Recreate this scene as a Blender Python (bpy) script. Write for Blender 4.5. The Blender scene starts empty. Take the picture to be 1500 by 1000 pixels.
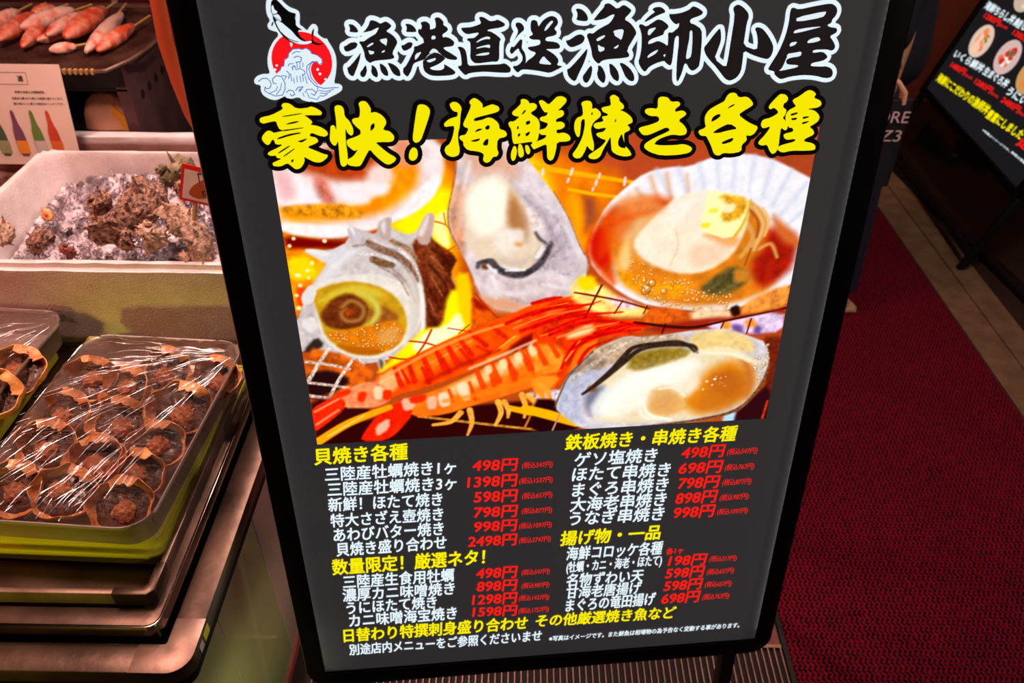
import bpy, bmesh, math, random
import numpy as np
from mathutils import Vector, Matrix, noise as mnoise
from mathutils.geometry import tessellate_polygon

C = bpy.context.scene.collection
SC = bpy.context.scene
R = math.radians
rng = random.Random(7)

# ---------------------------------------------------------------- camera, world, lights, exposure
cam_d = bpy.data.cameras.new('camera'); cam = bpy.data.objects.new('camera', cam_d); C.objects.link(cam)
CAMH = 1.6
pitch, roll, yaw = .6771, .0052, -.0136
fw0 = Vector((math.sin(yaw), math.cos(yaw), 0)); rt0 = Vector((math.cos(yaw), -math.sin(yaw), 0)); up0 = Vector((0, 0, 1))
fw = fw0*math.cos(pitch) - up0*math.sin(pitch); uu = up0*math.cos(pitch) + fw0*math.sin(pitch)
rt = rt0*math.cos(roll) + uu*math.sin(roll); uu2 = uu*math.cos(roll) - rt0*math.sin(roll)
m = Matrix((rt, uu2, -fw)).transposed().to_4x4(); m.translation = Vector((0, 0, CAMH)); cam.matrix_world = m
cam_d.sensor_width = 36; cam_d.lens = 1166/1500*36; cam_d.clip_start = .02
cam_d.dof.use_dof = True; cam_d.dof.focus_distance = 1.15; cam_d.dof.aperture_fstop = 5.0
SC.camera = cam
SC.view_settings.view_transform = 'Standard'; SC.view_settings.look = 'None'
SC.view_settings.exposure = 0.0; SC.view_settings.gamma = 1.0; SC.view_settings.use_curve_mapping = False
SC.cycles.max_bounces = 8; SC.cycles.transparent_max_bounces = 24; SC.cycles.caustics_reflective = False; SC.cycles.caustics_refractive = False

wd = bpy.data.worlds.new('night_street'); SC.world = wd; wd.use_nodes = True
wd.node_tree.nodes['Background'].inputs[0].default_value = (.09, .055, .045, 1)
wd.node_tree.nodes['Background'].inputs[1].default_value = .12

def lamp(name, kind, loc, target, energy, col, size=.3, sizey=None, spot=None, blend=.5):
    d = bpy.data.lights.new(name, kind); o = bpy.data.objects.new(name, d); C.objects.link(o)
    o.location = loc; d.energy = energy; d.color = col
    if kind == 'AREA':
        d.size = size
        if sizey: d.shape = 'RECTANGLE'; d.size_y = sizey
    else: d.shadow_soft_size = size
    if spot: d.spot_size = R(spot); d.spot_blend = blend
    o.rotation_euler = (Vector(target) - Vector(loc)).to_track_quat('-Z', 'Y').to_euler()
    return o
lamp('counter_lamp', 'AREA', (-.95, 1.10, 2.25), (-.85, 1.2, .7), 26, (1, .58, .49), .5, .25)
lamp('counter_bulb', 'SPOT', (-.40, 1.85, 1.95), (-.72, 1.0, .7), 52, (1, .66, .58), .03, spot=95)
lamp('red_fill', 'POINT', (-1.38, .72, 1.05), (0, 0, 0), 5.0, (1, .20, .08), .09)  # unseen point light, added to redden the left end of the counter
lamp('yellow_bounce_fill', 'SPOT', (-1.0, -.65, .95), (-.72, .78, .57), 34, (1, .86, .08), .06, spot=27, blend=1)  # unseen spot, added for the yellow bounce on lid and box front
lamp('panel_fill', 'SPOT', (-.20, .15, .50), (-.475, .70, .25), 15, (1, .92, .55), .06, spot=30, blend=1)  # unseen spot, added to lift the counter's side panel
lamp('passage_lamp', 'AREA', (1.15, 1.5, 2.7), (1.15, 1.6, 0), 18, (1, .80, .72), .5)
lamp('person_fill', 'AREA', (1.75, .1, 1.9), (1.1, 2.2, .6), 7, (1, .80, .70), .4)  # unseen area light, added to brighten the person and the bag lettering
lamp('back_shop_lamp', 'SPOT', (1.9, 2.3, 2.5), (2.2, 4.0, .6), 30, (1, .5, .32), .1, spot=70)

# ---------------------------------------------------------------- materials
def srgb(c):
    c = [x/255 for x in c]
    return tuple(x/12.92 if x <= .04045 else ((x+.055)/1.055)**2.4 for x in c) + (1,)
MATS = {}
def mat(name, col, rough=.5, metal=0, col2=None, scale=12, bump=0, bscale=None, detail=4, coat=0, emit=0, spec=.5, trans=0, ior=1.45, sss=0, mixpos=(.35, .68)):
    m = bpy.data.materials.new(name); m.use_nodes = True; nt = m.node_tree; p = nt.nodes['Principled BSDF']
    tc = nt.nodes.new('ShaderNodeTexCoord')
    nz = nt.nodes.new('ShaderNodeTexNoise'); nz.inputs['Scale'].default_value = scale; nz.inputs['Detail'].default_value = detail
    nt.links.new(tc.outputs['Object'], nz.inputs['Vector'])
    rp = nt.nodes.new('ShaderNodeValToRGB'); rp.color_ramp.elements[0].position = mixpos[0]; rp.color_ramp.elements[1].position = mixpos[1]
    rp.color_ramp.elements[0].color = srgb(col); rp.color_ramp.elements[1].color = srgb(col2 or [min(255, x*1.12+2) for x in col])
    nt.links.new(nz.outputs['Fac'], rp.inputs['Fac'])
    nt.links.new(rp.outputs['Color'], p.inputs['Base Color'])
    p.inputs['Roughness'].default_value = rough; p.inputs['Metallic'].default_value = metal
    p.inputs['Coat Weight'].default_value = coat; p.inputs['Coat Roughness'].default_value = .08
    p.inputs['Specular IOR Level'].default_value = spec; p.inputs['IOR'].default_value = ior
    p.inputs['Transmission Weight'].default_value = trans
    if sss: p.inputs['Subsurface Weight'].default_value = sss; p.inputs['Subsurface Radius'].default_value = (.01, .005, .003)
    if emit:
        nt.links.new(rp.outputs['Color'], p.inputs['Emission Color']); p.inputs['Emission Strength'].default_value = emit
    if bump:
        nb = nt.nodes.new('ShaderNodeTexNoise'); nb.inputs['Scale'].default_value = bscale or scale*4; nb.inputs['Detail'].default_value = 5
        nt.links.new(tc.outputs['Object'], nb.inputs['Vector'])
        b = nt.nodes.new('ShaderNodeBump'); b.inputs['Strength'].default_value = bump; b.inputs['Distance'].default_value = .004
        nt.links.new(nb.outputs['Fac'], b.inputs['Height']); nt.links.new(b.outputs['Normal'], p.inputs['Normal'])
    MATS[name] = m
    return m
def ink(name, col, strength=1.0):
    """backlit printed film: glows through the ink, faint sheen on top"""
    m = mat(name, [x*.35 for x in col], rough=.35, spec=.25, scale=90)
    p = m.node_tree.nodes['Principled BSDF']
    e = m.node_tree.nodes.new('ShaderNodeRGB'); e.outputs[0].default_value = srgb(col)
    m.node_tree.links.new(e.outputs[0], p.inputs['Emission Color']); p.inputs['Emission Strength'].default_value = strength
    return m

black_plastic = mat('black_plastic', (7, 7, 8), .5, spec=.14, scale=40, bump=.02)
matte_black = mat('matte_black_steel', (10, 9, 9), .5, scale=30)
edge_highlight_mat = mat('edge_highlight_mat', (150, 118, 92), .35, .9)  # bevel highlight put into the colour
panel_mat = ink('lit_panel_film', (54, 51, 53)); 
pp = panel_mat.node_tree.nodes['Principled BSDF']; pp.inputs['Base Color'].default_value = srgb((84, 86, 86))
for l in list(pp.inputs['Base Color'].links): panel_mat.node_tree.links.remove(l)
pp.inputs['Emission Strength'].default_value = .60
white_ink = ink('white_print', (226, 240, 247)); yellow_ink = ink('yellow_print', (246, 232, 0)); red_ink = ink('red_print', (244, 28, 20))
black_ink = ink('black_print', (22, 16, 14), .4); title_black = ink('dark_print', (33, 26, 27), .85); blue_ink = ink('blue_print', (70, 95, 185)); emblem_red = ink('emblem_red_print', (250, 22, 28))
led_mat = ink('led_strip', (248, 248, 246), 4.0)
steel = mat('stainless_steel', (120, 92, 78), .4, .7, (170, 142, 126), 14, .08, 60, mixpos=(.3, .7), detail=8)
steel_stain = mat('stained_stainless', (56, 42, 34), .36, .75, (108, 86, 72), 11, .12, 45, mixpos=(.3, .7), detail=8)
mirror_steel = mat('polished_steel', (120, 105, 100), .12, 1, (150, 135, 128), 5)
foam = mat('styrofoam', (226, 212, 208), .62, 0, (240, 230, 228), 25, .35, 260)
side_panel_mat = mat('glossy_white_panel', (150, 150, 104), .12, 0, (165, 163, 116), 3, spec=.5)
pink_panel_mat = mat('glossy_pale_pink_panel', (176, 150, 140), .12, 0, (186, 160, 150), 3)
red_trim_mat = mat('red_plastic_trim', (175, 80, 82), .3)
lid_mat = mat('yellow_lid_plastic', (214, 204, 58), .4, 0, (222, 214, 74), 6, .05, 60)
tray_steel = mat('tray_steel', (196, 178, 170), .3, .45, (214, 198, 190), 6)
carapace_mat = mat('crab_shell', (214, 112, 46), .4, 0, (246, 186, 118), 70, .4, 220, coat=.3, mixpos=(.3,.7))
miso_mat = mat('crab_miso', (56, 32, 20), .38, 0, (112, 70, 46), 90, .8, 160, coat=.15)
crab_meat_mat = mat('crab_meat', (168, 88, 46), .5, 0, (214, 142, 96), 130, .9, 240)
turban_mat = mat('turban_shell', (62, 32, 28), .75, 0, (206, 158, 134), 130, 1, 330, mixpos=(.36, .64))
turban_pale = mat('pale_turban_shell', (104, 68, 54), .75, 0, (226, 190, 164), 110, 1, 330, mixpos=(.30, .58))
green_shell_mat = mat('green_turban_shell', (105, 96, 66), .6, 0, (166, 142, 110), 50, .7, 160)
operc_mat = mat('operculum', (196, 168, 122), .4, 0, (150, 110, 70), 40, .3, 120)
bamboo = mat('bamboo', (186, 140, 66), .5, 0, (206, 164, 92), 60)
ember_ramp = None
stick_red = mat('crab_stick_orange', (226, 84, 48), .35, 0, (242, 168, 140), 40, .4, 120, coat=.25, mixpos=(.42, .7))
stick_white = mat('crab_stick_white', (240, 194, 176), .4, 0, (232, 112, 76), 34, .4, 120, coat=.2, mixpos=(.52, .74))
stick_mix = mat('crab_stick_mixed', (222, 72, 44), .35, 0, (242, 186, 164), 28, .3, 120, coat=.25, mixpos=(.45, .58))
konro_mat = mat('konro_metal', (74, 50, 52), .5, .2, (104, 76, 76), 10, .1, 80)
konro_dark = mat('konro_inside', (16, 10, 9), .7)
mesh_mat = mat('grill_mesh_metal', (88, 52, 44), .4, .5, (138, 96, 82), 20)
paper_mat = mat('laminated_paper', (232, 206, 188), .4, 0, (238, 214, 198), 4)
kraft = mat('beige_paper', (190, 140, 110), .7)
yellow_paper = mat('amber_paper', (206, 140, 40), .6)
wood_mat = mat('weathered_wood', (128, 86, 78), .7, 0, (160, 116, 108), 14, .2, 60)
orange_pole_mat = mat('orange_pole', (186, 74, 34), .45, 0, (182, 78, 36), 8)
red_cloth = mat('dark_red_cloth', (92, 8, 14), .85, 0, (104, 12, 18), 8)
skin_mat = mat('skin', (214, 158, 118), .5, 0, (220, 168, 130), 20, sss=.1)
denim = mat('blue_denim', (28, 30, 50), .85, 0, (36, 38, 60), 120)
navy = mat('navy_cloth', (22, 22, 34), .85, 0, (28, 28, 42), 90)
hair_mat = mat('dark_hair', (18, 13, 11), .5)
pale_letter = mat('pale_pink_print', (236, 196, 196), .8)
shoe_mat = mat('dark_leather', (24, 16, 14), .35)
sole_mat = mat('dark_rubber', (14, 12, 12), .7)
floor_mat = mat('dark_tile_floor', (44, 27, 20), .55, 0, (60, 38, 28), 5, .1, 40)
stone_mat = mat('beige_stone_strip', (112, 82, 56), .7, 0, (134, 100, 72), 16, .25, 90)
redtile_mat = mat('red_brown_tile', (120, 62, 52), .6, 0, (140, 78, 66), 20, .2, 70)
wall_mat = mat('dark_wall', (40, 24, 18), .8); wood_wall = mat('reddish_wood_panel', (120, 52, 30), .55, 0, (134, 62, 38), 5)
slat_mat = mat('grate_slat', (150, 104, 88), .45, .55, (176, 128, 110), 18)
sticker_y = mat('yellow_sticker', (220, 214, 30), .5); sticker_w = mat('white_sticker', (190, 190, 190), .5)
reflection_mat = mat('painted_reflection', (40, 170, 90), .2, .6, (190, 110, 40), 14)  # green and orange of the corner reflections, put into the colour
rubber_edge = mat('mat_edge_rubber', (34, 22, 20), .7)

def clear_plastic(name, tint, rough, lo, hi, bump=.2, bscale=(30, 30, 30), base=.05, bdist=.004):
    m = bpy.data.materials.new(name); m.use_nodes = True; nt = m.node_tree; nt.nodes.remove(nt.nodes['Principled BSDF'])
    out = nt.nodes['Material Output']
    tr = nt.nodes.new('ShaderNodeBsdfTransparent'); tr.inputs[0].default_value = srgb(tint)
    gl = nt.nodes.new('ShaderNodeBsdfGlossy'); gl.inputs['Roughness'].default_value = rough; gl.inputs[0].default_value = (1, 1, 1, 1)
    fr = nt.nodes.new('ShaderNodeFresnel'); fr.inputs[0].default_value = 1.45
    tc = nt.nodes.new('ShaderNodeTexCoord'); mp = nt.nodes.new('ShaderNodeMapping'); mp.inputs['Scale'].default_value = bscale
    mp.inputs['Rotation'].default_value = (0, 0, R(-32))
    nz = nt.nodes.new('ShaderNodeTexNoise'); nz.inputs['Scale'].default_value = 1; nz.inputs['Detail'].default_value = 5
    nt.links.new(tc.outputs['Object'], mp.inputs[0]); nt.links.new(mp.outputs[0], nz.inputs['Vector'])
    b = nt.nodes.new('ShaderNodeBump'); b.inputs['Strength'].default_value = bump; b.inputs['Distance'].default_value = bdist
    nt.links.new(nz.outputs['Fac'], b.inputs['Height'])
    nt.links.new(b.outputs[0], gl.inputs['Normal']); nt.links.new(b.outputs[0], fr.inputs['Normal'])
    ad = nt.nodes.new('ShaderNodeMath'); ad.operation = 'ADD'; ad.use_clamp = True; ad.inputs[1].default_value = base
    nt.links.new(fr.outputs[0], ad.inputs[0])
    mx = nt.nodes.new('ShaderNodeMixShader'); nt.links.new(ad.outputs[0], mx.inputs[0]); nt.links.new(tr.outputs[0], mx.inputs[1]); nt.links.new(gl.outputs[0], mx.inputs[2])
    nt.links.new(mx.outputs[0], out.inputs[0])
    return m
wrap_mat = clear_plastic('cling_film', (250, 246, 244), .06, 0, 1, .9, (34, 300, 60), -.02, .006)
cap_mat = clear_plastic('clear_corner_plastic', (205, 190, 170), .15, 0, 1, .1, (20, 20, 20), .06)
ice_mat = clear_plastic('crushed_ice', (255, 251, 253), .06, 0, 1, .7, (140, 140, 140), .02, .004)
milky_ice = mat('milky_ice', (222, 206, 214), .08, 0, (242, 232, 238), 40, .4, 150, trans=.55, ior=1.31)

def crease_material():
    m = clear_plastic('film_crease', (255, 250, 248), .25, 0, 1, .3, (60, 60, 60), .5); return m
crease_mat = crease_material()
def carpet_mat():
    m = bpy.data.materials.new('red_knit_mat'); m.use_nodes = True; nt = m.node_tree; p = nt.nodes['Principled BSDF']
    tc = nt.nodes.new('ShaderNodeTexCoord'); sx = nt.nodes.new('ShaderNodeSeparateXYZ'); nt.links.new(tc.outputs['Object'], sx.inputs[0])
    def M(op, a, b=0):
        n = nt.nodes.new('ShaderNodeMath'); n.operation = op
        for i, q in enumerate((a, b)):
            if isinstance(q, (int, float)): n.inputs[i].default_value = q
            else: nt.links.new(q, n.inputs[i])
        return n.outputs[0]
    wv = nt.nodes.new('ShaderNodeTexNoise'); wv.inputs['Scale'].default_value = 75; wv.inputs['Detail'].default_value = 3; nt.links.new(tc.outputs['Object'], wv.inputs['Vector'])
    nzv = M('MULTIPLY', M('SUBTRACT', wv.outputs['Fac'], .5), 3.4)
    ry = M('ADD', M('MULTIPLY', sx.outputs[1], 330), nzv)
    zig = M('PINGPONG', ry, math.pi)
    ca = M('SINE', M('ADD', M('ADD', M('MULTIPLY', sx.outputs[0], 560), M('MULTIPLY', zig, 1.15)), nzv))
    cb_ = M('SINE', M('MULTIPLY', ry, 2))
    loop = M('ADD', M('MULTIPLY', ca, .55), M('ADD', M('MULTIPLY', cb_, .25), M('MULTIPLY', M('SUBTRACT', wv.outputs['Fac'], .5), 1.2)))
    rp = nt.nodes.new('ShaderNodeValToRGB'); e = rp.color_ramp.elements; e[0].position = .30; e[0].color = srgb((16, 2, 6)); e[1].position = .62; e[1].color = srgb((154, 0, 40))
    lo = M('ADD', M('MULTIPLY', loop, .5), .5); nt.links.new(lo, rp.inputs['Fac'])
    n2 = nt.nodes.new('ShaderNodeTexNoise'); n2.inputs['Scale'].default_value = 5; nt.links.new(tc.outputs['Object'], n2.inputs['Vector'])
    r2 = nt.nodes.new('ShaderNodeValToRGB'); r2.color_ramp.elements[0].color = (.62, .62, .62, 1); r2.color_ramp.elements[1].color = (1, 1, 1, 1)
    nt.links.new(n2.outputs['Fac'], r2.inputs['Fac'])
    mx = nt.nodes.new('ShaderNodeMixRGB'); mx.blend_type = 'MULTIPLY'; mx.inputs[0].default_value = 1
    nt.links.new(rp.outputs[0], mx.inputs[1]); nt.links.new(r2.outputs[0], mx.inputs[2]); nt.links.new(mx.outputs[0], p.inputs['Base Color'])
    b = nt.nodes.new('ShaderNodeBump'); b.inputs['Strength'].default_value = .8; b.inputs['Distance'].default_value = .006
    nt.links.new(lo, b.inputs['Height']); nt.links.new(b.outputs[0], p.inputs['Normal'])
    p.inputs['Roughness'].default_value = .85; p.inputs['Specular IOR Level'].default_value = .2
    return m
knit_mat = carpet_mat()
def print_mat():
    m = bpy.data.materials.new('printed_photo_film'); m.use_nodes = True; nt = m.node_tree; p = nt.nodes['Principled BSDF']
    a = nt.nodes.new('ShaderNodeAttribute'); a.attribute_name = 'print_ink'
    nt.links.new(a.outputs['Color'], p.inputs['Emission Color']); p.inputs['Emission Strength'].default_value = 1.0
    p.inputs['Base Color'].default_value = (.02, .02, .02, 1); p.inputs['Roughness'].default_value = .35; p.inputs['Specular IOR Level'].default_value = .25
    return m
photo_mat = print_mat()

# ---------------------------------------------------------------- object helpers
def tag(o, label=None, cat=None, group=None, kind=None):
    if label: o['label'] = label
    if cat: o['category'] = cat
    if group: o['group'] = group
    if kind: o['kind'] = kind
    return o
def thing(name, label, cat, loc=(0, 0, 0), rot=(0, 0, 0), group=None):
    o = bpy.data.objects.new(name, None); C.objects.link(o); o.location = loc; o.rotation_euler = rot; o.empty_display_size = .05
    return tag(o, label, cat, group)
class MB:
    def __init__(s): s.v = []; s.f = []
    def add(s, v, f, M=None):
        n = len(s.v); s.v += [tuple(M @ Vector(p)) for p in v] if M else [tuple(p) for p in v]; s.f += [tuple(i+n for i in q) for q in f]
        return s
    def box(s, x0, x1, y0, y1, z0, z1, M=None):
        v = [(x0, y0, z0), (x1, y0, z0), (x1, y1, z0), (x0, y1, z0), (x0, y0, z1), (x1, y0, z1), (x1, y1, z1), (x0, y1, z1)]
        return s.add(v, [(3, 2, 1, 0), (4, 5, 6, 7), (0, 1, 5, 4), (1, 2, 6, 5), (2, 3, 7, 6), (3, 0, 4, 7)], M)
    def loops(s, L, cap0=True, cap1=True, close=False, M=None):
        n = len(L[0]); v = [p for l in L for p in l]; f = []
        k = len(L)
        for i in range(k if close else k-1):
            a = i*n; b = ((i+1) % k)*n
            for j in range(n): f.append((a+j, a+(j+1) % n, b+(j+1) % n, b+j))
        if not close:
            if cap0: f.append(tuple(range(n))[::-1])
            if cap1: f.append(tuple((k-1)*n+j for j in range(n)))
        return s.add(v, f, M)
    def tube(s, pts, rad, n=10, cap=True, flat=1.0):
        P = [Vector(p) for p in pts]; L = []
        rads = rad if isinstance(rad, (list, tuple)) else [rad]*len(P)
        u = None
        for i, p in enumerate(P):
            t = (P[min(i+1, len(P)-1)] - P[max(i-1, 0)]).normalized()
            if u is None: u = t.orthogonal().normalized()
            else: u = (u - t*u.dot(t)).normalized()
            w = t.cross(u)
            L.append([tuple(p + rads[i]*(math.cos(a)*u + flat*math.sin(a)*w)) for a in [2*math.pi*j/n for j in range(n)]])
        return s.loops(L, cap, cap)
    def build(s, name, material, parent=None, smooth=True, bevel=0, seg=2, recalc=True, angle=40):
        me = bpy.data.meshes.new(name); me.from_pydata(s.v, [], s.f); me.update()
        if recalc or bevel:
            bm = bmesh.new(); bm.from_mesh(me)
            if recalc: bmesh.ops.recalc_face_normals(bm, faces=bm.faces)
            if bevel:
                es = [e for e in bm.edges if len(e.link_faces) == 2 and e.calc_face_angle(0) > R(35)]
                bmesh.ops.bevel(bm, geom=es, offset=bevel, segments=seg, affect='EDGES', profile=.5)
            bm.to_mesh(me); bm.free()
        me.materials.append(material)
        if smooth:
            me.polygons.foreach_set('use_smooth', [True]*len(me.polygons)); me.set_sharp_from_angle(angle=R(angle))
        o = bpy.data.objects.new(name, me); C.objects.link(o)
        if parent: o.parent = parent
        return o
def copy_tree(o, parent=None):
    c = o.copy(); C.objects.link(c)
    if parent: c.parent = parent
    for ch in [x for x in C.objects if x.parent == o]: copy_tree(ch, c)
    return c
def rr(w, d, r, z, n=7, cx=0, cy=0):
    """rounded rectangle loop"""
    out = []
    for sx, sy, a0 in ((1, 1, 0), (-1, 1, 90), (-1, -1, 180), (1, -1, 270)):
        for k in range(n):
            a = R(a0 + 90*k/(n-1)); out.append((cx + sx*(w/2-r) + r*math.cos(a), cy + sy*(d/2-r) + r*math.sin(a), z))
    return out
def nz3(x, y, z): return mnoise.noise(Vector((x, y, z)))
def rotz(a): return Matrix.Rotation(a, 4, 'Z')
def TRS(loc, rot=(0, 0, 0), s=1):
    from mathutils import Euler
    return Matrix.Translation(loc) @ Euler(rot).to_matrix().to_4x4() @ Matrix.Scale(s, 4)
def chaikin(pts, it=1):
    for _ in range(it):
        q = []
        for i in range(len(pts)):
            a, b = pts[i], pts[(i+1) % len(pts)]
            q += [(a[0]*.78+b[0]*.22, a[1]*.78+b[1]*.22), (a[0]*.22+b[0]*.78, a[1]*.22+b[1]*.78)]
        pts = q
    return pts
# flat print layers: points are millimetres on the board (x from its middle, z up), dep = height of the ink layer in front of the panel
def pfill(mb, pts, dep, z0, it=1):
    p = chaikin(pts, it); v = [Vector((x/1000, -dep, z0+z/1000)) for x, z in p]
    tri = tessellate_polygon([v]); mb.add(v, [tuple(t) for t in tri])
def phalo(mb, pts, d, dep, z0, it=1):
    """everything within d of the shape"""
    pfill(mb, pts, dep, z0, it); p = chaikin(pts, it)
    for i in range(len(p)):
        a = Vector(p[i]); b = Vector(p[(i+1) % len(p)]); t = b-a
        if t.length < 1e-6: continue
        n = Vector((-t.y, t.x)).normalized()*d
        ring = [a+Vector((math.cos(k*math.pi/5), math.sin(k*math.pi/5)))*d for k in range(10)]
        mb.add([(q.x/1000, -dep, z0+q.y/1000) for q in ring], [tuple(range(10))])
        mb.add([(q.x/1000, -dep, z0+q.y/1000) for q in (a+n, b+n, b-n, a-n)], [(0, 1, 2, 3)])
def pline(mb, pts, dep, z0):
    """line through (x, z, width)"""
    for i in range(len(pts)):
        a = Vector(pts[i][:2]); ra = pts[i][2]/2
        mb.add([((a.x+math.cos(k*math.pi/4)*ra)/1000, -dep, z0+(a.y+math.sin(k*math.pi/4)*ra)/1000) for k in range(8)], [tuple(range(8))])
        if i+1 < len(pts):
            b = Vector(pts[i+1][:2]); rb = pts[i+1][2]/2; t = b-a
            if t.length < 1e-6: continue
            n = Vector((-t.y, t.x)).normalized()
            mb.add([(q.x/1000, -dep, z0+q.y/1000) for q in (a+n*ra, b+n*rb, b-n*rb, a-n*ra)], [(0, 1, 2, 3)])
GLY = {}
def glyphs(body, off, shear):
    k = (body, off, shear)
    if k not in GLY:
        c = bpy.data.curves.new('lettering', 'FONT'); c.body = body; c.offset = off; c.shear = shear; c.resolution_u = 3
        o = bpy.data.objects.new('lettering', c); C.objects.link(o); dg = bpy.context.evaluated_depsgraph_get()
        me = bpy.data.meshes.new_from_object(o.evaluated_get(dg)); v = [tuple(x.co) for x in me.vertices]; f = [tuple(p.vertices) for p in me.polygons]
        bpy.data.objects.remove(o); bpy.data.curves.remove(c); bpy.data.meshes.remove(me)
        xs = [p[0] for p in v]; ys = [p[1] for p in v]; GLY[k] = (v, f, min(xs), max(xs), min(ys), max(ys))
    return GLY[k]
def ptext(mb, body, x, z, w, h, ang, dep, z0, off=.02, shear=.12):
    """body set in the box that starts at (x, z) mm, w wide, h tall, turned by ang; strokes fattened by off (em)"""
    v, f, ax, bx, ay, by = glyphs(body, 0, shear); ca, sa = math.cos(R(ang)), math.sin(R(ang)); e = off*h/(by-ay)
    sh = [(math.cos(R(a))*e, math.sin(R(a))*e) for a in range(0, 360, 45)] if off else [(0, 0)]
    for dx, dz in sh:
        q = []
        for p in v:
            X = e+(p[0]-ax)/(bx-ax)*(w-2*e) + dx; Y = e+(p[1]-ay)/(by-ay)*(h-2*e) + dz
            q.append(((x + X*ca - Y*sa)/1000, -dep, z0 + (z + X*sa + Y*ca)/1000))
        mb.add(q, f)

# ---------------------------------------------------------------- the setting
def struct(name, mb, m, **k):
    o = mb.build(name, m, None, **k); o['kind'] = 'structure'; return o
struct('floor', MB().box(-3, 4.2, -1.2, 5.2, -.1, 0), floor_mat, smooth=False)
struct('wall_back', MB().box(-3, 4.2, 4.6, 4.7, 0, 2.8), wall_mat, smooth=False)
# ---------------------------------------------------------------- the big backlit menu board
BW, BH, V0 = .8106, 1.168, .2024          # lit area, height of its lower edge along the board
board = thing('lightbox_sign', 'large black framed backlit menu board with a grilled seafood photo and yellow headline', 'sign',
              (.0543, .7764, 0), (-.1535, 0, .1019))
def lp(z): return V0 + z
fl = .034
# frame: rounded ring with a lip in front of the lit film
def ring(w, h, r, y, z0=-fl): return [(x, y, lp(z0) + h/2 + z) for x, z, _ in rr(w, h, r, 0, 9)]
ow, oh = BW+2*fl, BH+.037+fl
fz = -.037
outer = lambda g, y: [(x, y, lp(fz)+oh/2+z) for x, z, _ in rr(ow-2*g, oh-2*g, .045-g, 0, 9)]
inner = lambda g, y: [(x, y, lp(0)+BH/2+z) for x, z, _ in rr(BW+2*g, BH+2*g, .004, 0, 9)]
MB().loops([outer(0, .034), outer(0, -.008), outer(.003, -.012), outer(.012, -.014), inner(0, -.014), inner(0, -.0115), inner(.009, -.0105), inner(.009, .002)], close=True).build('frame', black_plastic, board)
MB().loops([outer(-.0012, -.0065), outer(.0012, -.0115)], False, False).build('edge_highlight_strip', edge_highlight_mat, board)  # thin strip that paints the highlight along the frame's outer bevel
MB().box(-BW/2-.012, BW/2+.012, 0, .03, lp(-.012), lp(BH+.012)).build('lit_panel', panel_mat, board, smooth=False)
# rows of small LEDs that feed the panel from under the frame lip
def leds(x0, z0, x1, z1, n, ax):
    mb = MB()
    for i in range(n):
        t = (i+.5)/n; x = x0+(x1-x0)*t; z = z0+(z1-z0)*t
        if ax: mb.box(x-.0016, x+.0016, -.0065, -.0025, lp(z)-.0004, lp(z)+.0004)
        else: mb.box(x-.0004, x+.0004, -.0065, -.0025, lp(z)-.0016, lp(z)+.0016)
    return mb
leds(-BW/2-.0084, .01, -BW/2-.0084, BH-.01, 110, 0).build('led_row', led_mat, board, smooth=False)
leds(BW/2+.0084, .01, BW/2+.0084, BH-.01, 110, 0).build('led_row', led_mat, board, smooth=False)
leds(-BW/2+.01, BH+.0084, BW/2-.01, BH+.0084, 70, 1).build('led_row', led_mat, board, smooth=False)
for s in (-1, 1):
    MB().box(s*.368-.0125, s*.368+.0125, .0, .03, .0115, lp(fz)+.01).build('leg', matte_black, board, bevel=.002)
    a = Vector((s*.36, .035, lp(BH*.97))); b = Vector((s*.36, .42, .065))
    MB().tube([a, b], .012, 8).build('rear_strut', matte_black, board)
MB().tube([(-.36, .40, .14), (.36, .40, .14)], .009, 8).build('rear_crossbar', matte_black, board)

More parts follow.
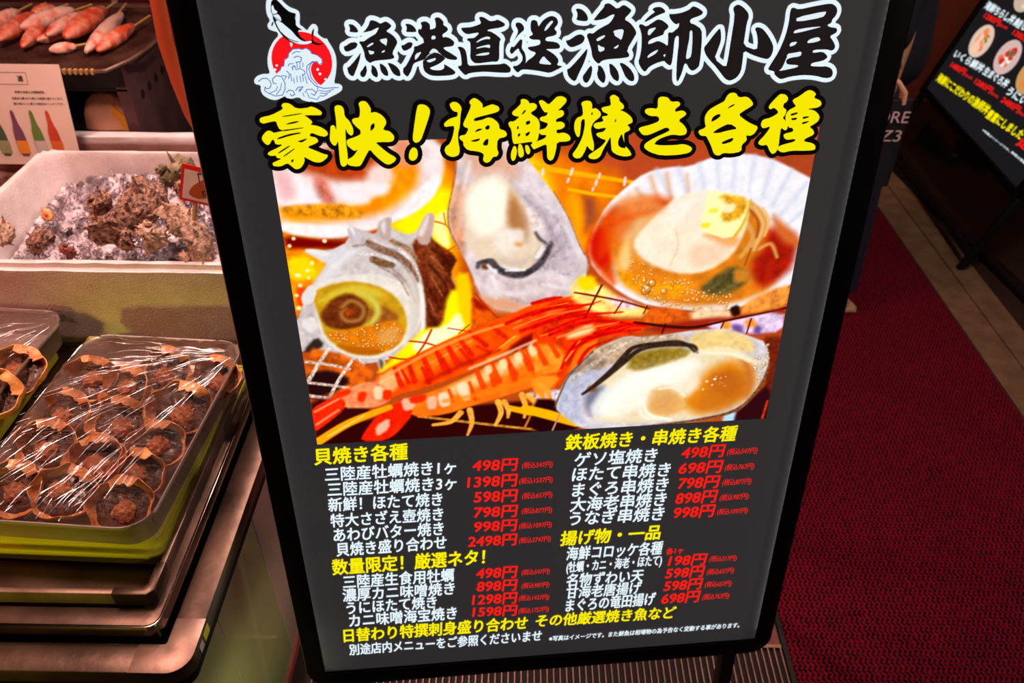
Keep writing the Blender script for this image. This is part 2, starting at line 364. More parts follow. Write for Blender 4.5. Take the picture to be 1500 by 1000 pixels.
# --- printed seafood photograph: a fine grid of ink colours
class Painter:
    def __init__(s, x0, x1, z0, z1, nx, nz):
        s.nx, s.nz = nx, nz; s.X, s.Z = np.meshgrid(np.linspace(x0, x1, nx), np.linspace(z0, z1, nz)); s.C = np.zeros((nz, nx, 3)); s.b = (x0, x1, z0, z1)
        s.rs = np.random.RandomState(3); s.lat = s.rs.rand(256, 256)
    def noise(s, X, Z, sc, seed=0, octs=4):
        o = 0; amp = .5; tot = 0
        for k in range(octs):
            x = X/sc*(2**k)+seed*17.3; z = Z/sc*(2**k)+seed*31.7; xi = np.floor(x).astype(int); zi = np.floor(z).astype(int); fx = x-xi; fz_ = z-zi
            fx = fx*fx*(3-2*fx); fz_ = fz_*fz_*(3-2*fz_); L = s.lat
            g = lambda a, b: L[(xi+a) & 255, (zi+b) & 255]
            o = o + amp*((g(0, 0)*(1-fx)+g(1, 0)*fx)*(1-fz_)+(g(0, 1)*(1-fx)+g(1, 1)*fx)*fz_); tot += amp; amp *= .5
        return o/tot
    def sl(s, xs, zs, pad):
        x0, x1, z0, z1 = s.b; dx = (x1-x0)/(s.nx-1); dz = (z1-z0)/(s.nz-1)
        i0 = int(max(0, (min(xs)-pad-x0)/dx)); i1 = int(min(s.nx, (max(xs)+pad-x0)/dx+2)); j0 = int(max(0, (min(zs)-pad-z0)/dz)); j1 = int(min(s.nz, (max(zs)+pad-z0)/dz+2))
        return slice(j0, max(j0, j1)), slice(i0, max(i0, i1))
    def put(s, S, a, col, nz=0, nsc=8, col2=None):
        X, Z = s.X[S], s.Z[S]; c = np.array(col, float)/255 + np.zeros(X.shape+(3,))
        if nz or col2 is not None:
            n = s.noise(X, Z, nsc, len(col)+col[0])
            if col2 is not None: t = np.clip((n-.35)/.3, 0, 1)[..., None]; c = c*(1-t)+np.array(col2, float)/255*t
            else: c = c*(1+nz*(n-.5)[..., None]*2)
        s.C[S] = s.C[S]*(1-a[..., None])+np.clip(c, 0, 1)*a[..., None]
    def fill(s, pts, col, soft=3, alpha=1, nz=0, nsc=8, col2=None, rough=0):
        p = chaikin(pts, 1); xs = [q[0] for q in p]; zs = [q[1] for q in p]; S = s.sl(xs, zs, soft+rough)
        X, Z = s.X[S], s.Z[S]
        if X.size == 0: return
        if rough: X = X+(s.noise(X, Z, 5, 5)-.5)*2*rough; Z = Z+(s.noise(X, Z, 5, 9)-.5)*2*rough
        d = np.full(X.shape, 1e9); ins = np.zeros(X.shape, bool)
        for i in range(len(p)):
            ax, az = p[i]; bx, bz = p[(i+1) % len(p)]; ex, ez = bx-ax, bz-az; L = ex*ex+ez*ez+1e-9
            t = np.clip(((X-ax)*ex+(Z-az)*ez)/L, 0, 1); d = np.minimum(d, (X-ax-t*ex)**2+(Z-az-t*ez)**2)
            if az != bz:
                c = ((az > Z) != (bz > Z)) & (X < (bx-ax)*(Z-az)/(bz-az)+ax); ins ^= c
        sd = np.where(ins, np.sqrt(d), -np.sqrt(d)); a = np.clip(.5+sd/(2*soft), 0, 1); a = a*a*(3-2*a)*alpha
        s.put(S, a, col, nz, nsc, col2)
    def line(s, ptw, col, soft=1.2, alpha=1, nz=0, nsc=6, col2=None):
        q = []
        for i in range(len(ptw)-1):     # smooth the way through the points
            for k in range(4):
                t = k/4; P = [ptw[max(0, i-1)], ptw[i], ptw[i+1], ptw[min(len(ptw)-1, i+2)]]
                q.append([.5*(2*P[1][c]+(P[2][c]-P[0][c])*t+(2*P[0][c]-5*P[1][c]+4*P[2][c]-P[3][c])*t*t+(3*P[1][c]-P[0][c]-3*P[2][c]+P[3][c])*t**3) for c in range(3)])
        q.append(ptw[-1])
        if len(ptw) > 2: q = [(a, b, 1.25*c) for a, b, c in q]
        w = max(p[2] for p in q); S = s.sl([p[0] for p in q], [p[1] for p in q], w+soft); X, Z = s.X[S], s.Z[S]
        if X.size == 0: return
        best = np.full(X.shape, -1e9)
        for a, b in zip(q[:-1], q[1:]):
            ex, ez = b[0]-a[0], b[1]-a[1]; L = ex*ex+ez*ez+1e-9; t = np.clip(((X-a[0])*ex+(Z-a[1])*ez)/L, 0, 1)
            best = np.maximum(best, (a[2]+(b[2]-a[2])*t)/2-np.sqrt((X-a[0]-t*ex)**2+(Z-a[1]-t*ez)**2))
        a = np.clip(.5+best/(2*soft), 0, 1); s.put(S, a*a*(3-2*a)*alpha, col, nz, nsc, col2)
    def bubbles(s, pts, n, r0, r1, dark, light):
        xs = [p[0] for p in pts]; zs = [p[1] for p in pts]; k = 0
        for _ in range(n*6):
            x = s.rs.uniform(min(xs), max(xs)); z = s.rs.uniform(min(zs), max(zs)); ins = False
            for i in range(len(pts)):
                (ax, az), (bx, bz) = pts[i], pts[(i+1) % len(pts)]
                if (az > z) != (bz > z) and x < (bx-ax)*(z-az)/(bz-az)+ax: ins = not ins
            if not ins: continue
            r = s.rs.uniform(r0, r1); s.line([(x, z, 2*r), (x+.01, z, 2*r)], dark, .6, .55); s.line([(x, z+.1*r, 1.3*r), (x+.01, z+.1*r, 1.3*r)], light, .7, .6)
            s.line([(x-.3*r, z+.4*r, .7*r), (x-.28*r, z+.4*r, .7*r)], (255, 250, 230), .5, .8); k += 1
            if k >= n: return
    def build(s, name, dep, parent):
        nx, nz = s.nx, s.nz; v = np.stack([s.X/1000, np.full(s.X.shape, -dep), V0+s.Z/1000], -1).reshape(-1, 3)
        idx = np.arange(nx*nz).reshape(nz, nx); f = np.stack([idx[:-1, :-1], idx[:-1, 1:], idx[1:, 1:], idx[1:, :-1]], -1).reshape(-1, 4)
        me = bpy.data.meshes.new(name); me.vertices.add(len(v)); me.vertices.foreach_set('co', v.ravel())
        me.loops.add(f.size); me.loops.foreach_set('vertex_index', f.ravel().astype(np.int32)); me.polygons.add(len(f)); me.polygons.foreach_set('loop_start', np.arange(0, f.size, 4, dtype=np.int32))
        me.update(calc_edges=True)
        c = np.clip(s.C, 0, 1); c = np.where(c <= .04045, c/12.92, ((c+.055)/1.055)**2.4).reshape(-1, 3); c = np.concatenate([c, np.ones((len(c), 1))], 1)
        at = me.color_attributes.new('print_ink', 'FLOAT_COLOR', 'POINT'); at.data.foreach_set('color', c.ravel().astype(np.float32))
        me.materials.append(photo_mat); o = bpy.data.objects.new(name, me); C.objects.link(o); o.parent = parent; return o

P = Painter(-354.9, 352.5, 515.1, 980.4, 640, 420)
P.C[:] = np.array((170, 84, 40))/255
F, Ln = P.fill, P.line
# glow of the charcoal and the grill behind
F([(-87.6,997),(370.1,982.7),(395.6,854.3),(57.8,868.3),(-91,874.5)], (166,80,50), 6, 1, .12, 60)
F([(-75.6,966),(14.8,957.7),(104.2,914.2),(84.1,887.1),(59.8,821.4),(32.2,810.7),(-78.8,815.8)], (238,138,20), 22, 1, .2, 25)
F([(-62.8,965.6),(-8.5,950.6),(5.5,898.7),(-7.5,865.3),(-50.8,867.2)], (255,205,10), 14)
F([(40.2,902.8),(64.7,896.3),(66.3,862.2),(45.1,839.9),(35.7,875)], (150,80,60), 14)
F([(24.1,903.5),(40.4,897.3),(47.1,863),(39.8,834.2),(27.7,869.6)], (255,165,30), 10)
Ln([(-29.3,941.8,5.8),(28.7,930.6,5.4),(109.5,914.6,3.8)], (255,172,10), 1.5)
Ln([(24,908.4,3.8),(56.4,900.8,3.8),(89.1,895.4,3.3)], (255,176,20), 1.5)
for q in ([(28.5,936,3.2),(26.1,928,3.2)], [(23.6,922.7,3.2),(22.4,918.7,3.2)], [(64.6,928,3.2),(63.5,922.6,3.2)], [(61,918.6,3.8),(59.9,913.1,3.3)], [(99.1,921.2,3.3),(98.4,911.7,3.3)], [(-10.4,936.1,3.7),(-10.9,929.4,3.7)], [(56.9,909.1,2.7),(56.2,905.6,2.7)]): Ln(q, (250,215,225), 1.2)
F([(-219.7,955.4),(-118.1,951.8),(-123.7,817.9),(-133,729.8),(-172.6,731.9),(-229.2,851.9)], (252,165,12), 14, 1, .12, 20)
F([(-217.1,868.5),(-124.1,930.9),(-134,830.2),(-159.7,807.6),(-202.2,856.5)], (255,225,25), 10)
F([(-152.9,879.9),(-136.6,887.6),(-140.4,865.3),(-134,830.2),(-149.9,836.8),(-158.2,857.4)], (255,246,170), 4)
for q in ([(-157.3,871.6,2.2),(-140.4,865.3,1.7),(-132.9,853.5,1.7)], [(-140.4,865.3,1.7),(-142.2,882.3,1.6)], [(-150.7,822.1,2.3),(-125.6,835.7,2.3)]): Ln(q, (200,110,20), 1)
F([(-363.8,866.3),(-302,860.8),(-297.2,814.2),(-329.4,773.5),(-350.2,741.5),(-366.5,742.4),(-364.3,829.1)], (246,150,15), 10, 1, .3, 14)
F([(-354.3,860.3),(-308.3,852.6),(-267,845),(-289.1,837.3),(-323.3,838.8),(-354.7,840.3)], (112,16,18), 6)
F([(-353.8,828.6),(-324.8,827.3),(-315.4,797.1),(-343,792.5),(-355.5,799.1)], (255,205,10), 5)
F([(-349.2,786.7),(-328.5,779.6),(-327.2,748.5),(-351.7,749.8)], (215,80,20), 5)
for x in ([(-342.1,854.6,4.9),(-341.8,854.6,4.9)], [(-348.8,844.3,5),(-348.6,844.3,5)], [(-302.1,849.4,5.5),(-301.9,849.4,5.5)], [(-322.8,818.4,5.6),(-322.6,818.3,5.6)], [(-330.2,807.4,5.7),(-329.9,807.4,5.7)], [(-345.7,801.6,5.1),(-341.8,800.8,5.1)], [(-330.3,796.4,4.6),(-330.1,796.3,4.6)], [(-343.1,785.8,5.7),(-342.9,785.8,5.7)], [(-350.1,770.8,5.2),(-349.8,770.8,5.2)], [(-349.6,751.2,6.5),(-349.3,751.2,6.5)]): Ln(x, (255,235,190), 1.5)
# shell at the upper left
F([(-360.3,952.6),(-329.7,974.6),(-266.9,982.7),(-192,985.3),(-138.3,981),(-138.3,931.4),(-159.3,905.1),(-184.5,881.2),(-214,874),(-249.4,861.4),(-295.2,852),(-353.9,863.1),(-358.2,885.6)], (238,222,222), 5, 1, .1, 20)
F([(-352.9,903.3),(-315.8,894.9),(-276.8,897.5),(-223.8,910.4),(-198.2,970.2),(-173.1,969.3),(-171,924.6),(-198.9,898.5),(-226.2,884.3),(-279.2,876.8),(-354.3,877.2)], (236,146,30), 10, 1, .18, 18)
F([(-202,985.6),(-177,984.8),(-169.1,953.6),(-190.2,943.9),(-204.6,954.9)], (214,150,120), 10)
F([(-297.8,973.5),(-228.3,971.2),(-218.1,944.9),(-237.2,931.1),(-268,929.6),(-297.4,937.3),(-326,948.8)], (180,78,38), 10, 1, .2, 14)
F([(-235.6,948.2),(-209.8,952.5),(-201.4,931.1),(-217.9,918.3),(-237.9,924.4)], (240,214,206), 8)
F([(-356.2,947.3),(-326.8,943.6),(-309.6,921.8),(-292.4,896.7),(-329,892.2),(-355.7,902)], (246,236,238), 6)
F([(-278.3,928.1),(-242.7,927.3),(-207,925.9),(-213.5,910),(-234.4,908.1),(-240.6,897.4),(-271.5,898.6)], (246,232,232), 6)
F([(-306.2,937.6),(-289.9,937),(-280.3,900.3),(-294.6,899.6),(-304,916.2)], (196,120,104), 7, 1, .25, 6)
F([(-355.8,949.9),(-333.9,946.5),(-328.8,911.8),(-350.2,904.5)], (232,190,190), 8)
F([(-350.8,900.5),(-281.4,901.8),(-246.6,889.3),(-252.9,878.5),(-284,880.3),(-352.5,889.6)], (206,140,44), 4, 1, .4, 6)
F([(-356.8,877.8),(-305.9,871.7),(-248.9,866.5),(-200,884.1),(-171.6,916),(-149.6,937.1),(-141.1,927.5),(-157,899.5),(-189.9,878.6),(-238.9,860.9),(-287.5,851.1),(-356.5,863.2)], (247,238,236), 3.5, 1, .06, 6)
# oyster at the top
F([(-121.9,952),(-116.8,982.8),(-53.3,980.7),(-24.3,943.2),(2.5,907.1),(24.8,869.7),(42.7,825.2),(54.7,803.5),(51.6,772.9),(42.2,757.6),(15.9,739.9),(-32.9,723.1),(-90,739),(-113.2,805.4),(-123.2,829.7),(-135.6,853.6),(-136.9,882.1),(-126,917.5)], (222,210,212), 2.5, 1, .16, 16)
F([(-114.9,967.4),(-66.2,970.9),(-40.7,943.8),(-46,922.6),(-72,934.3),(-103.5,927.4)], (214,172,150), 16)
F([(-136.9,882.1),(-119.2,925.3),(-107.8,916.8),(-116.1,869.9),(-115.5,817.5),(-129.7,835.9)], (196,140,112), 8, 1, .3, 8)
F([(-119.6,914.5),(-109,919.5),(-107.2,894.8),(-119.5,852.9),(-126.8,870.4)], (226,190,170), 8)
F([(-32.9,905.7),(7.4,884.6),(36.4,822.5),(43.2,785.7),(9,799.6),(-8.3,848)], (204,190,196), 16, 1, .2, 12)
F([(-109.2,914.1),(-95.7,925.8),(-77.3,930.5),(-59.1,925.8),(-43.5,900.6),(-35.6,866.5),(-19.3,848.5),(-5.3,824.4),(-18.9,794.9),(-46.9,787),(-74.6,803.6),(-99.2,810.8),(-114.8,835.2),(-114.4,881.1)], (226,208,186), 5)
F([(-104,911.2),(-77.4,927.8),(-59.3,914.9),(-54.3,887.1),(-68,862.2),(-89.8,854.5),(-108.2,866.7),(-109.9,894.9)], (241,230,208), 12)
F([(-58,912.1),(-42.2,895),(-32.9,860.7),(-51.4,854.3),(-58.5,873.2)], (186,134,84), 10)
F([(-79,854),(-49.2,858.5),(-41.1,831.9),(-57.8,814.8),(-76.8,827.6)], (238,226,214), 8)
F([(-49.3,841.1),(-38.4,843.5),(-38.4,830.3),(-48,832.2)], (196,120,60), 5)
F([(-102.4,798.9),(-74.9,788.4),(-41.4,777.5),(0.8,784.7),(32.8,754.9),(-12.8,734.9),(-70.1,741.2),(-98,758.5)], (214,196,196), 10, 1, .14, 9)
F([(-103.6,758.8),(-55.7,753.2),(-18.6,732),(-70.3,728.3),(-90,739)], (216,166,138), 10)
F([(-2.8,847.8),(13.9,835.4),(9,799.6),(-13.3,788.5),(-24.5,795.1)], (160,146,150), 9, .8, .5, 5)
F([(-38.2,892),(-14,877),(-8.3,851),(-30.2,860.6)], (232,216,210), 6, 1, .2, 5)
Ln([(-99.5,801.8,4.6),(-95.2,808.2,4.6),(-82.8,807.6,5.2),(-73.3,796.9,6.4),(-52.5,787.3,7),(-32.9,788.2,7.6),(-13.4,803.7,5.8),(-2.4,818.3,4.6),(2.9,832.9,2.9)], (88,80,82), 3, 1, .5, 4)
F([(-95.2,806.1),(-82.8,805.5),(-85.8,796.6),(-94.1,798.5)], (110,66,44), 3)
Ln([(-19.3,848.5,2.8),(-13.7,839.5,3.4),(-5.4,833.3,2.3)], (80,70,72), 3)
for q in ([(-74.7,796,4.1),(-60.8,799.9,4.7),(-46.9,796.2,4.1)], [(-16.3,812.9,4.1),(-8.1,824.5,3.4)], [(-80.5,785.6,5.3),(-72.5,766.6,4.8)]): Ln(q, (242,236,236), 2.5)
F([(-90.6,921.5),(-72.2,927.6),(-59.3,912.2),(-67.5,893.2),(-88.7,894.1)], (250,242,226), 10, .9)
F([(-40.9,892.1),(-27.5,866.2),(-30.2,851.9),(-43.7,861.1)], (206,176,150), 7, .9); F([(-74.3,815.6),(-44,808.2),(-24.6,816.3),(-32.9,798.6),(-58,796.7)], (208,188,176), 7, .8)
for q in ([(-32.9,900.2,2.4),(-8.6,871.1,2.5),(8.4,835.6,2.6)], [(-14.2,899.4,1.9),(13.4,858.7,2.3),(31.2,810.7,2.3)], [(-2.2,800.2,2.6),(26.3,783.5,2.7),(40.1,795.1,2.4)], [(-69.7,760.2,2.4),(-30.1,742.3,2.4),(10,749.8,2.4)]): Ln(q, (178,164,172), 4, .7, .4, 4)
for q in ([(-24.9,908.1,2.7),(4.9,876.2,3.3)], [(21.7,855.5,2.8),(42.4,810.2,2.9)], [(-7.4,769.6,3.6),(26.9,761.6,3.6)], [(-105.3,948.8,3.6),(-114.4,914.3,3.7)]): Ln(q, (240,234,236), 5, .8)
Ln([(4.4,905.9,1.4),(25.4,868.3,1.4),(43.6,823.3,1.4),(55.3,802,1.5),(51.6,772.9,1.5),(42.2,757,1.5)], (150,110,90), 1.2, .8, .5, 3); Ln([(-122,949.4,1.3),(-128.6,917.6,1.6),(-136.4,882,1.6),(-134.3,853.5,1.7),(-123.2,829.7,1.4)], (150,104,84), 1.5, .8, .5, 3)
# scallop with butter
F([(76.1,884.6),(104.3,911.4),(124.7,927.1),(156.4,934.1),(183.4,933.1),(214.3,945.5),(256.9,949.4),(296.3,940),(332.2,922.3),(366.1,904.3),(378.2,825.2),(359.6,783),(351.2,745.1),(286.3,719.1),(242.1,713.2),(151.7,726.2),(106.3,748),(61,791),(52.8,821.7),(61.2,853.8)], (238,236,241), 2.5, 1, .05, 20)
for q in ([(162.9,892.5,5.6),(140.7,929.3,7.1)], [(184.4,897.3,5.6),(170.1,930.9,6.5)], [(208.5,901.9,5),(196.6,935.4,6)], [(227.5,904,4.5),(220,942.6,6.5)], [(246.9,903.3,4.5),(243.9,945.8,6.5)], [(269.9,896.8,4.5),(271.3,943.5,6.6)], [(290.7,887.5,4.6),(297,935.9,6.1)], [(306.6,875.4,5.2),(323.9,922.6,6.2)], [(320.3,860.3,5.3),(349.2,905,6.3)], [(331.4,845.2,4.7),(362.9,876,5.8)]): Ln(q, (208,211,222), 5, .75)
for q in ([(143.7,893.2,5),(133.3,921.3,5.5)], [(162.9,892.5,4.5),(154.7,923.3,5.5)], [(127.9,885.4,4.5),(115.5,905.5,4.4)], [(187.1,897.1,2.8),(181.8,922.3,3.3)]): Ln(q, (206,150,110), 6, .7)
F([(63.5,862.3),(89.6,886.9),(138,896.3),(171.7,886.5),(129.8,859.6),(94.9,843.6),(88.8,801.9),(97,758),(69.8,784.4),(55.6,821.6)], (204,84,30), 9, 1, .2, 12)
F([(54.8,839.4),(72.1,856.2),(84.4,832.2),(87.4,802),(72.4,790.5),(56,809.5)], (190,36,12), 8)
F([(80.8,847.1),(118.3,865.8),(167.8,869.5),(278,879.4),(313.2,834),(331.8,790.5),(327.1,746.4),(270.6,724.8),(199.2,723.7),(138.8,741.5),(101.8,773.5),(83.9,814.3)], (204,128,48), 8, 1, .15, 14)
F([(91.2,858.3),(140.3,867.8),(152.6,852.8),(120.8,830.6),(92.8,831.8)], (222,180,130), 9)
F([(99.1,819.6),(109,840),(117.2,800.6),(107.4,776.4),(94.8,795.5)], (240,200,140), 8)
F([(305.5,846.3),(351.9,826.3),(351.2,780.2),(331.1,759),(306.1,747.4),(285.7,786.5),(302.5,810.4)], (152,40,26), 10, 1, .2, 12)
F([(305.6,863.8),(328.5,845.3),(351.9,826.3),(358.1,807.8),(323.8,821.5)], (196,110,60), 8)
F([(95.2,789.4),(148.3,768.1),(212.5,764.9),(203.5,739.8),(138.6,743.1),(102.2,767.2)], (226,152,34), 9, 1, .2, 8)
for q in ([(273.7,879.6,5.7),(295.1,858.5,7.6),(298.8,834.7,6.5),(282.1,811.3,6)], [(270.4,853.6,4.7),(285.3,829.3,5.3),(272.2,799.5,4.8)], [(296.7,810.6,4.2),(312.9,817.5,4.2),(324.9,797,3.7)]): Ln(q, (208,158,98), 3); 
for q in ([(270.3,874,2.3),(288.9,852.9,2.3),(291,829,2.4)], [(285,811.2,2.4),(279.8,786.7,2.4)]): Ln(q, (150,84,44), 2.5)
F([(115.4,827.9),(130.5,850.8),(150.9,873.1),(176.4,894.8),(214.1,901.1),(248.4,891.9),(275,870.9),(272.9,835.8),(260.2,803.1),(228.3,779.9),(194,775.3),(158.3,786.3),(128.2,806.2)], (243,229,208), 4, 1, .04, 20)
F([(152.1,858.6),(176.9,889.1),(215,893.2),(224.4,861.4),(191.9,851.1)], (247,236,226), 12)
F([(194.7,824.3),(258.1,818.4),(238.9,788.7),(198.8,784.4)], (243,208,182), 9)
F([(115.6,824.9),(130.9,844.9),(155.7,817),(152.3,789.7),(128.2,806.2)], (240,232,214), 10)
F([(210.5,835.5),(227.2,837.8),(270.9,829.9),(258.9,812.3),(228.6,825.8)], (226,150,90), 6, .7)
F([(216.9,751.9),(235.3,770.1),(262.2,787.6),(289,773.8),(284.3,755),(256.6,740.2),(233,739.8)], (98,88,54), 6, 1, .4, 8)
F([(263.1,781.3),(286.6,780.2),(289.3,761.1),(269,758.9)], (190,130,60), 5)
F([(212.6,890.5),(218.5,899.3),(273.9,888.1),(270.4,853.6),(252.9,825.3),(209.7,842.1),(206.2,853.4)], (249,241,186), 1.6)
F([(226,894.2),(272.7,886.7),(266.7,859.6),(242.5,851.3),(233.9,863.9),(246.4,874.9)], (216,164,62), 4, 1, .3, 6)
F([(239.1,878.1),(255.5,880.3),(251.8,866.1),(237.7,866.6)], (245,230,190), 3)
F([(252.9,825.3),(269,853.7),(273.9,888.1),(275.7,879.5),(271.2,847.7),(257.4,823.9)], (214,178,70), 2)
F([(217.4,873.2),(231.2,874.1),(229.3,867),(218,868)], (240,220,90), 2.5); F([(208.5,853.3),(222.6,852.7),(220.6,845.5),(209.9,845.9)], (236,216,80), 2.5)
P.bubbles([(110.4,819.1),(134.8,793.6),(171,773.3),(206.3,768.4),(219.8,751.8),(268.6,739.6),(265.2,720.2),(199.9,717.1),(138.9,739.9),(116.5,769.7)], 150, 1.0, 3.0, (170,96,30), (238,196,120))
P.bubbles([(124.7,775.5),(165.2,773.5),(167.5,748),(132.3,749.8)], 8, 4, 7, (150,90,40), (226,180,120))
# turban shell
F([(-327.9,784.1),(-305.5,811.6),(-302.4,826.2),(-332,833.4),(-327.1,839.6),(-297.4,834.8),(-269.3,848),(-270.7,870.8),(-249.3,862.8),(-234.2,855),(-227.6,869),(-216.1,879.7),(-210.5,878.1),(-213.5,864.1),(-191.8,853.2),(-178.1,858.3),(-165.9,883.3),(-153.8,882.2),(-158.7,848.8),(-156.1,822.4),(-126.4,818),(-138.4,794.5),(-124.7,759.9),(-143.5,748.2),(-148.7,699.9),(-181.7,678.5),(-199.2,676.1),(-247.2,655.2),(-304.5,658.7),(-341.2,684.5),(-364.6,679.2),(-358,705.3),(-368.7,709.1),(-350.3,740.2),(-342.3,758.7),(-335.6,767.6)], (204,194,192), 1.8, 1, .14, 9)
F([(-187.1,844.3),(-165,854.9),(-157.1,843),(-126.4,818.6),(-138.6,791.5),(-124.7,759.9),(-145,745.1),(-151.6,700.1),(-163.6,690.8),(-181.9,675.1),(-184.2,728),(-175.5,753.1),(-180,790.5),(-184.7,820.8)], (112,54,34), 3, 1, .45, 6)
F([(-171.1,843.6),(-160,848.9),(-159,819.6),(-134.8,812.5),(-153.5,770.7),(-166.3,789.8)], (134,74,46), 5, 1, .4, 4)
F([(-230,871.9),(-216.2,878.6),(-213.9,859.9),(-218.8,848.6),(-228.9,854.8)], (178,158,150), 4); F([(-175.5,858.2),(-163.4,880.3),(-154.9,881.1),(-162.7,849),(-176.4,843.8)], (214,190,180), 4)
F([(-269.7,867.9),(-249.7,858.6),(-250.9,847.1),(-267,845)], (190,176,176), 4)
Ln([(-244.5,844,7.2),(-230.7,834.6,8.4),(-210.1,824.9,7.9),(-189.9,806.1,8),(-180.4,784.4,6.4)], (126,92,72), 2, .9, .5, 3)
Ln([(-240.2,819.8,8.5),(-229.9,814,9.6),(-216.7,810.4,7.4)], (120,84,58), 2.5, .9, .5, 3)
Ln([(-213.8,845.5,5.6),(-193.3,832.9,6.2),(-181.1,814.6,5.1)], (150,112,84), 2.5, .8, .5, 3)
Ln([(-285.8,819.6,3.9),(-257.9,830,4.5)], (180,170,172), 3)
F([(-327.7,778.4),(-314.9,791.6),(-279.7,798.1),(-240.2,798.9),(-206.5,786.2),(-185.6,762.7),(-176.5,739.3),(-186.6,710.4),(-209.3,684.7),(-237.1,664.9),(-268.7,663.1),(-298.9,673.2),(-322,695.7),(-327.5,732.9)], (230,222,212), 2.5, 1, .06, 8)
F([(-330.7,774.4),(-306,784.3),(-275.7,789.7),(-241.7,782.4),(-215.8,764.3),(-203.7,740.7),(-202.1,711.3),(-217.3,682.1),(-252.5,668.3),(-293.3,676.8),(-318.8,701.5),(-324.2,738.5)], (190,150,48), 3, 1, .12, 10)
F([(-324.1,758.6),(-299.5,777),(-261.4,784.8),(-228.1,767.7),(-238.9,759.8),(-277.6,773.1),(-308.9,760.6)], (208,184,76), 5)
F([(-319.7,744.1),(-301,764.4),(-277.7,771.7),(-257.9,757.9),(-252.1,740.4),(-263.1,719.1),(-289.4,711.8),(-314,719),(-321.9,732.6)], (104,54,30), 4, 1, .3, 6)
F([(-249.7,751.8),(-225,744.8),(-209.9,726.5),(-237.6,717.7),(-260.7,717.5)], (150,92,48), 5, 1, .2, 6)
Ln([(-290.2,749.6,4.3),(-276.6,758.9,4.3),(-261.5,746.7,4.9),(-267.1,729.6,4.4),(-285.2,727.1,4.4),(-292.8,738.3,3.8),(-285.5,746.5,3.2)], (168,120,70), 4)
F([(-288.2,745.2),(-275.3,747.4),(-274.1,735.8),(-287,733.6)], (150,70,30), 4, 1, .4, 3)
Ln([(-265.3,771,4.8),(-246.6,757.3,7),(-242.2,737,7.6),(-256.9,717.3,5.5)], (204,194,96), 5)
F([(-318.7,711.9),(-289.3,712.6),(-258.1,717.4),(-224.1,725.8),(-205.7,714.5),(-214.2,688),(-236.3,674),(-272,681.7),(-309.3,695)], (206,126,32), 3, 1, .15, 8)
F([(-309.7,692),(-279.5,685.1),(-236,677.1),(-252.5,668.3),(-286,672.4)], (172,100,20), 4)
P.bubbles([(-315.1,710.3),(-289.5,710.9),(-258.3,715.9),(-224.3,723.8),(-207.6,714),(-214,691),(-236.2,675.6),(-271.8,683.8),(-306.6,696.4)], 90, 1.0, 2.8, (150,80,20), (226,160,80))
F([(-249.1,705),(-222.4,715.4),(-212.4,711.9),(-216.6,691.2),(-240.7,683.5)], (220,190,150), 8, .5)
for q in ([(-281.3,667.5),(-268.7,663.7),(-266.5,654.2),(-278.9,640.9),(-284,642.8)], [(-252.9,664.3),(-239.5,661.9),(-236.9,643),(-246.9,638)]): F(q, (206,192,190), 2, 1, .3, 4)
F([(-247.8,662.4),(-241.6,658.9),(-241.1,643.3),(-246.7,640.5)], (110,84,74), 3)
F([(-353.3,682.5),(-331.1,705.2),(-321.5,689.7),(-342.4,677.3)], (58,46,42), 3); F([(-352,728.5),(-330.5,738.9),(-328.1,718.4),(-340.8,708.7)], (228,220,218), 2); F([(-345,769.5),(-328.9,788.2),(-320.5,776.7),(-330.7,756.1),(-343.2,755.3)], (226,220,218), 2)
F([(-327.4,784.1),(-302.5,814.4),(-272.8,840.9),(-252,835.6),(-281.2,813.4),(-305.5,790.6)], (230,224,226), 9); F([(-302.5,814.4),(-329.1,834.8),(-326,838.4),(-295.2,830.3),(-272.6,842.3),(-279.8,825.2)], (222,216,218), 3)
F([(-328,839.1),(-297.4,834.2),(-301.1,826.2),(-326.6,833.8)], (236,232,232), 2); F([(-269.6,869.3),(-249.7,858.6),(-256.7,841.6),(-264.1,847.7)], (206,198,200), 3); F([(-270.5,870.8),(-262,867),(-260.8,853.3)], (232,228,228), 2)
F([(-227.6,869),(-216.2,879.2),(-210.6,877.3),(-215.2,859.9),(-213.8,845.5),(-229.4,849.1)], (190,170,164), 2.5); F([(-227.6,869),(-218.4,877.6),(-221.8,851.6)], (226,216,214), 3)
F([(-181.4,849.8),(-164.6,882.6),(-153.8,881.6),(-159,857.5),(-163.4,837.4),(-176.8,838)], (196,168,158), 2.5); F([(-179.8,852.6),(-163.4,881.5),(-161,877.4),(-170.7,849.4)], (226,212,208), 3)
F([(-150.6,823.6),(-125.8,818),(-138.4,794.5),(-151.9,801.2)], (84,36,24), 3, 1, .3, 4); F([(-153.5,770.7),(-124.7,759.9),(-143.5,747.6),(-157.7,745.8)], (92,40,26), 3, 1, .3, 4); F([(-166.9,733.5),(-147,706.4),(-157.7,693.8),(-174.1,708)], (90,42,28), 3)
for q in ([(-264.8,840.5,2.2),(-240.8,840.9,2.8),(-209.6,830.7,2.5)], [(-207.7,821.8,2.8),(-190.9,791,3.2),(-182.7,750.3,2.7)], [(-219.7,807.5,2.3),(-199.6,785.3,2.6),(-186.9,750.5,2.4)], [(-233.2,808.2,2),(-210.1,792,2.3),(-197.1,763.6,2.1)]): Ln(q, (150,128,116), 2.2, .8, .4, 3)
for q in ([(-258.1,828.6,2.8),(-234.2,826,3.4),(-210.9,814.6,2.8)], [(-204,833.4,2.8),(-184.4,805.8,3.4),(-177.1,771.9,2.9)]): Ln(q, (232,226,224), 2.5, .8, .3, 3)
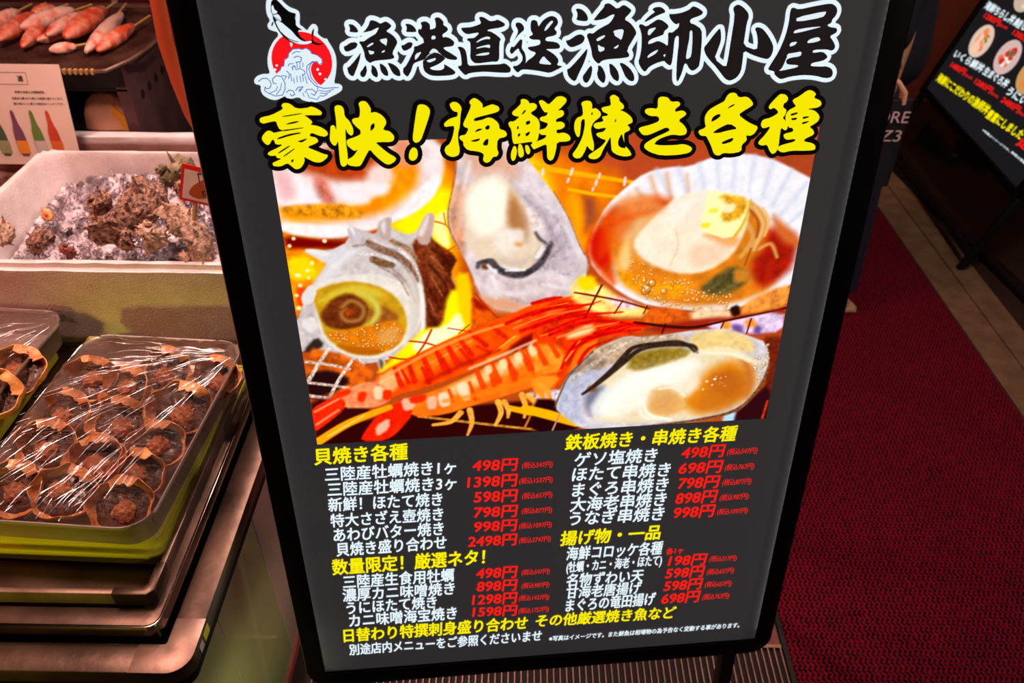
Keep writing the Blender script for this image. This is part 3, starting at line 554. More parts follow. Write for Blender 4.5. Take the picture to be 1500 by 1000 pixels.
F([(-205.9,809.8),(-183.1,784.5),(-179.1,740.6),(-191.6,702.4),(-203.9,689.8),(-192.2,734.9),(-197.3,779.1)], (216,204,196), 6, .9)
F([(-182.7,790.6),(-173.7,759.3),(-177.3,701.6),(-186.8,688.8),(-181.9,740.7)], (242,236,228), 3)
for q in ([(-161,831.5,2.8),(-140.3,812.7,2.9),(-138.6,791.5,2.3)], [(-165.2,807.9,2.9),(-144.9,776.5,2.9),(-146.1,751.5,2.4)], [(-167.4,771.4,2.9),(-155.2,739.3,3)], [(-172.1,740.2,2.7),(-162.3,713.9,2.8)]): Ln(q, (70,30,20), 3, .9, .4, 3)
for q in ([(-161.7,819.7,2),(-146.4,801,2)], [(-163.5,789.7,2),(-151.2,761.2,2.1)], [(-169.7,755.9,1.8),(-161.4,730,1.8)]): Ln(q, (168,104,72), 2.5, .9, .4, 3)
# fire between shell and prawns
F([(-255.7,634.7),(-232.4,658.4),(-198.4,690.1),(-178.9,710),(-153,708.6),(-142.3,766.2),(-121.8,770.8),(-109.5,758.8),(-111.5,700.2),(-162.4,680.4),(-216.9,654.3)], (255,226,30), 5)
F([(-130.9,793.6),(-108.4,792.5),(-111.3,706.2),(-124.5,704),(-129.9,759.8)], (255,196,10), 5)
F([(-201.7,681.2),(-173.9,706.8),(-147.6,711.2),(-128.3,736.7),(-119.3,703.7),(-162.5,678.9),(-189.5,668.2)], (255,251,206), 5)
F([(-109.3,764.5),(-71.7,721.9),(-95.5,708.3),(-111.4,703.2)], (206,96,34), 5, 1, .3, 8); F([(-109.5,758.8),(-81.9,734.2),(-105.1,735.5)], (150,40,24), 4)
for q in ([(-201.1,689.7,2),(-180.4,686,2.3),(-162.5,678.9,2)], [(-168.7,706.5,2.2),(-180.6,683,2.3),(-192.2,666.8,2)], [(-231.9,664.5,2.3),(-216.4,660.5,2.3),(-205.9,659.9,1.7)], [(-145.2,708.1,1.7),(-114.1,700.4,2)], [(-113.7,712.3,1.7),(-130,698.3,1.7)], [(-104.3,761.4,1.6),(-74.3,722,2.2),(-56,721.1,1.7)]): Ln(q, (176,60,20), 1)
# grill at the lower left
F([(-352.3,690),(-288.8,671),(-250.4,634.4),(-300.6,612),(-358.1,599.5)], (196,100,40), 4, 1, .4, 10)
F([(-357.7,622.1),(-349.1,646.8),(-315,647.8),(-288.3,627.2),(-316.9,609.8),(-354.6,596.1)], (44,22,24), 5)
for q in ([(-315.7,684.8,3.9),(-332.9,661.4,4.3),(-352.5,631.3,4.6)], [(-284.3,664.6,3.7),(-306,634.7,4.1),(-324.2,603.8,3.8)]): Ln(q, (226,204,190), 1.3, 1, .5, 3)
for q in ([(-352,664.1,3.7),(-321.6,657.6,3.7),(-291.3,647.9,3.4)], [(-352.9,628.2,3.8),(-325.9,622.6,3.8),(-297.5,615.7,3.5)], [(-354.7,605.2,5.9),(-321,597.1,5.3)]): Ln(q, (210,186,176), 1.3, 1, .5, 3)
F([(-354.2,599.3),(-297.1,595.5),(-261.8,570),(-302.2,549.1),(-355.3,518.5),(-356.3,563.1)], (60,20,22), 5)
F([(-279.4,557.7),(-168.5,570.3),(-1.6,575.9),(-0.5,481.7),(-356.7,508.1),(-354,528.8)], (52,14,16), 5)
Ln([(-196.9,557.1,3.7),(-114.3,539.4,3.8),(-0.9,515.7,3.8)], (176,128,60), 1.2, 1, .4, 4)
Ln([(-57.7,562.8,8.1),(-1.3,545.3,10.7),(38.8,535.6,9.5)], (252,172,20), 2)
F([(-35.2,588.1),(3.7,592.2),(31.7,590.4),(26.5,570.7),(-29.6,577.8)], (226,214,226), 4, 1, .4, 5)
for q in ([(-18.5,593.7,2.4),(-24,553.7,2.5),(-35.3,523.4,3.2)],): Ln(q, (190,120,60), 1)
# prawns
F([(-261.6,628.7),(-216.8,654.9),(-162.3,681.9),(-114,703.4),(-56,725.5),(-3.8,747.6),(48.3,750.7),(65.1,726.4),(-3.1,691.1),(-43.1,678.1),(-83.7,649.4),(-138.5,624.1),(-179.8,610.6),(-221.1,600.3),(-249.2,589)], (238,88,22), 2.5, 1, .25, 14)
F([(-234.5,633.4),(-163,669.7),(-109.1,694.1),(-107.1,675.6),(-164.5,641.7),(-214.8,612.9)], (248,122,44), 8, 1, .2, 8)
F([(-256.3,628.4),(-222.7,648.4),(-208,631.7),(-231.6,604.3),(-248.9,592.3)], (246,176,128), 5, 1, .2, 8)
for q in ([(-217.6,645,4.1),(-207.6,618.9,7.1)], [(-185.8,643,5.2),(-177.3,616.9,7.7)], [(-156.8,661.6,5.2),(-146.7,634.2,7.6)], [(-130.9,675.5,4.6),(-113.3,648,6.4)], [(-104.4,675.5,4),(-83.4,661.9,4.1)], [(-114.1,700.4,3.9),(-106.7,687.9,4)]): Ln(q, (204,42,10), 2.2, .9)
Ln([(-183,646,1.7),(-141.8,668.4,1.7),(-112.1,685.1,1.7)], (252,160,90), 1.5); Ln([(-89,652.8,7),(-45.7,687.4,8.6)], (240,130,40), 2); Ln([(-83.4,661.9,1.4),(-48.4,689.1,1.7)], (255,190,110), 1)
F([(-61.9,666.8),(-29.8,692.6),(12.7,702.3),(-3,685),(-43.2,659.5)], (120,24,10), 5)
F([(-320.1,605.2),(-261.6,628.7),(-236.7,607.8),(-238.7,585),(-266.6,577),(-309.6,579.9)], (244,150,110), 3, 1, .25, 7)
for q in ([(-282.4,607.6),(-269.1,606.7),(-276.4,587.6),(-286.7,591.5)], [(-247.4,608.5),(-231.4,607.5),(-238.4,588.3),(-248.9,592.3)], [(-317.2,606.6),(-295,614.8),(-293.4,605),(-315.7,596.7)]): F(q, (226,60,20), 3)
F([(-260.1,615.8),(-246.8,615),(-248.9,592.3),(-261,593.1)], (250,214,180), 3)
F([(-355.8,581.3),(-317.6,603.4),(-302.8,592.6),(-307.3,576.4),(-337.4,551.6),(-356.1,537.6),(-357.1,563.1)], (228,58,22), 2, 1, .3, 5)
for q in ([(-350.6,576,3.6),(-313.1,596.6,3.6)], [(-350.9,552.6,3.7),(-315.4,576.9,3.6)]): Ln(q, (248,150,120), 2)
F([(-211.1,589.8),(-166.7,603.3),(-116.8,626),(-56.7,655.6),(-3,681.9),(50,703.3),(77.2,695.7),(66,640.3),(-2,605.8),(-57.4,587.9),(-113.2,571.6),(-155.4,557.6),(-208.2,554.5)], (242,124,46), 2.5, 1, .16, 12)
F([(-155.8,602.6),(-116.9,622.8),(-56.7,650.9),(-8.3,674.5),(-5.4,660.4),(-57,628.7),(-106.6,605.9),(-151.1,589.1)], (250,196,140), 7, 1, .12, 8)
for q in ([(-89.2,643.4,6.4),(-80.5,606.9,8.4)], [(-60.8,649.6,6.4),(-48.9,612,8.4)], [(-32.4,665.1,5.8),(-18.7,624.7,7.8)], [(-117.3,613.1,4.8),(-110,583.1,6.7)], [(-149.1,602.1,4.8),(-144.5,582.1,6.7)], [(-8.2,669.9,5.2),(5.8,637.6,6.5)]): Ln(q, (226,72,16), 2.2, .85)
F([(-139.1,611.3),(-122.6,616.7),(-115.6,583.5),(-129.4,581.1)], (250,220,190), 3); F([(-167.1,596.8),(-150.6,599),(-146.2,575.5),(-163,569.9)], (250,214,190), 3); F([(-29.7,674.2),(-13.7,679.4),(-13.5,660.8),(-27,658.5)], (252,226,196), 4)
F([(-250.3,575.9),(-211.1,589.8),(-204.8,562.7),(-226.4,533.5),(-250.3,514.3),(-289.1,516.5),(-281.8,534)], (222,50,22), 2.2, 1, .25, 6)
for q in ([(-221.9,590.5),(-200,592.4),(-201.4,572.5),(-218.3,567)], [(-264.3,543.1),(-240.9,558.4),(-242.7,538.1),(-263.5,522.3)], [(-183.7,591.3),(-167.2,593.5),(-168.5,570.3),(-182.5,567.9)]): F(q, (248,186,160), 3)
for q in ([(-210.8,593.1),(-183.3,597.8),(-184.2,584.7),(-206.4,579.6)], [(-240.2,534.5),(-224.8,553.9),(-226.1,536.9),(-241.4,520.7)]): F(q, (230,60,30), 3)
Ln([(-355.3,518.5,11.2),(-301.8,552.5,10.4),(-239.4,576.8,7.9)], (244,166,44), 2); Ln([(-337.4,529.4,2.5),(-278.7,564.4,2.4)], (255,210,110), 1)
for q in ([(-133.1,559.5,8),(-149.1,543.5,6.2),(-175.8,539.6,4.4)], [(-119,563.6,8),(-116.5,539.5,6.3),(-124.1,516.4,3.2)], [(-75.6,575.8,8),(-71.2,555.2,6.8),(-80.1,532.8,4.4)], [(-65.9,575.2,7.4),(-59.9,559.6,6.2),(-60.7,546,3.8)], [(-39.4,586.7,7.3),(-33,562.8,6.2),(-35.3,544.2,3.8)], [(-29.6,584.4,6.1),(-18.4,570.3,6.2),(-22.6,560.4,3.1)]): Ln(q, (240,172,84), 1.6, 1, .2, 4)
F([(-23.2,716.3),(7.9,747),(44.7,742.1),(66.7,720.3),(88.6,708.7),(142.7,704.2),(138.8,683),(106.4,680.3),(71.2,677.6),(47.3,666.6),(32,629.6),(21.6,604.3),(5.1,592.1),(-22.7,593.9)], (226,70,20), 3, 1, .4, 8)
F([(-23,670.7),(9.2,675),(25.9,655.4),(21.1,623.8),(-11.8,619.4),(-22.8,626.5)], (245,150,66), 6, 1, .25, 8)
F([(25.1,686.4),(62,705.6),(69.3,690),(30.7,678.4)], (250,214,164), 5); F([(-7.6,733.2),(24,731.5),(29.6,719.4),(-2.1,715.1)], (238,110,50), 4)
for q in ([(-23.3,741.3,4.4),(2.7,747.2,5),(18.3,749.3,1.7)], [(-23.2,722.2,3.4),(18.6,737.7,3.9),(49.9,744.8,1.4)], [(-23.1,701.3,3.4),(24.3,719.7,4.5),(69,727.6,1.4)], [(-7.1,691.3,2.9),(45.7,712.5,4),(88.3,713.2,1.7)], [(21,630.3,4.2),(41.6,673.2,3.5),(89.8,685.8,2.9),(148.1,703.9,1.2)], [(68.1,687,4),(105.4,697.2,4.6),(142.9,701.2,1.7)], [(31.7,642.4,2.4),(57.6,681.5,2.3),(111.1,690.7,1.7)]): Ln(q, (196,26,10), 1.6, .95, .3, 5)
for q in ([(-15.4,730.7,1.7),(29,740,1.4)], [(26.2,642.7,3),(46.9,675.9,2.3)], [(-12.4,687,1.7),(43.3,703.6,1.7)]): Ln(q, (255,150,60), 1.2)
F([(-22.8,620.1),(21.3,617.3),(5.1,592.1),(-6,592.9),(2.8,558.7),(-5.8,572.8),(-22.7,593.9)], (240,150,60), 4)
Ln([(-11.7,603.1,6.1),(2.4,585.7,6.1),(5.6,558.5,3.7)], (238,160,70), 1.6)
F([(35.8,777.1),(75.1,766.6),(108.2,738.8),(146.4,725),(147.6,710),(88.3,713.2),(55.8,726.9),(28.8,748.8)], (254,220,140), 6, 1, .2, 8)
F([(38.3,779.8),(64,781.3),(67.5,761.2),(46.8,756.5)], (250,206,20), 5); F([(75.9,749.3),(113.3,741.5),(135.7,725.6),(103.7,724.3)], (240,206,226), 5, .9, .3, 6)
for q in ([(36.4,755.6,1.9),(60.1,750.1,2.5),(102.9,739.1,2.2),(146.6,723.5,2.3)], [(75.2,765.1,2.5),(63.3,738.2,2.2),(53.6,715.1,2.3)], [(106.8,738.9,2.2),(96.1,718.8,2.3)], [(143.5,728.1,2.3),(139,716.4,2.3)]): Ln(q, (110,26,10), 1)
F([(141.3,722.3),(178.5,726.3),(218.8,703.1),(209.4,688.3),(171.5,684.3),(137.9,695.4)], (200,100,40), 6, 1, .3, 8)
F([(206.4,717.3),(265.9,718.6),(273.9,700.1),(247.4,692.3),(213.9,697.2)], (236,206,170), 5, 1, .15, 8)
F([(138.1,692.3),(202.6,700.9),(245.9,704.6),(295.6,701.9),(350.5,720.2),(358.9,670.6),(299.8,672.4),(237.2,685.2),(166.2,681.5)], (150,52,36), 5)
F([(233.5,693.1),(263.2,697.6),(349.3,711.2),(355.5,673.9),(299.8,672.4),(242.7,684.9)], (228,206,232), 4, 1, .2, 6)
for q in ([(272.3,690.9),(289,690),(294,674.2),(276.7,678.3)], [(308.5,688.9),(320.2,685.2),(319.8,669.7),(308,673.4)]): F(q, (120,90,140), 5)
for q in ([(258,694.8),(271.6,696.5),(270.7,681.8),(259.6,682.4)], [(290.9,696.1),(307.2,698.2),(311.8,685.7),(298.2,683.3)]): F(q, (236,150,60), 5)
Ln([(126.6,702.1,3.5),(206.6,689.1,4.1),(260.5,697.1,2.9),(354.2,714.6,2.9)], (70,20,16), 1.2); Ln([(260.8,694.7,2.6),(256.8,682.6,2.4)], (90,24,16), 1); Ln([(301.6,698.5,2.7),(298.2,674,2.4)], (90,24,16), 1); Ln([(173.1,696.4,2.6),(169,681.3,2.3)], (60,20,16), 1)
F([(265.9,718.6),(278.8,724),(286.4,708.5),(273.5,703.1)], (40,20,16), 3)
F([(282,720.8),(321.9,745.4),(353.2,752.7),(356.6,716.8),(286.9,705.4)], (226,150,80), 5, 1, .3, 8)
F([(317.4,666.6),(367.9,666.9),(371,615.3),(369.1,501.9),(341.8,503.9),(341.7,600.6)], (112,46,28), 5, 1, .3, 10)
F([(292.1,518),(332.2,567.5),(347.3,583.5),(369.6,498.3),(300,503.2)], (52,20,26), 5)
F([(281.8,529.3),(301.7,535),(299.5,506.8),(281.5,508.1)], (190,220,235), 4)
Ln([(349.7,549.1,3.9),(346.2,514.3,4)], (190,70,40), 1.5, 1, .4, 3)
F([(-22.7,577.3),(13.8,574.9),(34.5,535.9),(61,516.6),(-22.4,504.8)], (42,14,20), 4); Ln([(-33.8,559.5,12.4),(11.6,542.7,13.9),(46.3,526.4,9.6)], (250,176,26), 2)
Ln([(20,547.3,2.5),(9.1,516.7,3.2)], (190,140,120), 1)
# oyster at the lower right
F([(10.7,559.9),(19.1,591.2),(32.3,619.9),(64,656.2),(90.6,670.3),(117.2,681.2),(150.5,673.1),(182.7,680.5),(220.8,684.6),(262,685.4),(300,670.8),(333,656.3),(343,610.4),(330.7,577.8),(313.1,537.7),(273.8,522.8),(224.5,515.7),(151.4,511.9),(93.1,511.4),(55.3,515.2),(28.8,538)], (210,204,208), 2, 1, .14, 12)
F([(64,656.2),(117.3,679.6),(150.5,673.1),(193.8,679.9),(217.3,665.5),(167.7,664.3),(124.4,654.2),(98.2,631.9),(67.9,627.4)], (192,168,144), 4, 1, .3, 6)
F([(32.2,621.5),(66.9,652.9),(92.3,638.7),(76.6,620.4),(37.9,616.3)], (150,128,112), 5, 1, .3, 6)
F([(12.7,559.7),(32.3,616.6),(67.9,627.4),(88,613.1),(55.5,588.9),(51.3,548.6),(63.7,521.6),(34.5,537.7)], (192,192,208), 5, 1, .14, 8)
F([(210.4,679),(262.3,682.9),(306.1,667.3),(317.4,638),(295.4,644.1),(219.3,646.4)], (228,202,146), 5, 1, .1, 9)
F([(59.1,568.5),(82.8,606.9),(120,637),(168.9,650),(224.9,646.7),(275.7,643.7),(312.2,625.4),(327.2,591.5),(308.2,551.9),(267.2,528.6),(209.1,522),(121.7,521.1),(75,528.9)], (231,216,186), 6)
F([(114.3,640.6),(151.9,655.8),(195.9,657.9),(222.1,646.9),(175.4,639.4),(131.7,628.3)], (150,128,56), 7, 1, .2, 8)
F([(89.4,586.7),(132,623.4),(187.4,629.7),(231.6,636.7),(206.7,605.7),(157.1,589),(119,564.5),(103.1,541.6),(85.3,553.1)], (246,241,231), 12)
F([(231,590.9),(255.8,622.3),(288.8,630),(320.4,598.6),(316.1,558.3),(277.7,538.3),(237.6,530.6),(209.1,551.6)], (208,134,44), 14)
F([(252.5,602.8),(285.7,610.6),(310.2,579.1),(287.1,556.8),(258.6,575.7)], (172,96,44), 12)
F([(293.6,636.2),(317.5,618.5),(326.3,578.1),(311.1,551.7),(304.4,599.6)], (190,120,60), 10)
F([(155.3,575.7),(179.8,589.2),(213.6,565),(217.7,538.9),(184.9,530.7),(157.5,546.5)], (222,178,116), 8); F([(164.7,564.9),(183.7,577.2),(196.5,562.8),(189.7,542.6),(169,547.5)], (196,150,100), 7)
F([(190.2,600.1),(228.8,610.9),(237.5,583.8),(216.5,564.9),(192,580)], (238,226,204), 9)
Ln([(144.3,569.6,3.1),(149.7,534.9,4.5),(179.5,525.8,3.2)], (244,236,220), 3); Ln([(233.7,643,3),(276.1,640.5,4.3),(309.3,625.6,3.1)], (246,236,214), 3)
F([(54.8,568.8),(69.2,596.3),(91.8,593.2),(72.2,560.8),(69,533.5)], (128,128,146), 8)
F([(62.7,547.8),(89,593.3),(106.4,585.6),(92.1,531.9)], (226,226,226), 8)
Ln([(61.2,586.8,3.1),(82.7,608.6,3.7),(98.5,625.5,4.2),(114.1,643.8,7.2),(129.5,660.2,5.3),(167.6,665.2,4.5),(200.8,664.6,3.9),(222.1,646.9,2.7)], (58,44,38), 1.8, 1, .4, 4)
F([(60.9,595.1),(74.8,597.6),(75.4,584.2),(62.7,585.1)], (130,90,60), 3)
P.bubbles([(312.7,651.1),(336.4,652.9),(344.1,603.7),(329.7,584.6),(315.1,625.2)], 30, 1.5, 4, (150,110,60), (240,226,190))
P.bubbles([(258.2,602.5),(278.4,601.2),(281,581),(260.7,582.3)], 10, 1, 2, (200,140,60), (255,240,210))
Ln([(151.3,513,2.9),(238.7,520,3.9),(301.6,535.7,4.6),(333.6,577.6,3.8),(342,617,2.5)], (116,80,50), 2, 1, .4, 4)
Ln([(11.8,559.8,2.5),(21.9,591,2.5),(35,619.7,2.4),(66.7,656.1,2.7)], (96,74,66), 1.6, .8, .5, 4)
# second pass: markings, folds and highlights
for q in ([(-225.6,644.7,6.9),(-218.9,615.6,9.4)], [(-205.4,652.8,6.9),(-199.1,620.8,9.4)], [(-183.5,662.7,6.9),(-174.8,630.8,10.6)], [(-163.9,672.1,6.9),(-153.8,642.1,10.5)], [(-147.6,680.3,6.8),(-134.7,649.8,10.5)], [(-129.3,688.4,6.8),(-112.9,661,9.3)], [(-110.1,696.4,5.6),(-91.1,675.8,8)], [(-82.5,706.9,5.6),(-61.7,687.6,6.8)]): Ln(q, (206,46,14), 2.2, .9, .2, 5)
Ln([(-245.6,628.8,4.1),(-173.5,669.6,4.6),(-103.7,698.5,4),(-40.3,715.3,2.8)], (255,168,100), 2, .75); Ln([(-182,618.4,6.5),(-126.9,644.9,7),(-72.6,667.3,5.8)], (168,36,10), 4, .7)
for q in ([(-105.8,632.8,7.1),(-97.3,604.5,9.6)], [(-83.8,644.2,7),(-73.6,612.8,10.8)], [(-62.1,653.6,7),(-48.9,621.6,10.7)], [(-40.5,664.2,7),(-25.3,631.7,10.7)], [(-19,672.8,6.9),(-3.6,640.5,9.5)], [(-0.3,681,5.8),(14.8,652.1,8.2)]): Ln(q, (224,74,18), 2.2, .9, .2, 5)
for q in ([(-95.9,638.6),(-84.9,644.2),(-82,630.1),(-91.9,623)], [(-74,648.6),(-62.1,652.9),(-59.1,637.6),(-70,631.9)], [(-51.3,658.6),(-40.5,664.2),(-36.2,648.9),(-47.1,641.9)], [(-29.7,667.3),(-20.1,671.6),(-14.6,657.6),(-24.3,651.9)]): F(q, (254,222,178), 3, .9)
Ln([(-156.9,582.1,5.5),(-84.9,595.2,6.7),(-29.7,613.9,6.6),(14,635.7,5.4)], (236,132,44), 4, .7); Ln([(-116.4,637.9,3.5),(-72.8,656.1,4.1),(-19,680.2,3.5)], (255,226,190), 2.5, .7)
for q in ([(-61.4,710.5,4.5),(-8.8,730.2,5),(64.7,735.7,1.7)], [(-40.4,697.3,4.5),(23,716.6,5.1),(108,720.4,1.7)], [(2.3,688.8,4.6),(65.9,708.3,5.1),(147.5,694.1,2.3)], [(35.2,662.2,4.1),(77.7,684.5,4.6),(137,689.8,1.7)], [(-29.8,709.9,2.8),(33.3,729.1,2.8),(75.1,739.8,1.1)], [(46.9,637.5,4.8),(61.3,661.9,4.1),(94.4,675.5,1.8)]): Ln(q, (190,26,12), 1.8, .9, .25, 5)
for q in ([(-50.9,702.1,2.3),(1.8,721.3,2.2),(54.4,728,1.1)], [(13.1,683.3,2.9),(55.6,696.1,2.9),(103.6,703.8,1.1)]): Ln(q, (255,150,90), 1.5, .8)
Ln([(35.7,605.8,4.3),(69,634.8,5.4),(121.9,670.8,4.7),(187.3,675.8,4.7)], (204,190,174), 3, .8, .4, 4)
Ln([(54.4,581.4,3.7),(81.5,602.9,5.5),(113.3,633.4,6.6),(139.4,656,6),(177.6,661.4,5.4),(216.7,657.8,5.4),(226.9,645.8,3)], (52,38,30), 2, .95, .35, 4)
F([(116.6,625.5),(139.9,649.7),(189.4,653.1),(218.4,642.5),(180.5,629.3),(136.7,616.5)], (142,118,52), 5, .85, .25, 6)
Ln([(229.1,646.9,4.8),(273.7,648.1,6.7),(320,620.8,6.8)], (244,230,196), 4, .85)
F([(72.3,556.6),(115.4,599.4),(181.1,622.8),(242.1,630.8),(207,588.3),(141.5,548.5),(102.5,526.8)], (250,246,236), 10, .75)
F([(252.3,592),(301.7,608.8),(320.3,567.4),(282.9,531.9),(229.7,535.5)], (184,114,48), 11, .65); F([(156.5,578.1),(184,589.7),(209,567.9),(200.7,534),(165.8,532.9)], (214,168,110), 8, .8)
Ln([(148.7,568.5,3.8),(159.7,536.8,4.5),(195.8,523.8,3.9)], (250,242,226), 2.5, .9); Ln([(173.3,582.4,2.5),(196,583.6,3.1),(214.8,567.5,2.5)], (250,240,220), 2, .8)
for q in ([(246.5,592.4,3.1),(247.7,592.3,3.1)], [(258.8,595.6,3.8),(259.9,595.6,3.8)], [(256,585.1,2.5),(256.6,585.1,2.5)], [(242.5,577.9,2.5),(243,577.9,2.5)]): Ln(q, (255,250,235), 1, .95)
F([(-109,912.5),(-77.6,927.6),(-54.1,906.9),(-59.5,861.2),(-94.3,841.6),(-110.4,873.7)], (251,245,232), 9, .85); F([(-53.2,901.8),(-34.8,875.7),(-28.9,837.1),(-45.8,837.9),(-58.4,871.5)], (166,120,82), 8, .8)
Ln([(-98.8,807.4,3.7),(-80.2,810.8,4.7),(-70.4,798.3,5.3),(-50.2,788.4,6.4),(-24.8,792.8,5.9),(-8.6,808.6,5.3),(-1.3,828.9,3.1)], (72,64,68), 2.5, .95, .5, 4)
for q in ([(-85.4,803.4,3.7),(-74.5,791.9,4.2)], [(-60.3,794.5,3.2),(-34.9,794.4,3.7)], [(-18.8,812.3,3.2),(-9.8,828.2,3.1)]): Ln(q, (244,240,240), 2, .85)
Ln([(-34.8,901.1,4.9),(-0.3,858.6,6.6),(23.3,809.3,5.8)], (176,160,170), 6, .6, .3, 6); Ln([(-101.3,777.5,5.3),(-60.8,758.4,6.5),(-9.2,761.5,5.5)], (232,222,224), 5, .7)
F([(-88.3,788.1),(-60.6,775.5),(-71.3,747.5),(-91.6,760)], (232,220,220), 5, .7); F([(-59.6,854.4),(-34.9,855.9),(-34.9,834.7),(-54.8,834.5)], (244,238,232), 5, .8)
F([(96.9,901),(136.9,894.4),(163.7,872.7),(118.8,869.3),(84.4,860.3)], (222,160,106), 8, .7); F([(71.8,861.9),(98.1,881.6),(119.5,859.9),(86.6,818.4),(66.9,802.8)], (206,90,36), 9, .6)
F([(192.9,882.9),(212.5,887.3),(211.6,850.7),(193.3,829.9),(171.7,841.7)], (232,214,190), 8, .5); Ln([(173.7,846.9,2.1),(179.9,819.6,2.7),(171.1,792.3,2.2)], (222,200,172), 2, .7)
for q in ([(293.2,871.1,3.2),(304.9,852,3.7),(302,830.6,3.2)], [(280,874.2,2.6),(296.9,847,3.2),(289.5,809.1,3.3)]): Ln(q, (226,184,130), 2, .85)
P.C *= (1 + (P.noise(P.X, P.Z, 6, 2)-.5)*.07)[..., None]
g_ = P.C.mean(2, keepdims=True); P.C = g_+(P.C-g_)*1.22; P.C = (P.C-.52)*1.12+.52     # punchy print
P.build('seafood_photo', .0005, board)

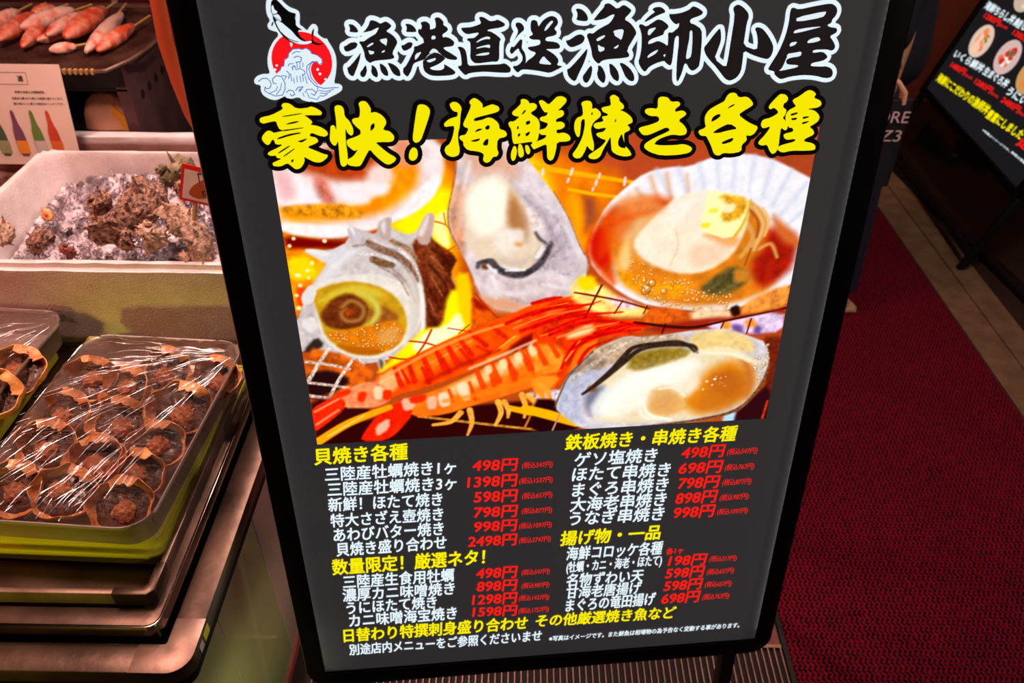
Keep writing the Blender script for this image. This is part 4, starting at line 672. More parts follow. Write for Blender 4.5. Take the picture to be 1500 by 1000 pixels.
# --- headline lettering traced as brush shapes: dark characters on a white outline
TITLE = [
 ([(-241,1118.8),(-235.9,1118.7),(-232.1,1115.2),(-230.2,1111.4),(-230.7,1109.8),(-233.8,1109.4),(-240.9,1110.5),(-239.6,1112.9),(-239.8,1115.8)],),
 ([(-248.9,1094.4),(-246.8,1094.8),(-240.6,1098.6),(-234.9,1099),(-232.5,1097.3),(-232.9,1095),(-235.1,1092),(-243.3,1088.7),(-247,1088.3),(-249,1090.9)],),
 ([(-229.6,1087.4),(-231,1081.4),(-234.2,1073.3),(-238.9,1064.2),(-241.2,1059.9),(-244.3,1060.7),(-247.1,1063.9),(-247.7,1070.6),(-245.2,1071),(-239.4,1076.5),(-232.9,1083.4)],),
 ([(-225.2,1109.2),(-221.6,1112.5),(-217.5,1117.3),(-215.5,1122.6),(-211.9,1122.7),(-207.4,1121),(-204,1118.7),(-200.8,1119.9),(-197.6,1121.1),(-194.1,1119.5),(-190.8,1116.1),(-192.6,1113.9),(-196.9,1111),(-197.5,1110),(-192.1,1107),(-187.8,1102.9),(-185.7,1098.4),(-186.2,1095.9),(-192.9,1085.5),(-190.6,1081.4),(-191.3,1079.4),(-196.6,1078.3),(-212.5,1077.4),(-217.9,1076),(-219.6,1074.5),(-224.1,1077.6),(-225.7,1082.2),(-225.7,1087.3),(-228.5,1095.4),(-230.8,1098.4),(-229.1,1099.9),(-225,1099.3),(-219.4,1103.1),(-212.9,1106.4),(-210.2,1107.8),(-207.8,1111.2),(-205.9,1114.6),(-209.1,1113.7),(-214.5,1111.1),(-219.8,1110)],
  [(-221.9,1094.2),(-221.3,1092.7),(-214.4,1096),(-213.7,1097.5),(-215.3,1097.9)], [(-206.7,1100.8),(-200.8,1102.2),(-197,1102.1),(-199,1093.7),(-200.9,1095.7),(-203.9,1097.3)], [(-220.8,1089.7),(-217.7,1088.6),(-213.9,1088),(-214.4,1085.5),(-219.2,1084.3)], [(-205.3,1087.3),(-202,1089.2),(-201,1088.7),(-202.2,1086.9),(-204.9,1086.3)]),
 ([(-226.1,1072.6),(-224.7,1071),(-224.4,1065.9),(-226.8,1060.3),(-229.7,1058.3),(-232.7,1059.9),(-233.3,1064),(-229.2,1068.1)],), ([(-219.1,1072.4),(-216.2,1071.8),(-213.3,1068.7),(-211.7,1063.5),(-212.3,1058.8),(-214.4,1057.7),(-218.8,1061.1),(-219.9,1065.8),(-218.6,1068.8)],),
 ([(-208.8,1074.2),(-205.5,1073.1),(-201.6,1069.4),(-199.4,1064.2),(-199.5,1060.1),(-201.5,1059.1),(-205,1060.7),(-207.9,1064.4),(-208.8,1069.6)],), ([(-199.6,1074.7),(-194.9,1073.9),(-189.8,1071.2),(-185.5,1065.9),(-184.8,1061.2),(-185.5,1058.7),(-188.2,1058.7),(-192.8,1060.9),(-195.6,1065.1),(-197.8,1070.9)],),
 ([(-175.4,1117.9),(-170,1117.8),(-166,1115.7),(-163.1,1112.2),(-162.3,1108.8),(-166,1108.4),(-175.3,1108.8),(-173.5,1112),(-173.8,1115.4)],), ([(-181.4,1094.3),(-178.5,1094.2),(-173,1097.6),(-168.9,1097.2),(-167.7,1095.5),(-168.6,1093),(-170.4,1090.5),(-176.9,1087.6),(-179.5,1088.2),(-181.4,1091.3)],),
 ([(-157.2,1118.5),(-154.8,1119.9),(-151.1,1120.3),(-147.6,1118.3),(-145.9,1115.8),(-146.5,1110.9),(-143.9,1111.3),(-139.6,1112.7),(-139.3,1118.6),(-140.6,1123),(-137.9,1124.4),(-134.3,1123.9),(-129.9,1119.4),(-130.6,1115.5),(-126.5,1113.4),(-125.1,1110.9),(-126.3,1108.5),(-132.2,1105.1),(-131.6,1101.6),(-128.7,1102.6),(-123.5,1100.9),(-118.9,1097.3),(-118.3,1094.3),(-120.8,1091.4),(-131.9,1090.6),(-130.4,1088),(-123.2,1083.8),(-116,1079.1),(-115.6,1077),(-117.7,1075.7),(-123.6,1076.2),(-129.4,1077.9),(-135,1082.6),(-137.5,1085.2),(-149.8,1083.4),(-153.2,1078.9),(-154.4,1077.4),(-160.9,1075.6),(-166.8,1073.7),(-169.1,1071.7),(-171.7,1064.5),(-176,1057.9),(-178.6,1058.7),(-182,1062.7),(-181,1068.4),(-178.3,1069.8),(-174.7,1074.9),(-169.9,1082.9),(-166.9,1087.9),(-166.6,1092.4),(-162.9,1092.8),(-158.5,1094.7),(-154.2,1096.7),(-155.1,1098.7),(-155,1100.7),(-158.9,1104.7),(-160.8,1108.2),(-160,1112.2),(-156.9,1111.1),(-155.6,1115)],
  [(-144.8,1103.9),(-140.6,1104.1),(-140.3,1100.3),(-145.6,1099.7)], [(-165.6,1083.8),(-157.5,1086.7),(-162.7,1079.7),(-166.6,1076.7)], [(-149.5,1083.6),(-147.4,1086.9),(-144.6,1089.6),(-140.5,1088.8),(-137.2,1084.7),(-143.3,1085.1)]),
 ([(-154.4,1077.4),(-149.8,1082.4),(-142.3,1084.8),(-137,1084.1),(-129.4,1077.9),(-132.1,1075.9),(-136,1072.9),(-141,1070.4),(-149.1,1067.6),(-148.2,1066),(-143.4,1064.6),(-136.5,1064.4),(-132.6,1066.1),(-131.7,1068.7),(-132.4,1071.6),(-129.2,1070.1),(-122,1065.3),(-118.1,1061.6),(-120.1,1059),(-126.6,1057.9),(-138.5,1057.6),(-148.1,1058.2),(-155.3,1062.5),(-157.2,1067.2),(-157.4,1076)], [(-153.4,1075.9),(-148,1077.3),(-141.5,1079),(-141.7,1076.6),(-146,1074.7),(-149.3,1073.7)]),
 ([(-88.4,1123.4),(-85,1124),(-80.9,1122.3),(-75.7,1118.7),(-69.4,1119.1),(-66.8,1120.5),(-63.1,1118.9),(-57.9,1115.9),(-57.7,1113.4),(-62.2,1111.3),(-78,1109.4),(-78.6,1107.9),(-74.9,1107.3),(-68.7,1103.7),(-62.4,1098.6),(-64.3,1095.6),(-64.9,1087.5),(-65.1,1075.2),(-68.2,1072.2),(-72.5,1072.9),(-93.5,1070.8),(-98.2,1074),(-100.4,1078.2),(-99.4,1087.3),(-99.6,1096.4),(-103.2,1097.5),(-103.1,1100),(-97.9,1100.4),(-95.2,1100.3),(-90.9,1103.2),(-88.7,1106.2),(-94,1105.8),(-102.5,1104.5),(-106.6,1106.5),(-109.6,1110.1),(-109.5,1112.1),(-106.4,1112.3),(-98,1112.5),(-90.5,1114.6),(-85.8,1116.5),(-87.2,1119.9)],
  [(-92.4,1095.7),(-86.8,1099.6),(-79.3,1101.8),(-75.6,1100.9),(-75.7,1098.7),(-80.4,1099),(-86.3,1097.6),(-91.1,1095.2)], [(-92.6,1089.2),(-85.9,1091),(-75.8,1092.8),(-76.1,1088.3),(-80.7,1089.7),(-86,1089.5),(-91.4,1088.1)], [(-93.2,1081.1),(-86.7,1082.9),(-76.5,1083.7),(-77.7,1081.2),(-83,1080.3),(-92.7,1080.2)]),
 ([(-115.2,1090.7),(-111.4,1091.1),(-107.8,1089.5),(-105.2,1086.4),(-103.9,1079.3),(-103.2,1069),(-96.3,1068.8),(-81.2,1069.5),(-63.9,1069.5),(-59.6,1070.8),(-55.3,1068.8),(-51,1064.5),(-51.6,1060.4),(-54.3,1059.2),(-66.2,1059.7),(-83.5,1061.4),(-96.5,1060.7),(-102.5,1059.8),(-105.8,1057.8),(-108.5,1058.7),(-112.6,1063.5),(-115.6,1067.2),(-115,1068.8),(-110.7,1069.2),(-110.9,1077.4),(-112.2,1085.6)],),
 ([(-44.7,1116.3),(-41,1116.8),(-37.3,1115),(-34.9,1111.4),(-34.9,1108),(-37.9,1105.5),(-41.6,1102.6),(-45.3,1098.2),(-47.3,1095.4),(-44.8,1100.7),(-42.3,1105.1),(-42.6,1109.1),(-45.2,1112.6)],),
 ([(-52.4,1085.2),(-50.2,1090.2),(-47.6,1088.6),(-43.2,1093.6),(-39.5,1097.8),(-36.8,1097),(-37.3,1091.9),(-37.9,1087.4),(-34.2,1082.7),(-32.8,1077.5),(-32.5,1071.5),(-34.7,1066.2),(-39.1,1064.2),(-42.9,1058.9),(-45.6,1061.3),(-48.8,1065.5),(-47.7,1067.4),(-44.5,1067),(-40.1,1069.5),(-36.9,1073.5),(-37.1,1078.7),(-40.6,1083.9),(-41.7,1087.5),(-45.4,1085),(-49.8,1080.5),(-51.7,1082.6)],),
 ([(-27.2,1115.7),(-25.7,1118.7),(-22.5,1119.1),(-19.3,1117.5),(-18.2,1113.6),(-17.7,1111.4),(-12.4,1118.4),(-7.2,1121.7),(-1.9,1123.3),(3.4,1121.2),(5.9,1117),(5.2,1113.1),(1,1108.7),(4.3,1105.6),(4.3,1102.6),(1.2,1100.7),(-9,1098.9),(-9,1094.8),(-0.3,1094.3),(6.1,1092.5),(8.9,1088.8),(7.9,1085.8),(-0.2,1085.5),(-8.8,1085.7),(-5.6,1084.1),(2.1,1079.3),(7.1,1073.5),(7.1,1069.8),(5,1066.8),(12.7,1065.2),(8.9,1063),(-3,1057.5),(-11.8,1059.3),(-20.6,1061.1),(-31.5,1062.5),(-38,1062.6),(-41.8,1059.6),(-42.9,1058.9),(-41.2,1064.3),(-33.6,1069.3),(-30.4,1073.4),(-23.9,1077.3),(-20.1,1081.9),(-27.2,1084.1),(-30.9,1087.2),(-29.3,1088.9),(-21.8,1089.5),(-15.4,1091.4),(-15.4,1096.5),(-25,1096.7),(-28.8,1098.8),(-28.8,1100.8),(-24,1102.5),(-27.2,1107.8)],
  [(-10.7,1106.9),(-8.6,1111.9),(-3.9,1116.7),(-1.3,1117.9),(-0.2,1116.6),(-2.8,1113.2),(-7,1108.3),(-10.2,1106.4)], [(-17.6,1069.4),(-11.5,1078.3),(-7.6,1073.8),(-0.4,1067.4),(-9.7,1068.2)]),
 ([(26.1,1129.9),(29.7,1130.7),(34.5,1129.2),(39.5,1124.7),(41.7,1119.6),(41,1116.5),(36.8,1116.1),(27.1,1117.7),(28.8,1122.1),(28.3,1126.5)],), ([(15.7,1095.3),(19.3,1095.2),(28.9,1101.3),(34.3,1101.7),(38.4,1098.8),(38.2,1094.8),(35.3,1090.9),(23.2,1086.5),(18.3,1089),(16,1092.5)],), ([(42.6,1086.1),(41.9,1078.6),(38,1066.9),(32.8,1056.4),(28.7,1046.7),(24.3,1048.3),(19.2,1053.8),(17.5,1061.6),(20.8,1062.4),(27.4,1069),(35.7,1078.1)],),
 ([(47.7,1116.7),(52.2,1122.7),(60.2,1131.4),(60.7,1134.7),(66,1135.9),(71,1132.9),(74.7,1129.8),(78.3,1130.2),(82.4,1133.2),(85.4,1133.1),(93.6,1128),(92.6,1124.7),(85.1,1117.6),(92.7,1113.5),(98.6,1107.1),(101.4,1102),(100.4,1099.1),(90.5,1082.1),(94.5,1076.7),(93.5,1073.8),(83,1072.6),(68.1,1072.1),(60.8,1070.5),(56.6,1066.5),(51.5,1070.7),(48.1,1076.1),(47.2,1083.1),(43.8,1092.4),(40.4,1100.5),(43.4,1103.2),(48.3,1102),(53,1105.9),(60.1,1109.7),(67.2,1112.9),(70.6,1116.8),(73.9,1123.4),(69.1,1122.4),(62.1,1118.6),(54.9,1117.1)],
  [(52.5,1094.5),(53.6,1096.8),(63,1100.5),(62.5,1097.7),(54.8,1093.1)], [(72.5,1104.3),(78.5,1106.2),(85.5,1106.1),(85,1100.6),(83.2,1093.8),(79.1,1096.8),(74.7,1099.1),(74.5,1101.4)], [(54.3,1089.9),(58.7,1086.9),(63.1,1086),(62.9,1082.5),(56.3,1080.5)], [(74.2,1085.3),(80.8,1089.2),(79.1,1085.2),(75.5,1084.2)]),
 ([(48,1065.5),(49.4,1060.7),(48.1,1052.4),(45,1045.9),(41.7,1044.2),(38.3,1047.3),(37.3,1052.7),(41.4,1058),(45,1063.2)],), ([(55.8,1065.3),(59.8,1064.6),(63.8,1059.2),(66.4,1051.9),(65.7,1045.4),(63.3,1043.4),(57.4,1048.6),(55,1055.2),(56.3,1060.6)],), ([(69.6,1067.3),(74.7,1065.4),(80.7,1058.7),(83.2,1052.1),(83,1046.7),(80.8,1045.3),(75.6,1048.7),(71.5,1054.8),(70.5,1061.4)],), ([(82,1068),(88.3,1066.6),(96.2,1060.7),(101.5,1053.4),(102.7,1047.4),(101,1044.8),(95.9,1045.8),(90.5,1051.3),(86.9,1058.6)],),
 ([(118.9,1128.6),(123,1130.4),(129.1,1130.3),(134.3,1126.6),(134.5,1123.8),(131,1122.8),(123.9,1120.1),(116.9,1116.4),(111,1113.7),(109.7,1114.3),(113.1,1118.1),(118.2,1122.5),(122.3,1124.7),(119.1,1126.9)],),
 ([(103.4,1109.3),(105,1111.8),(108.8,1110.9),(112.6,1108.5),(120.8,1113.5),(126,1116.7),(131.6,1115.5),(139.4,1110.2),(140.4,1106.8),(135.2,1102.9),(134.9,1098.9),(128.3,1096.8),(121.1,1094.7),(117,1091.9),(116.6,1088.4),(121.5,1089.5),(128.7,1092.2),(136.4,1089.1),(141.1,1085.5),(140.9,1093.6),(140,1101.7),(145.2,1101),(148.7,1103.8),(152.6,1107.1),(152.8,1112.2),(149.9,1110),(145.4,1112.4),(140.6,1117.6),(139.3,1122.6),(144.5,1122),(155.3,1123.4),(163.6,1126.6),(167.4,1130.4),(171.8,1129.5),(179.6,1125.2),(181.2,1122.3),(177.8,1119.6),(165.9,1115.9),(166.4,1111.4),(171.5,1110.1),(181.4,1104.2),(183.2,1091.5),(183.6,1062.1),(179.7,1057.4),(174.8,1055.4),(170.7,1058.2),(166.2,1064.9),(163.8,1063.8),(162.2,1054.2),(157.7,1042.3),(155.4,1046),(154.3,1064),(154.2,1078.2),(154.6,1087.5),(153.5,1097.9),(149.4,1095.7),(148.8,1088.8),(148.8,1076),(148,1064.2),(145.7,1062.5),(141,1065.5),(138.2,1068.6),(128.4,1065.9),(119.9,1061.9),(115.4,1055.5),(110.7,1059.2),(105.7,1067.6),(107.7,1074.6),(108.7,1086.3),(107.8,1099),(105.4,1105.9)],
  [(115.4,1104.5),(117.7,1106.2),(125.5,1107.7),(121.6,1103.2),(117.7,1098.7),(115.1,1099.4)], [(116.6,1072.1),(117.6,1075.6),(123.5,1079.5),(130.1,1082.3),(127.4,1077.7),(121.4,1074.3)], [(136.1,1075.1),(139.3,1076.8),(138.5,1072.7)], [(166.7,1102.8),(169.7,1103.3),(171.2,1091.8),(171.7,1073.1),(168.2,1070.2),(165,1070.3),(165.7,1082.6),(167.1,1093)]),
 ([(216.6,1128),(222.6,1131.6),(229.5,1128.3),(236.8,1121.7),(238.3,1116.4),(236.6,1109.9),(236.3,1097.9),(235.9,1083.9),(253.7,1078),(253.6,1087.8),(250.8,1097.6),(247.3,1103.7),(250.9,1105.4),(257.9,1102.8),(266.4,1094.2),(273.8,1083.6),(274.6,1076.2),(272.3,1069.5),(268.7,1067.1),(261.8,1068.5),(249.2,1072.5),(237.1,1078.4),(237.5,1066),(237.2,1053.4),(232.9,1045.9),(224.7,1042.1),(218.3,1044.4),(210.6,1052.8),(202.9,1061.2),(196.2,1067),(189.4,1074.6),(186.1,1082.6),(190.5,1088),(197.2,1097.6),(204,1105.6),(206.2,1098.6),(207,1090.1),(204.5,1080.4),(201.2,1069.3),(217.2,1058),(218.5,1068.9),(219.2,1088.6),(220.5,1118.5)],),
 ([(288.4,1124.2),(291.2,1126.8),(298.8,1124),(319,1127.7),(335.6,1130.1),(341,1129.3),(346.3,1125.4),(347.9,1120.7),(346.9,1115.9),(343.1,1111.8),(343.2,1108.2),(337.8,1105.3),(342.2,1103.1),(350.4,1102),(352.3,1099),(350.9,1096),(343.6,1092.5),(349.4,1086.8),(353.4,1080.6),(352.7,1076.9),(349.1,1075.1),(343.3,1077.1),(325.9,1076.9),(325.2,1073.2),(338.4,1074.7),(345.4,1069.5),(345.4,1066.4),(340.5,1063.4),(326.8,1061.2),(325.4,1057.5),(340.5,1056.5),(345.9,1057),(353.2,1054.2),(356.9,1049),(356,1043.3),(348.8,1041.8),(333,1045.8),(317.9,1046.9),(301.8,1045.4),(290.1,1042.2),(285.7,1044.5),(280.2,1049.1),(280.4,1052.3),(270.6,1054.4),(274.7,1062.5),(281.9,1076.1),(287.1,1093.1),(289,1108.8)],
  [(297.5,1115.2),(332.7,1121.6),(333.8,1119.2),(330.7,1114.5),(298.5,1109.8)], [(296.4,1096.6),(298.3,1100.8),(314.4,1103.2),(332.7,1104.2),(321.3,1101.5),(308.6,1098.7)], [(294.4,1081.3),(294.9,1086.2),(304,1087.2),(300.7,1083)], [(315.7,1085.1),(318.2,1089.4),(329.7,1092.2),(333.2,1087.8),(324.3,1085.5)], [(293.1,1073.1),(302.3,1074),(311.1,1075.6),(311.1,1069.8),(297.9,1068.2),(293.5,1066.4)], [(285.1,1052.4),(289.2,1055.9),(291.5,1062.7),(293.1,1069),(295.2,1068.3),(292.6,1064),(295.3,1060.1),(310,1059.1),(308.7,1056.6),(297.6,1054.4)]),
]
out_, blk = MB(), MB()
for g in TITLE:
    phalo(out_, g[0], 5.2, .0006, V0); pfill(blk, g[0], .0009, V0)
    for h_ in g[1:]: pfill(out_, h_, .0012, V0)
to = out_.build('title_outline', white_ink, board, smooth=False); blk.build('title_lettering', title_black, board, smooth=False)
SUB = [
 ([(-360.1,1012.7),(-356.7,1014.9),(-344.9,1016.9),(-329.3,1024.1),(-331.7,1028),(-328.2,1031.3),(-321.4,1030.4),(-314,1023.6),(-300.9,1024.3),(-296,1026.2),(-288.8,1022.9),(-283.9,1018.9),(-285.1,1015.1),(-291.3,1015.2),(-306.7,1015.7),(-302.4,1013.2),(-296.3,1006.8),(-300.6,1003.8),(-289.9,1001.9),(-281.3,996.1),(-279.6,991.3),(-283.9,988.2),(-291.5,990.1),(-300.3,994.3),(-303.2,989.7),(-294.9,987.8),(-292.4,982.9),(-297.5,979.9),(-308.2,976.2),(-297.1,971),(-288.1,966.6),(-283.2,965.6),(-284.8,961.6),(-292.6,956.1),(-300.6,956.4),(-309.4,961.6),(-313,964.2),(-313.1,957.6),(-319,949.6),(-325.6,947.9),(-331.1,953.4),(-334.6,956.8),(-344,952.5),(-352.5,953.3),(-353.5,957.4),(-345.9,960.4),(-340.8,962.7),(-347,963.7),(-347.2,967),(-352.8,966.4),(-357.3,968.2),(-356,971.4),(-343.4,976.6),(-336.6,980.4),(-345.9,980.7),(-346.6,986.3),(-348.8,987.2),(-353.8,980.2),(-357.5,981.1),(-361.3,986.8),(-360.5,991.5),(-353.2,998.4),(-348,997.4),(-346,995),(-335.6,997.1),(-329.3,997.6),(-337.7,998.7),(-339.9,1004.3),(-340.6,1009.8),(-349.3,1008.5),(-356.5,1006.8),(-360,1008.8)],
  [(-330.6,1004.8),(-326.4,1007),(-315.3,1009),(-312.4,1008.1),(-318.8,1006)], [(-318.9,983.8),(-314,985.2),(-305.9,987.4),(-307.8,985),(-313.7,982)], [(-330.2,959.9),(-325.9,962.2),(-327.3,958.2),(-329,956.9)], [(-332.9,1015.4),(-309.4,1018.4),(-307.7,1017.3),(-331.5,1014.1)], [(-342.8,988.7),(-328.4,993.3),(-313.4,995.1),(-312.5,993.5),(-326.4,991.1),(-341.9,986.8)], [(-344.3,970.6),(-328.9,979.3),(-328.2,977.8),(-343.7,968.8)], [(-336.2,998.3),(-318.2,1000),(-308.7,1000.9),(-308.5,1000),(-319.9,998.4),(-334.1,996.7)], [(-338.8,965.7),(-323.2,975.6),(-322.8,974.3),(-338,964.4)]),
 ([(-268.5,1024.6),(-264.4,1026.8),(-259.2,1025.6),(-256.9,1021.2),(-257.2,1012.6),(-251.9,1007),(-248.3,997.4),(-248.7,991.1),(-251.6,988.3),(-255.9,992.1),(-257.8,999.3),(-259.3,980.2),(-258.6,963.9),(-260.3,952.5),(-265.5,949),(-269.2,952),(-269,967.6),(-268.4,983.7),(-271.9,976.6),(-275.7,977.5),(-278.9,984.1),(-276.7,995.2),(-275.7,1001.5),(-271.1,1002.9),(-268.9,994.9),(-267.9,1010.6)],),
 ([(-238.8,1028.4),(-233.9,1031),(-228.6,1029.6),(-224,1021),(-225.3,1015.6),(-219.7,1017.3),(-212.2,1013.6),(-207.3,1007.2),(-207,1002.5),(-211.4,996.3),(-210.8,994.3),(-203.8,992.8),(-198.8,987.1),(-198.9,982.3),(-202.6,979.1),(-216.9,979.6),(-222.5,979),(-217.4,974),(-208.6,965.5),(-197.9,958.6),(-200.7,953.7),(-208.3,949.8),(-214.5,952.5),(-224.8,962.8),(-230.4,971.2),(-236,963.2),(-243.7,950.2),(-248.7,949.1),(-258.1,950.7),(-261,954.2),(-260.5,958.3),(-252.1,962.1),(-244.7,971.6),(-249.8,968.9),(-254.1,972.8),(-257.7,976.1),(-258.5,983.4),(-247.9,986.6),(-239.6,990),(-239.8,995.6),(-242,997.2),(-248.3,1004.5),(-248.7,1008.5),(-245.3,1010.3),(-239.1,1010.5),(-237.3,1020.6)], [(-226.8,1000.7),(-221.7,1004.2),(-221.5,998.2),(-227.5,992.8)]),
 ([(-167.7,1022.4),(-163.7,1024.9),(-156.7,1023.6),(-152,1018.1),(-152.7,1011.8),(-160.2,993.1),(-165.9,979.6),(-172.5,976.5),(-176.2,980.7),(-173.6,995.1)],), ([(-182.4,961.3),(-180.3,967.8),(-176,971.8),(-171.4,969.2),(-170.6,961.7),(-173.1,956),(-178.1,953.7),(-182,956.3)],),
 ([(-127.4,1024.3),(-122.5,1026.8),(-117.1,1025.1),(-112.6,1019.2),(-114.6,1010.7),(-116,996.4),(-118.8,986.9),(-119.1,978.8),(-117.2,965.7),(-119.1,959.1),(-127.4,956.9),(-134.5,960.5),(-137,966.3),(-134.8,971.2),(-130.6,973.5),(-126.3,980.7),(-122.3,996.6),(-127.1,996.8),(-135.1,995.8),(-135.7,1000.3),(-129.1,1005.6),(-121.8,1007.7),(-118.6,1008.4),(-117.6,1013.9),(-123.1,1014.9),(-126.8,1019.7)],),
 ([(-102.4,1027.5),(-97.2,1030.8),(-91.8,1028),(-86.4,1022.4),(-87.3,1017.7),(-80.1,1020.6),(-74.5,1022.3),(-67.4,1019.5),(-65.6,1015.5),(-68.4,1012.4),(-80.4,1009.6),(-90,1007.6),(-98.1,1005.4),(-98.2,1001.5),(-86.9,1003.5),(-80.5,1006.2),(-74.1,1004.7),(-67,998.1),(-66.3,990.9),(-59.9,989.1),(-56.7,984.9),(-58.4,980.9),(-69,978.8),(-70,965.7),(-67.7,960.7),(-70.2,955.8),(-75.1,955.9),(-79.4,949.4),(-84.4,947.9),(-88.4,951.4),(-86.5,959.7),(-92.9,963.2),(-107.5,965.3),(-112.9,972.1),(-112,976.1),(-117.4,980.4),(-116.5,984.4),(-109.2,985),(-104.9,992.9),(-111.2,995.5),(-111.8,999.5),(-107.5,1007.3),(-100.7,1021.2),(-103,1024.4)],
  [(-98.6,987.9),(-93.7,992.5),(-87.2,992.3),(-90.5,990)], [(-84.8,993.9),(-80.7,996.9),(-78.3,995.3),(-79.2,991.3),(-83.3,990.6)], [(-103.8,977.5),(-97.3,978.9),(-90.8,980.3),(-92.5,977.1),(-99,975.7)], [(-88.6,971.3),(-85.2,977.7),(-80.3,980),(-81.3,970.2)]),
 ([(-39.5,1026.5),(-35.6,1027.9),(-30,1025.4),(-28.4,1021.5),(-23.6,1022.4),(-18.8,1019.6),(-19.6,1014.9),(-26.8,1010.4),(-25.9,1008.5),(-17.9,1003),(-14.9,995.7),(-16.1,983.6),(-17.7,975.5),(-22.6,970.7),(-25.8,973.8),(-34,972.7),(-45.5,971.5),(-48.7,971.6),(-50.3,978.2),(-51,989.6),(-55,996.1),(-54.1,1000.1),(-47.7,999.9),(-40.4,1006.1),(-45.2,1006.2),(-50,1008.7),(-50,1011.9),(-44.4,1016.4),(-38.8,1021.8)],
  [(-38.8,1008.7),(-34,1014.6),(-32.4,1012.9),(-36.4,1008.6)], [(-44.5,992.6),(-42.1,994.9),(-41.8,990.9),(-43.7,989.7)], [(-33.2,999.5),(-27.5,1000.9),(-27.2,996.9),(-32.4,994.6)], [(-42.9,984.5),(-39.7,985.2),(-40.5,981.1),(-43.5,980.4)], [(-34,984.2),(-27.5,987.2),(-28.3,983.2),(-32.4,980.1)]),
 ([(-48.7,969.1),(-45.5,968.2),(-44.2,961.5),(-46.4,951.6),(-49.7,948.7),(-52.2,952.6),(-52.1,960.1)],), ([(-42.2,971.4),(-38.9,971.3),(-35.7,962.9),(-35.4,956.2),(-39,953),(-42.3,955.6),(-43.1,963.1)],), ([(-34,969.5),(-29.9,969.3),(-27.1,962.6),(-27.8,958.5),(-30.4,956.9),(-33.2,961.2)],), ([(-25,972.4),(-20.9,971.5),(-19.6,965.7),(-21.7,963.3),(-25,965.8)],),
 ([(-17.2,1024.3),(-13.2,1025.7),(-9.2,1023.6),(-4.4,1019.2),(2,1025.3),(5.9,1029.1),(12.3,1029.7),(18,1026.4),(18.1,1022.5),(12.6,1016.3),(7,1011.8),(13.5,1012.4),(15.7,1008.3),(13.7,1004.4),(5.6,1001.5),(4.9,997.5),(12.2,998.1),(16.3,995.5),(16.7,991.5),(12.4,988.4),(5.9,987.8),(6.8,982.9),(14.9,984.2),(21.6,981.6),(25,976.5),(22.6,972.5),(7,972.2),(6.3,963.1),(3.2,950.7),(-0.9,947.5),(-5.1,951),(-5.7,961.9),(-6.1,970.2),(-16,966.4),(-20.9,964.1),(-27.5,969.2),(-22.6,972.4),(-7.9,977.6),(-6.3,981.7),(-12.8,981.9),(-16.1,984.4),(-16.1,988.5),(-8,989.8),(-4,996.1),(-11.4,998.8),(-15.4,1000.5),(-14.6,1004.5),(-6.6,1005.8),(-5,1010.5),(-9.1,1009.9),(-13.1,1015.5)],),
 ([(36.6,1020.7),(42.2,1023.3),(48.7,1022.4),(50.9,1017.6),(50.7,1012.4),(56,1013.8),(62.3,1007.7),(62.2,1002.9),(53,995.7),(50.1,988),(52.1,978.1),(55.3,968.1),(55.1,958.1),(49.5,961.7),(45.9,966.8),(44.5,960.2),(39.1,950.3),(31.6,949.7),(26.9,954.9),(33.6,963.9),(39.8,976.9),(42.5,991.5),(41.9,1001.2),(37.4,998.9),(37,986.8),(36.1,977.8),(32.8,977.9),(28.8,987),(29,996.7),(32.1,1002.3),(37.2,1003.7),(39.6,1006),(38.8,1014)], [(49.3,1007.3),(52.5,1008.8),(51,1004.1)]),
 ([(72.6,1027.2),(77.3,1029.9),(84,1026.1),(85.1,1021.3),(91.1,1016.4),(91.4,1011.6),(85.8,1010.2),(93.3,1007.6),(101,1001.8),(103.8,996.8),(103.2,993.6),(96.8,991.4),(100.3,988),(101.3,984.7),(97.3,982.4),(93.3,980.9),(95.1,965.1),(100.5,959.9),(104.2,954.8),(105.2,951.4),(97.7,949.9),(87.5,952),(78.9,957.3),(77.5,967.4),(76.4,977.3),(73.9,972.5),(67.1,959.4),(64.1,951.1),(57.6,947.6),(50,949.1),(48.1,953.3),(55.4,958.1),(65.1,964.5),(71.4,972.6),(64.7,974.4),(57.9,978.8),(57.7,982),(67.5,983.4),(70.6,989),(57.5,986.9),(53.2,991.1),(55.5,995.1),(66.9,996.4),(63.3,1002.9),(71.4,1003.5),(71.3,1005.9),(64.7,1008.5),(62.5,1013.3),(66,1014.8),(74.9,1016.1),(73.7,1022.4)],
  [(86.4,972.1),(90.8,981),(93.4,971.8),(97.9,960.9),(90.3,962),(86.7,965.4)], [(79.8,994.3),(81.8,1000.3),(82.8,996.7)]),
 ([(134.1,1023.3),(138.8,1025.7),(147.1,1024.1),(151.2,1018.4),(161.1,1019),(164.3,1014.5),(157.5,1009.4),(157.9,1005.5),(166.8,1007.7),(172.3,1004.5),(172.1,1001),(162.6,995),(170.5,989.3),(175.9,981.9),(174.6,976.4),(168.2,975.2),(156.9,977),(147.8,974.6),(138.9,971.2),(133.4,964.9),(143.3,963.1),(161.9,963),(173,964.2),(182.8,960.5),(185.4,956.7),(181.8,952.1),(166.9,949.8),(144.4,949.7),(129,954.9),(121.1,960.7),(121.6,966.2),(133.1,973.2),(151,980.9),(153.5,983.5),(148.2,986.8),(137.9,982.2),(125.4,977.1),(118,977.4),(112,984.8),(113.6,987.5),(128,990.6),(138.7,994.8),(136.7,1001.1),(125.4,1001.5),(118.6,1006.1),(119.2,1010.5),(126.4,1011.6),(135.2,1010.1)],),
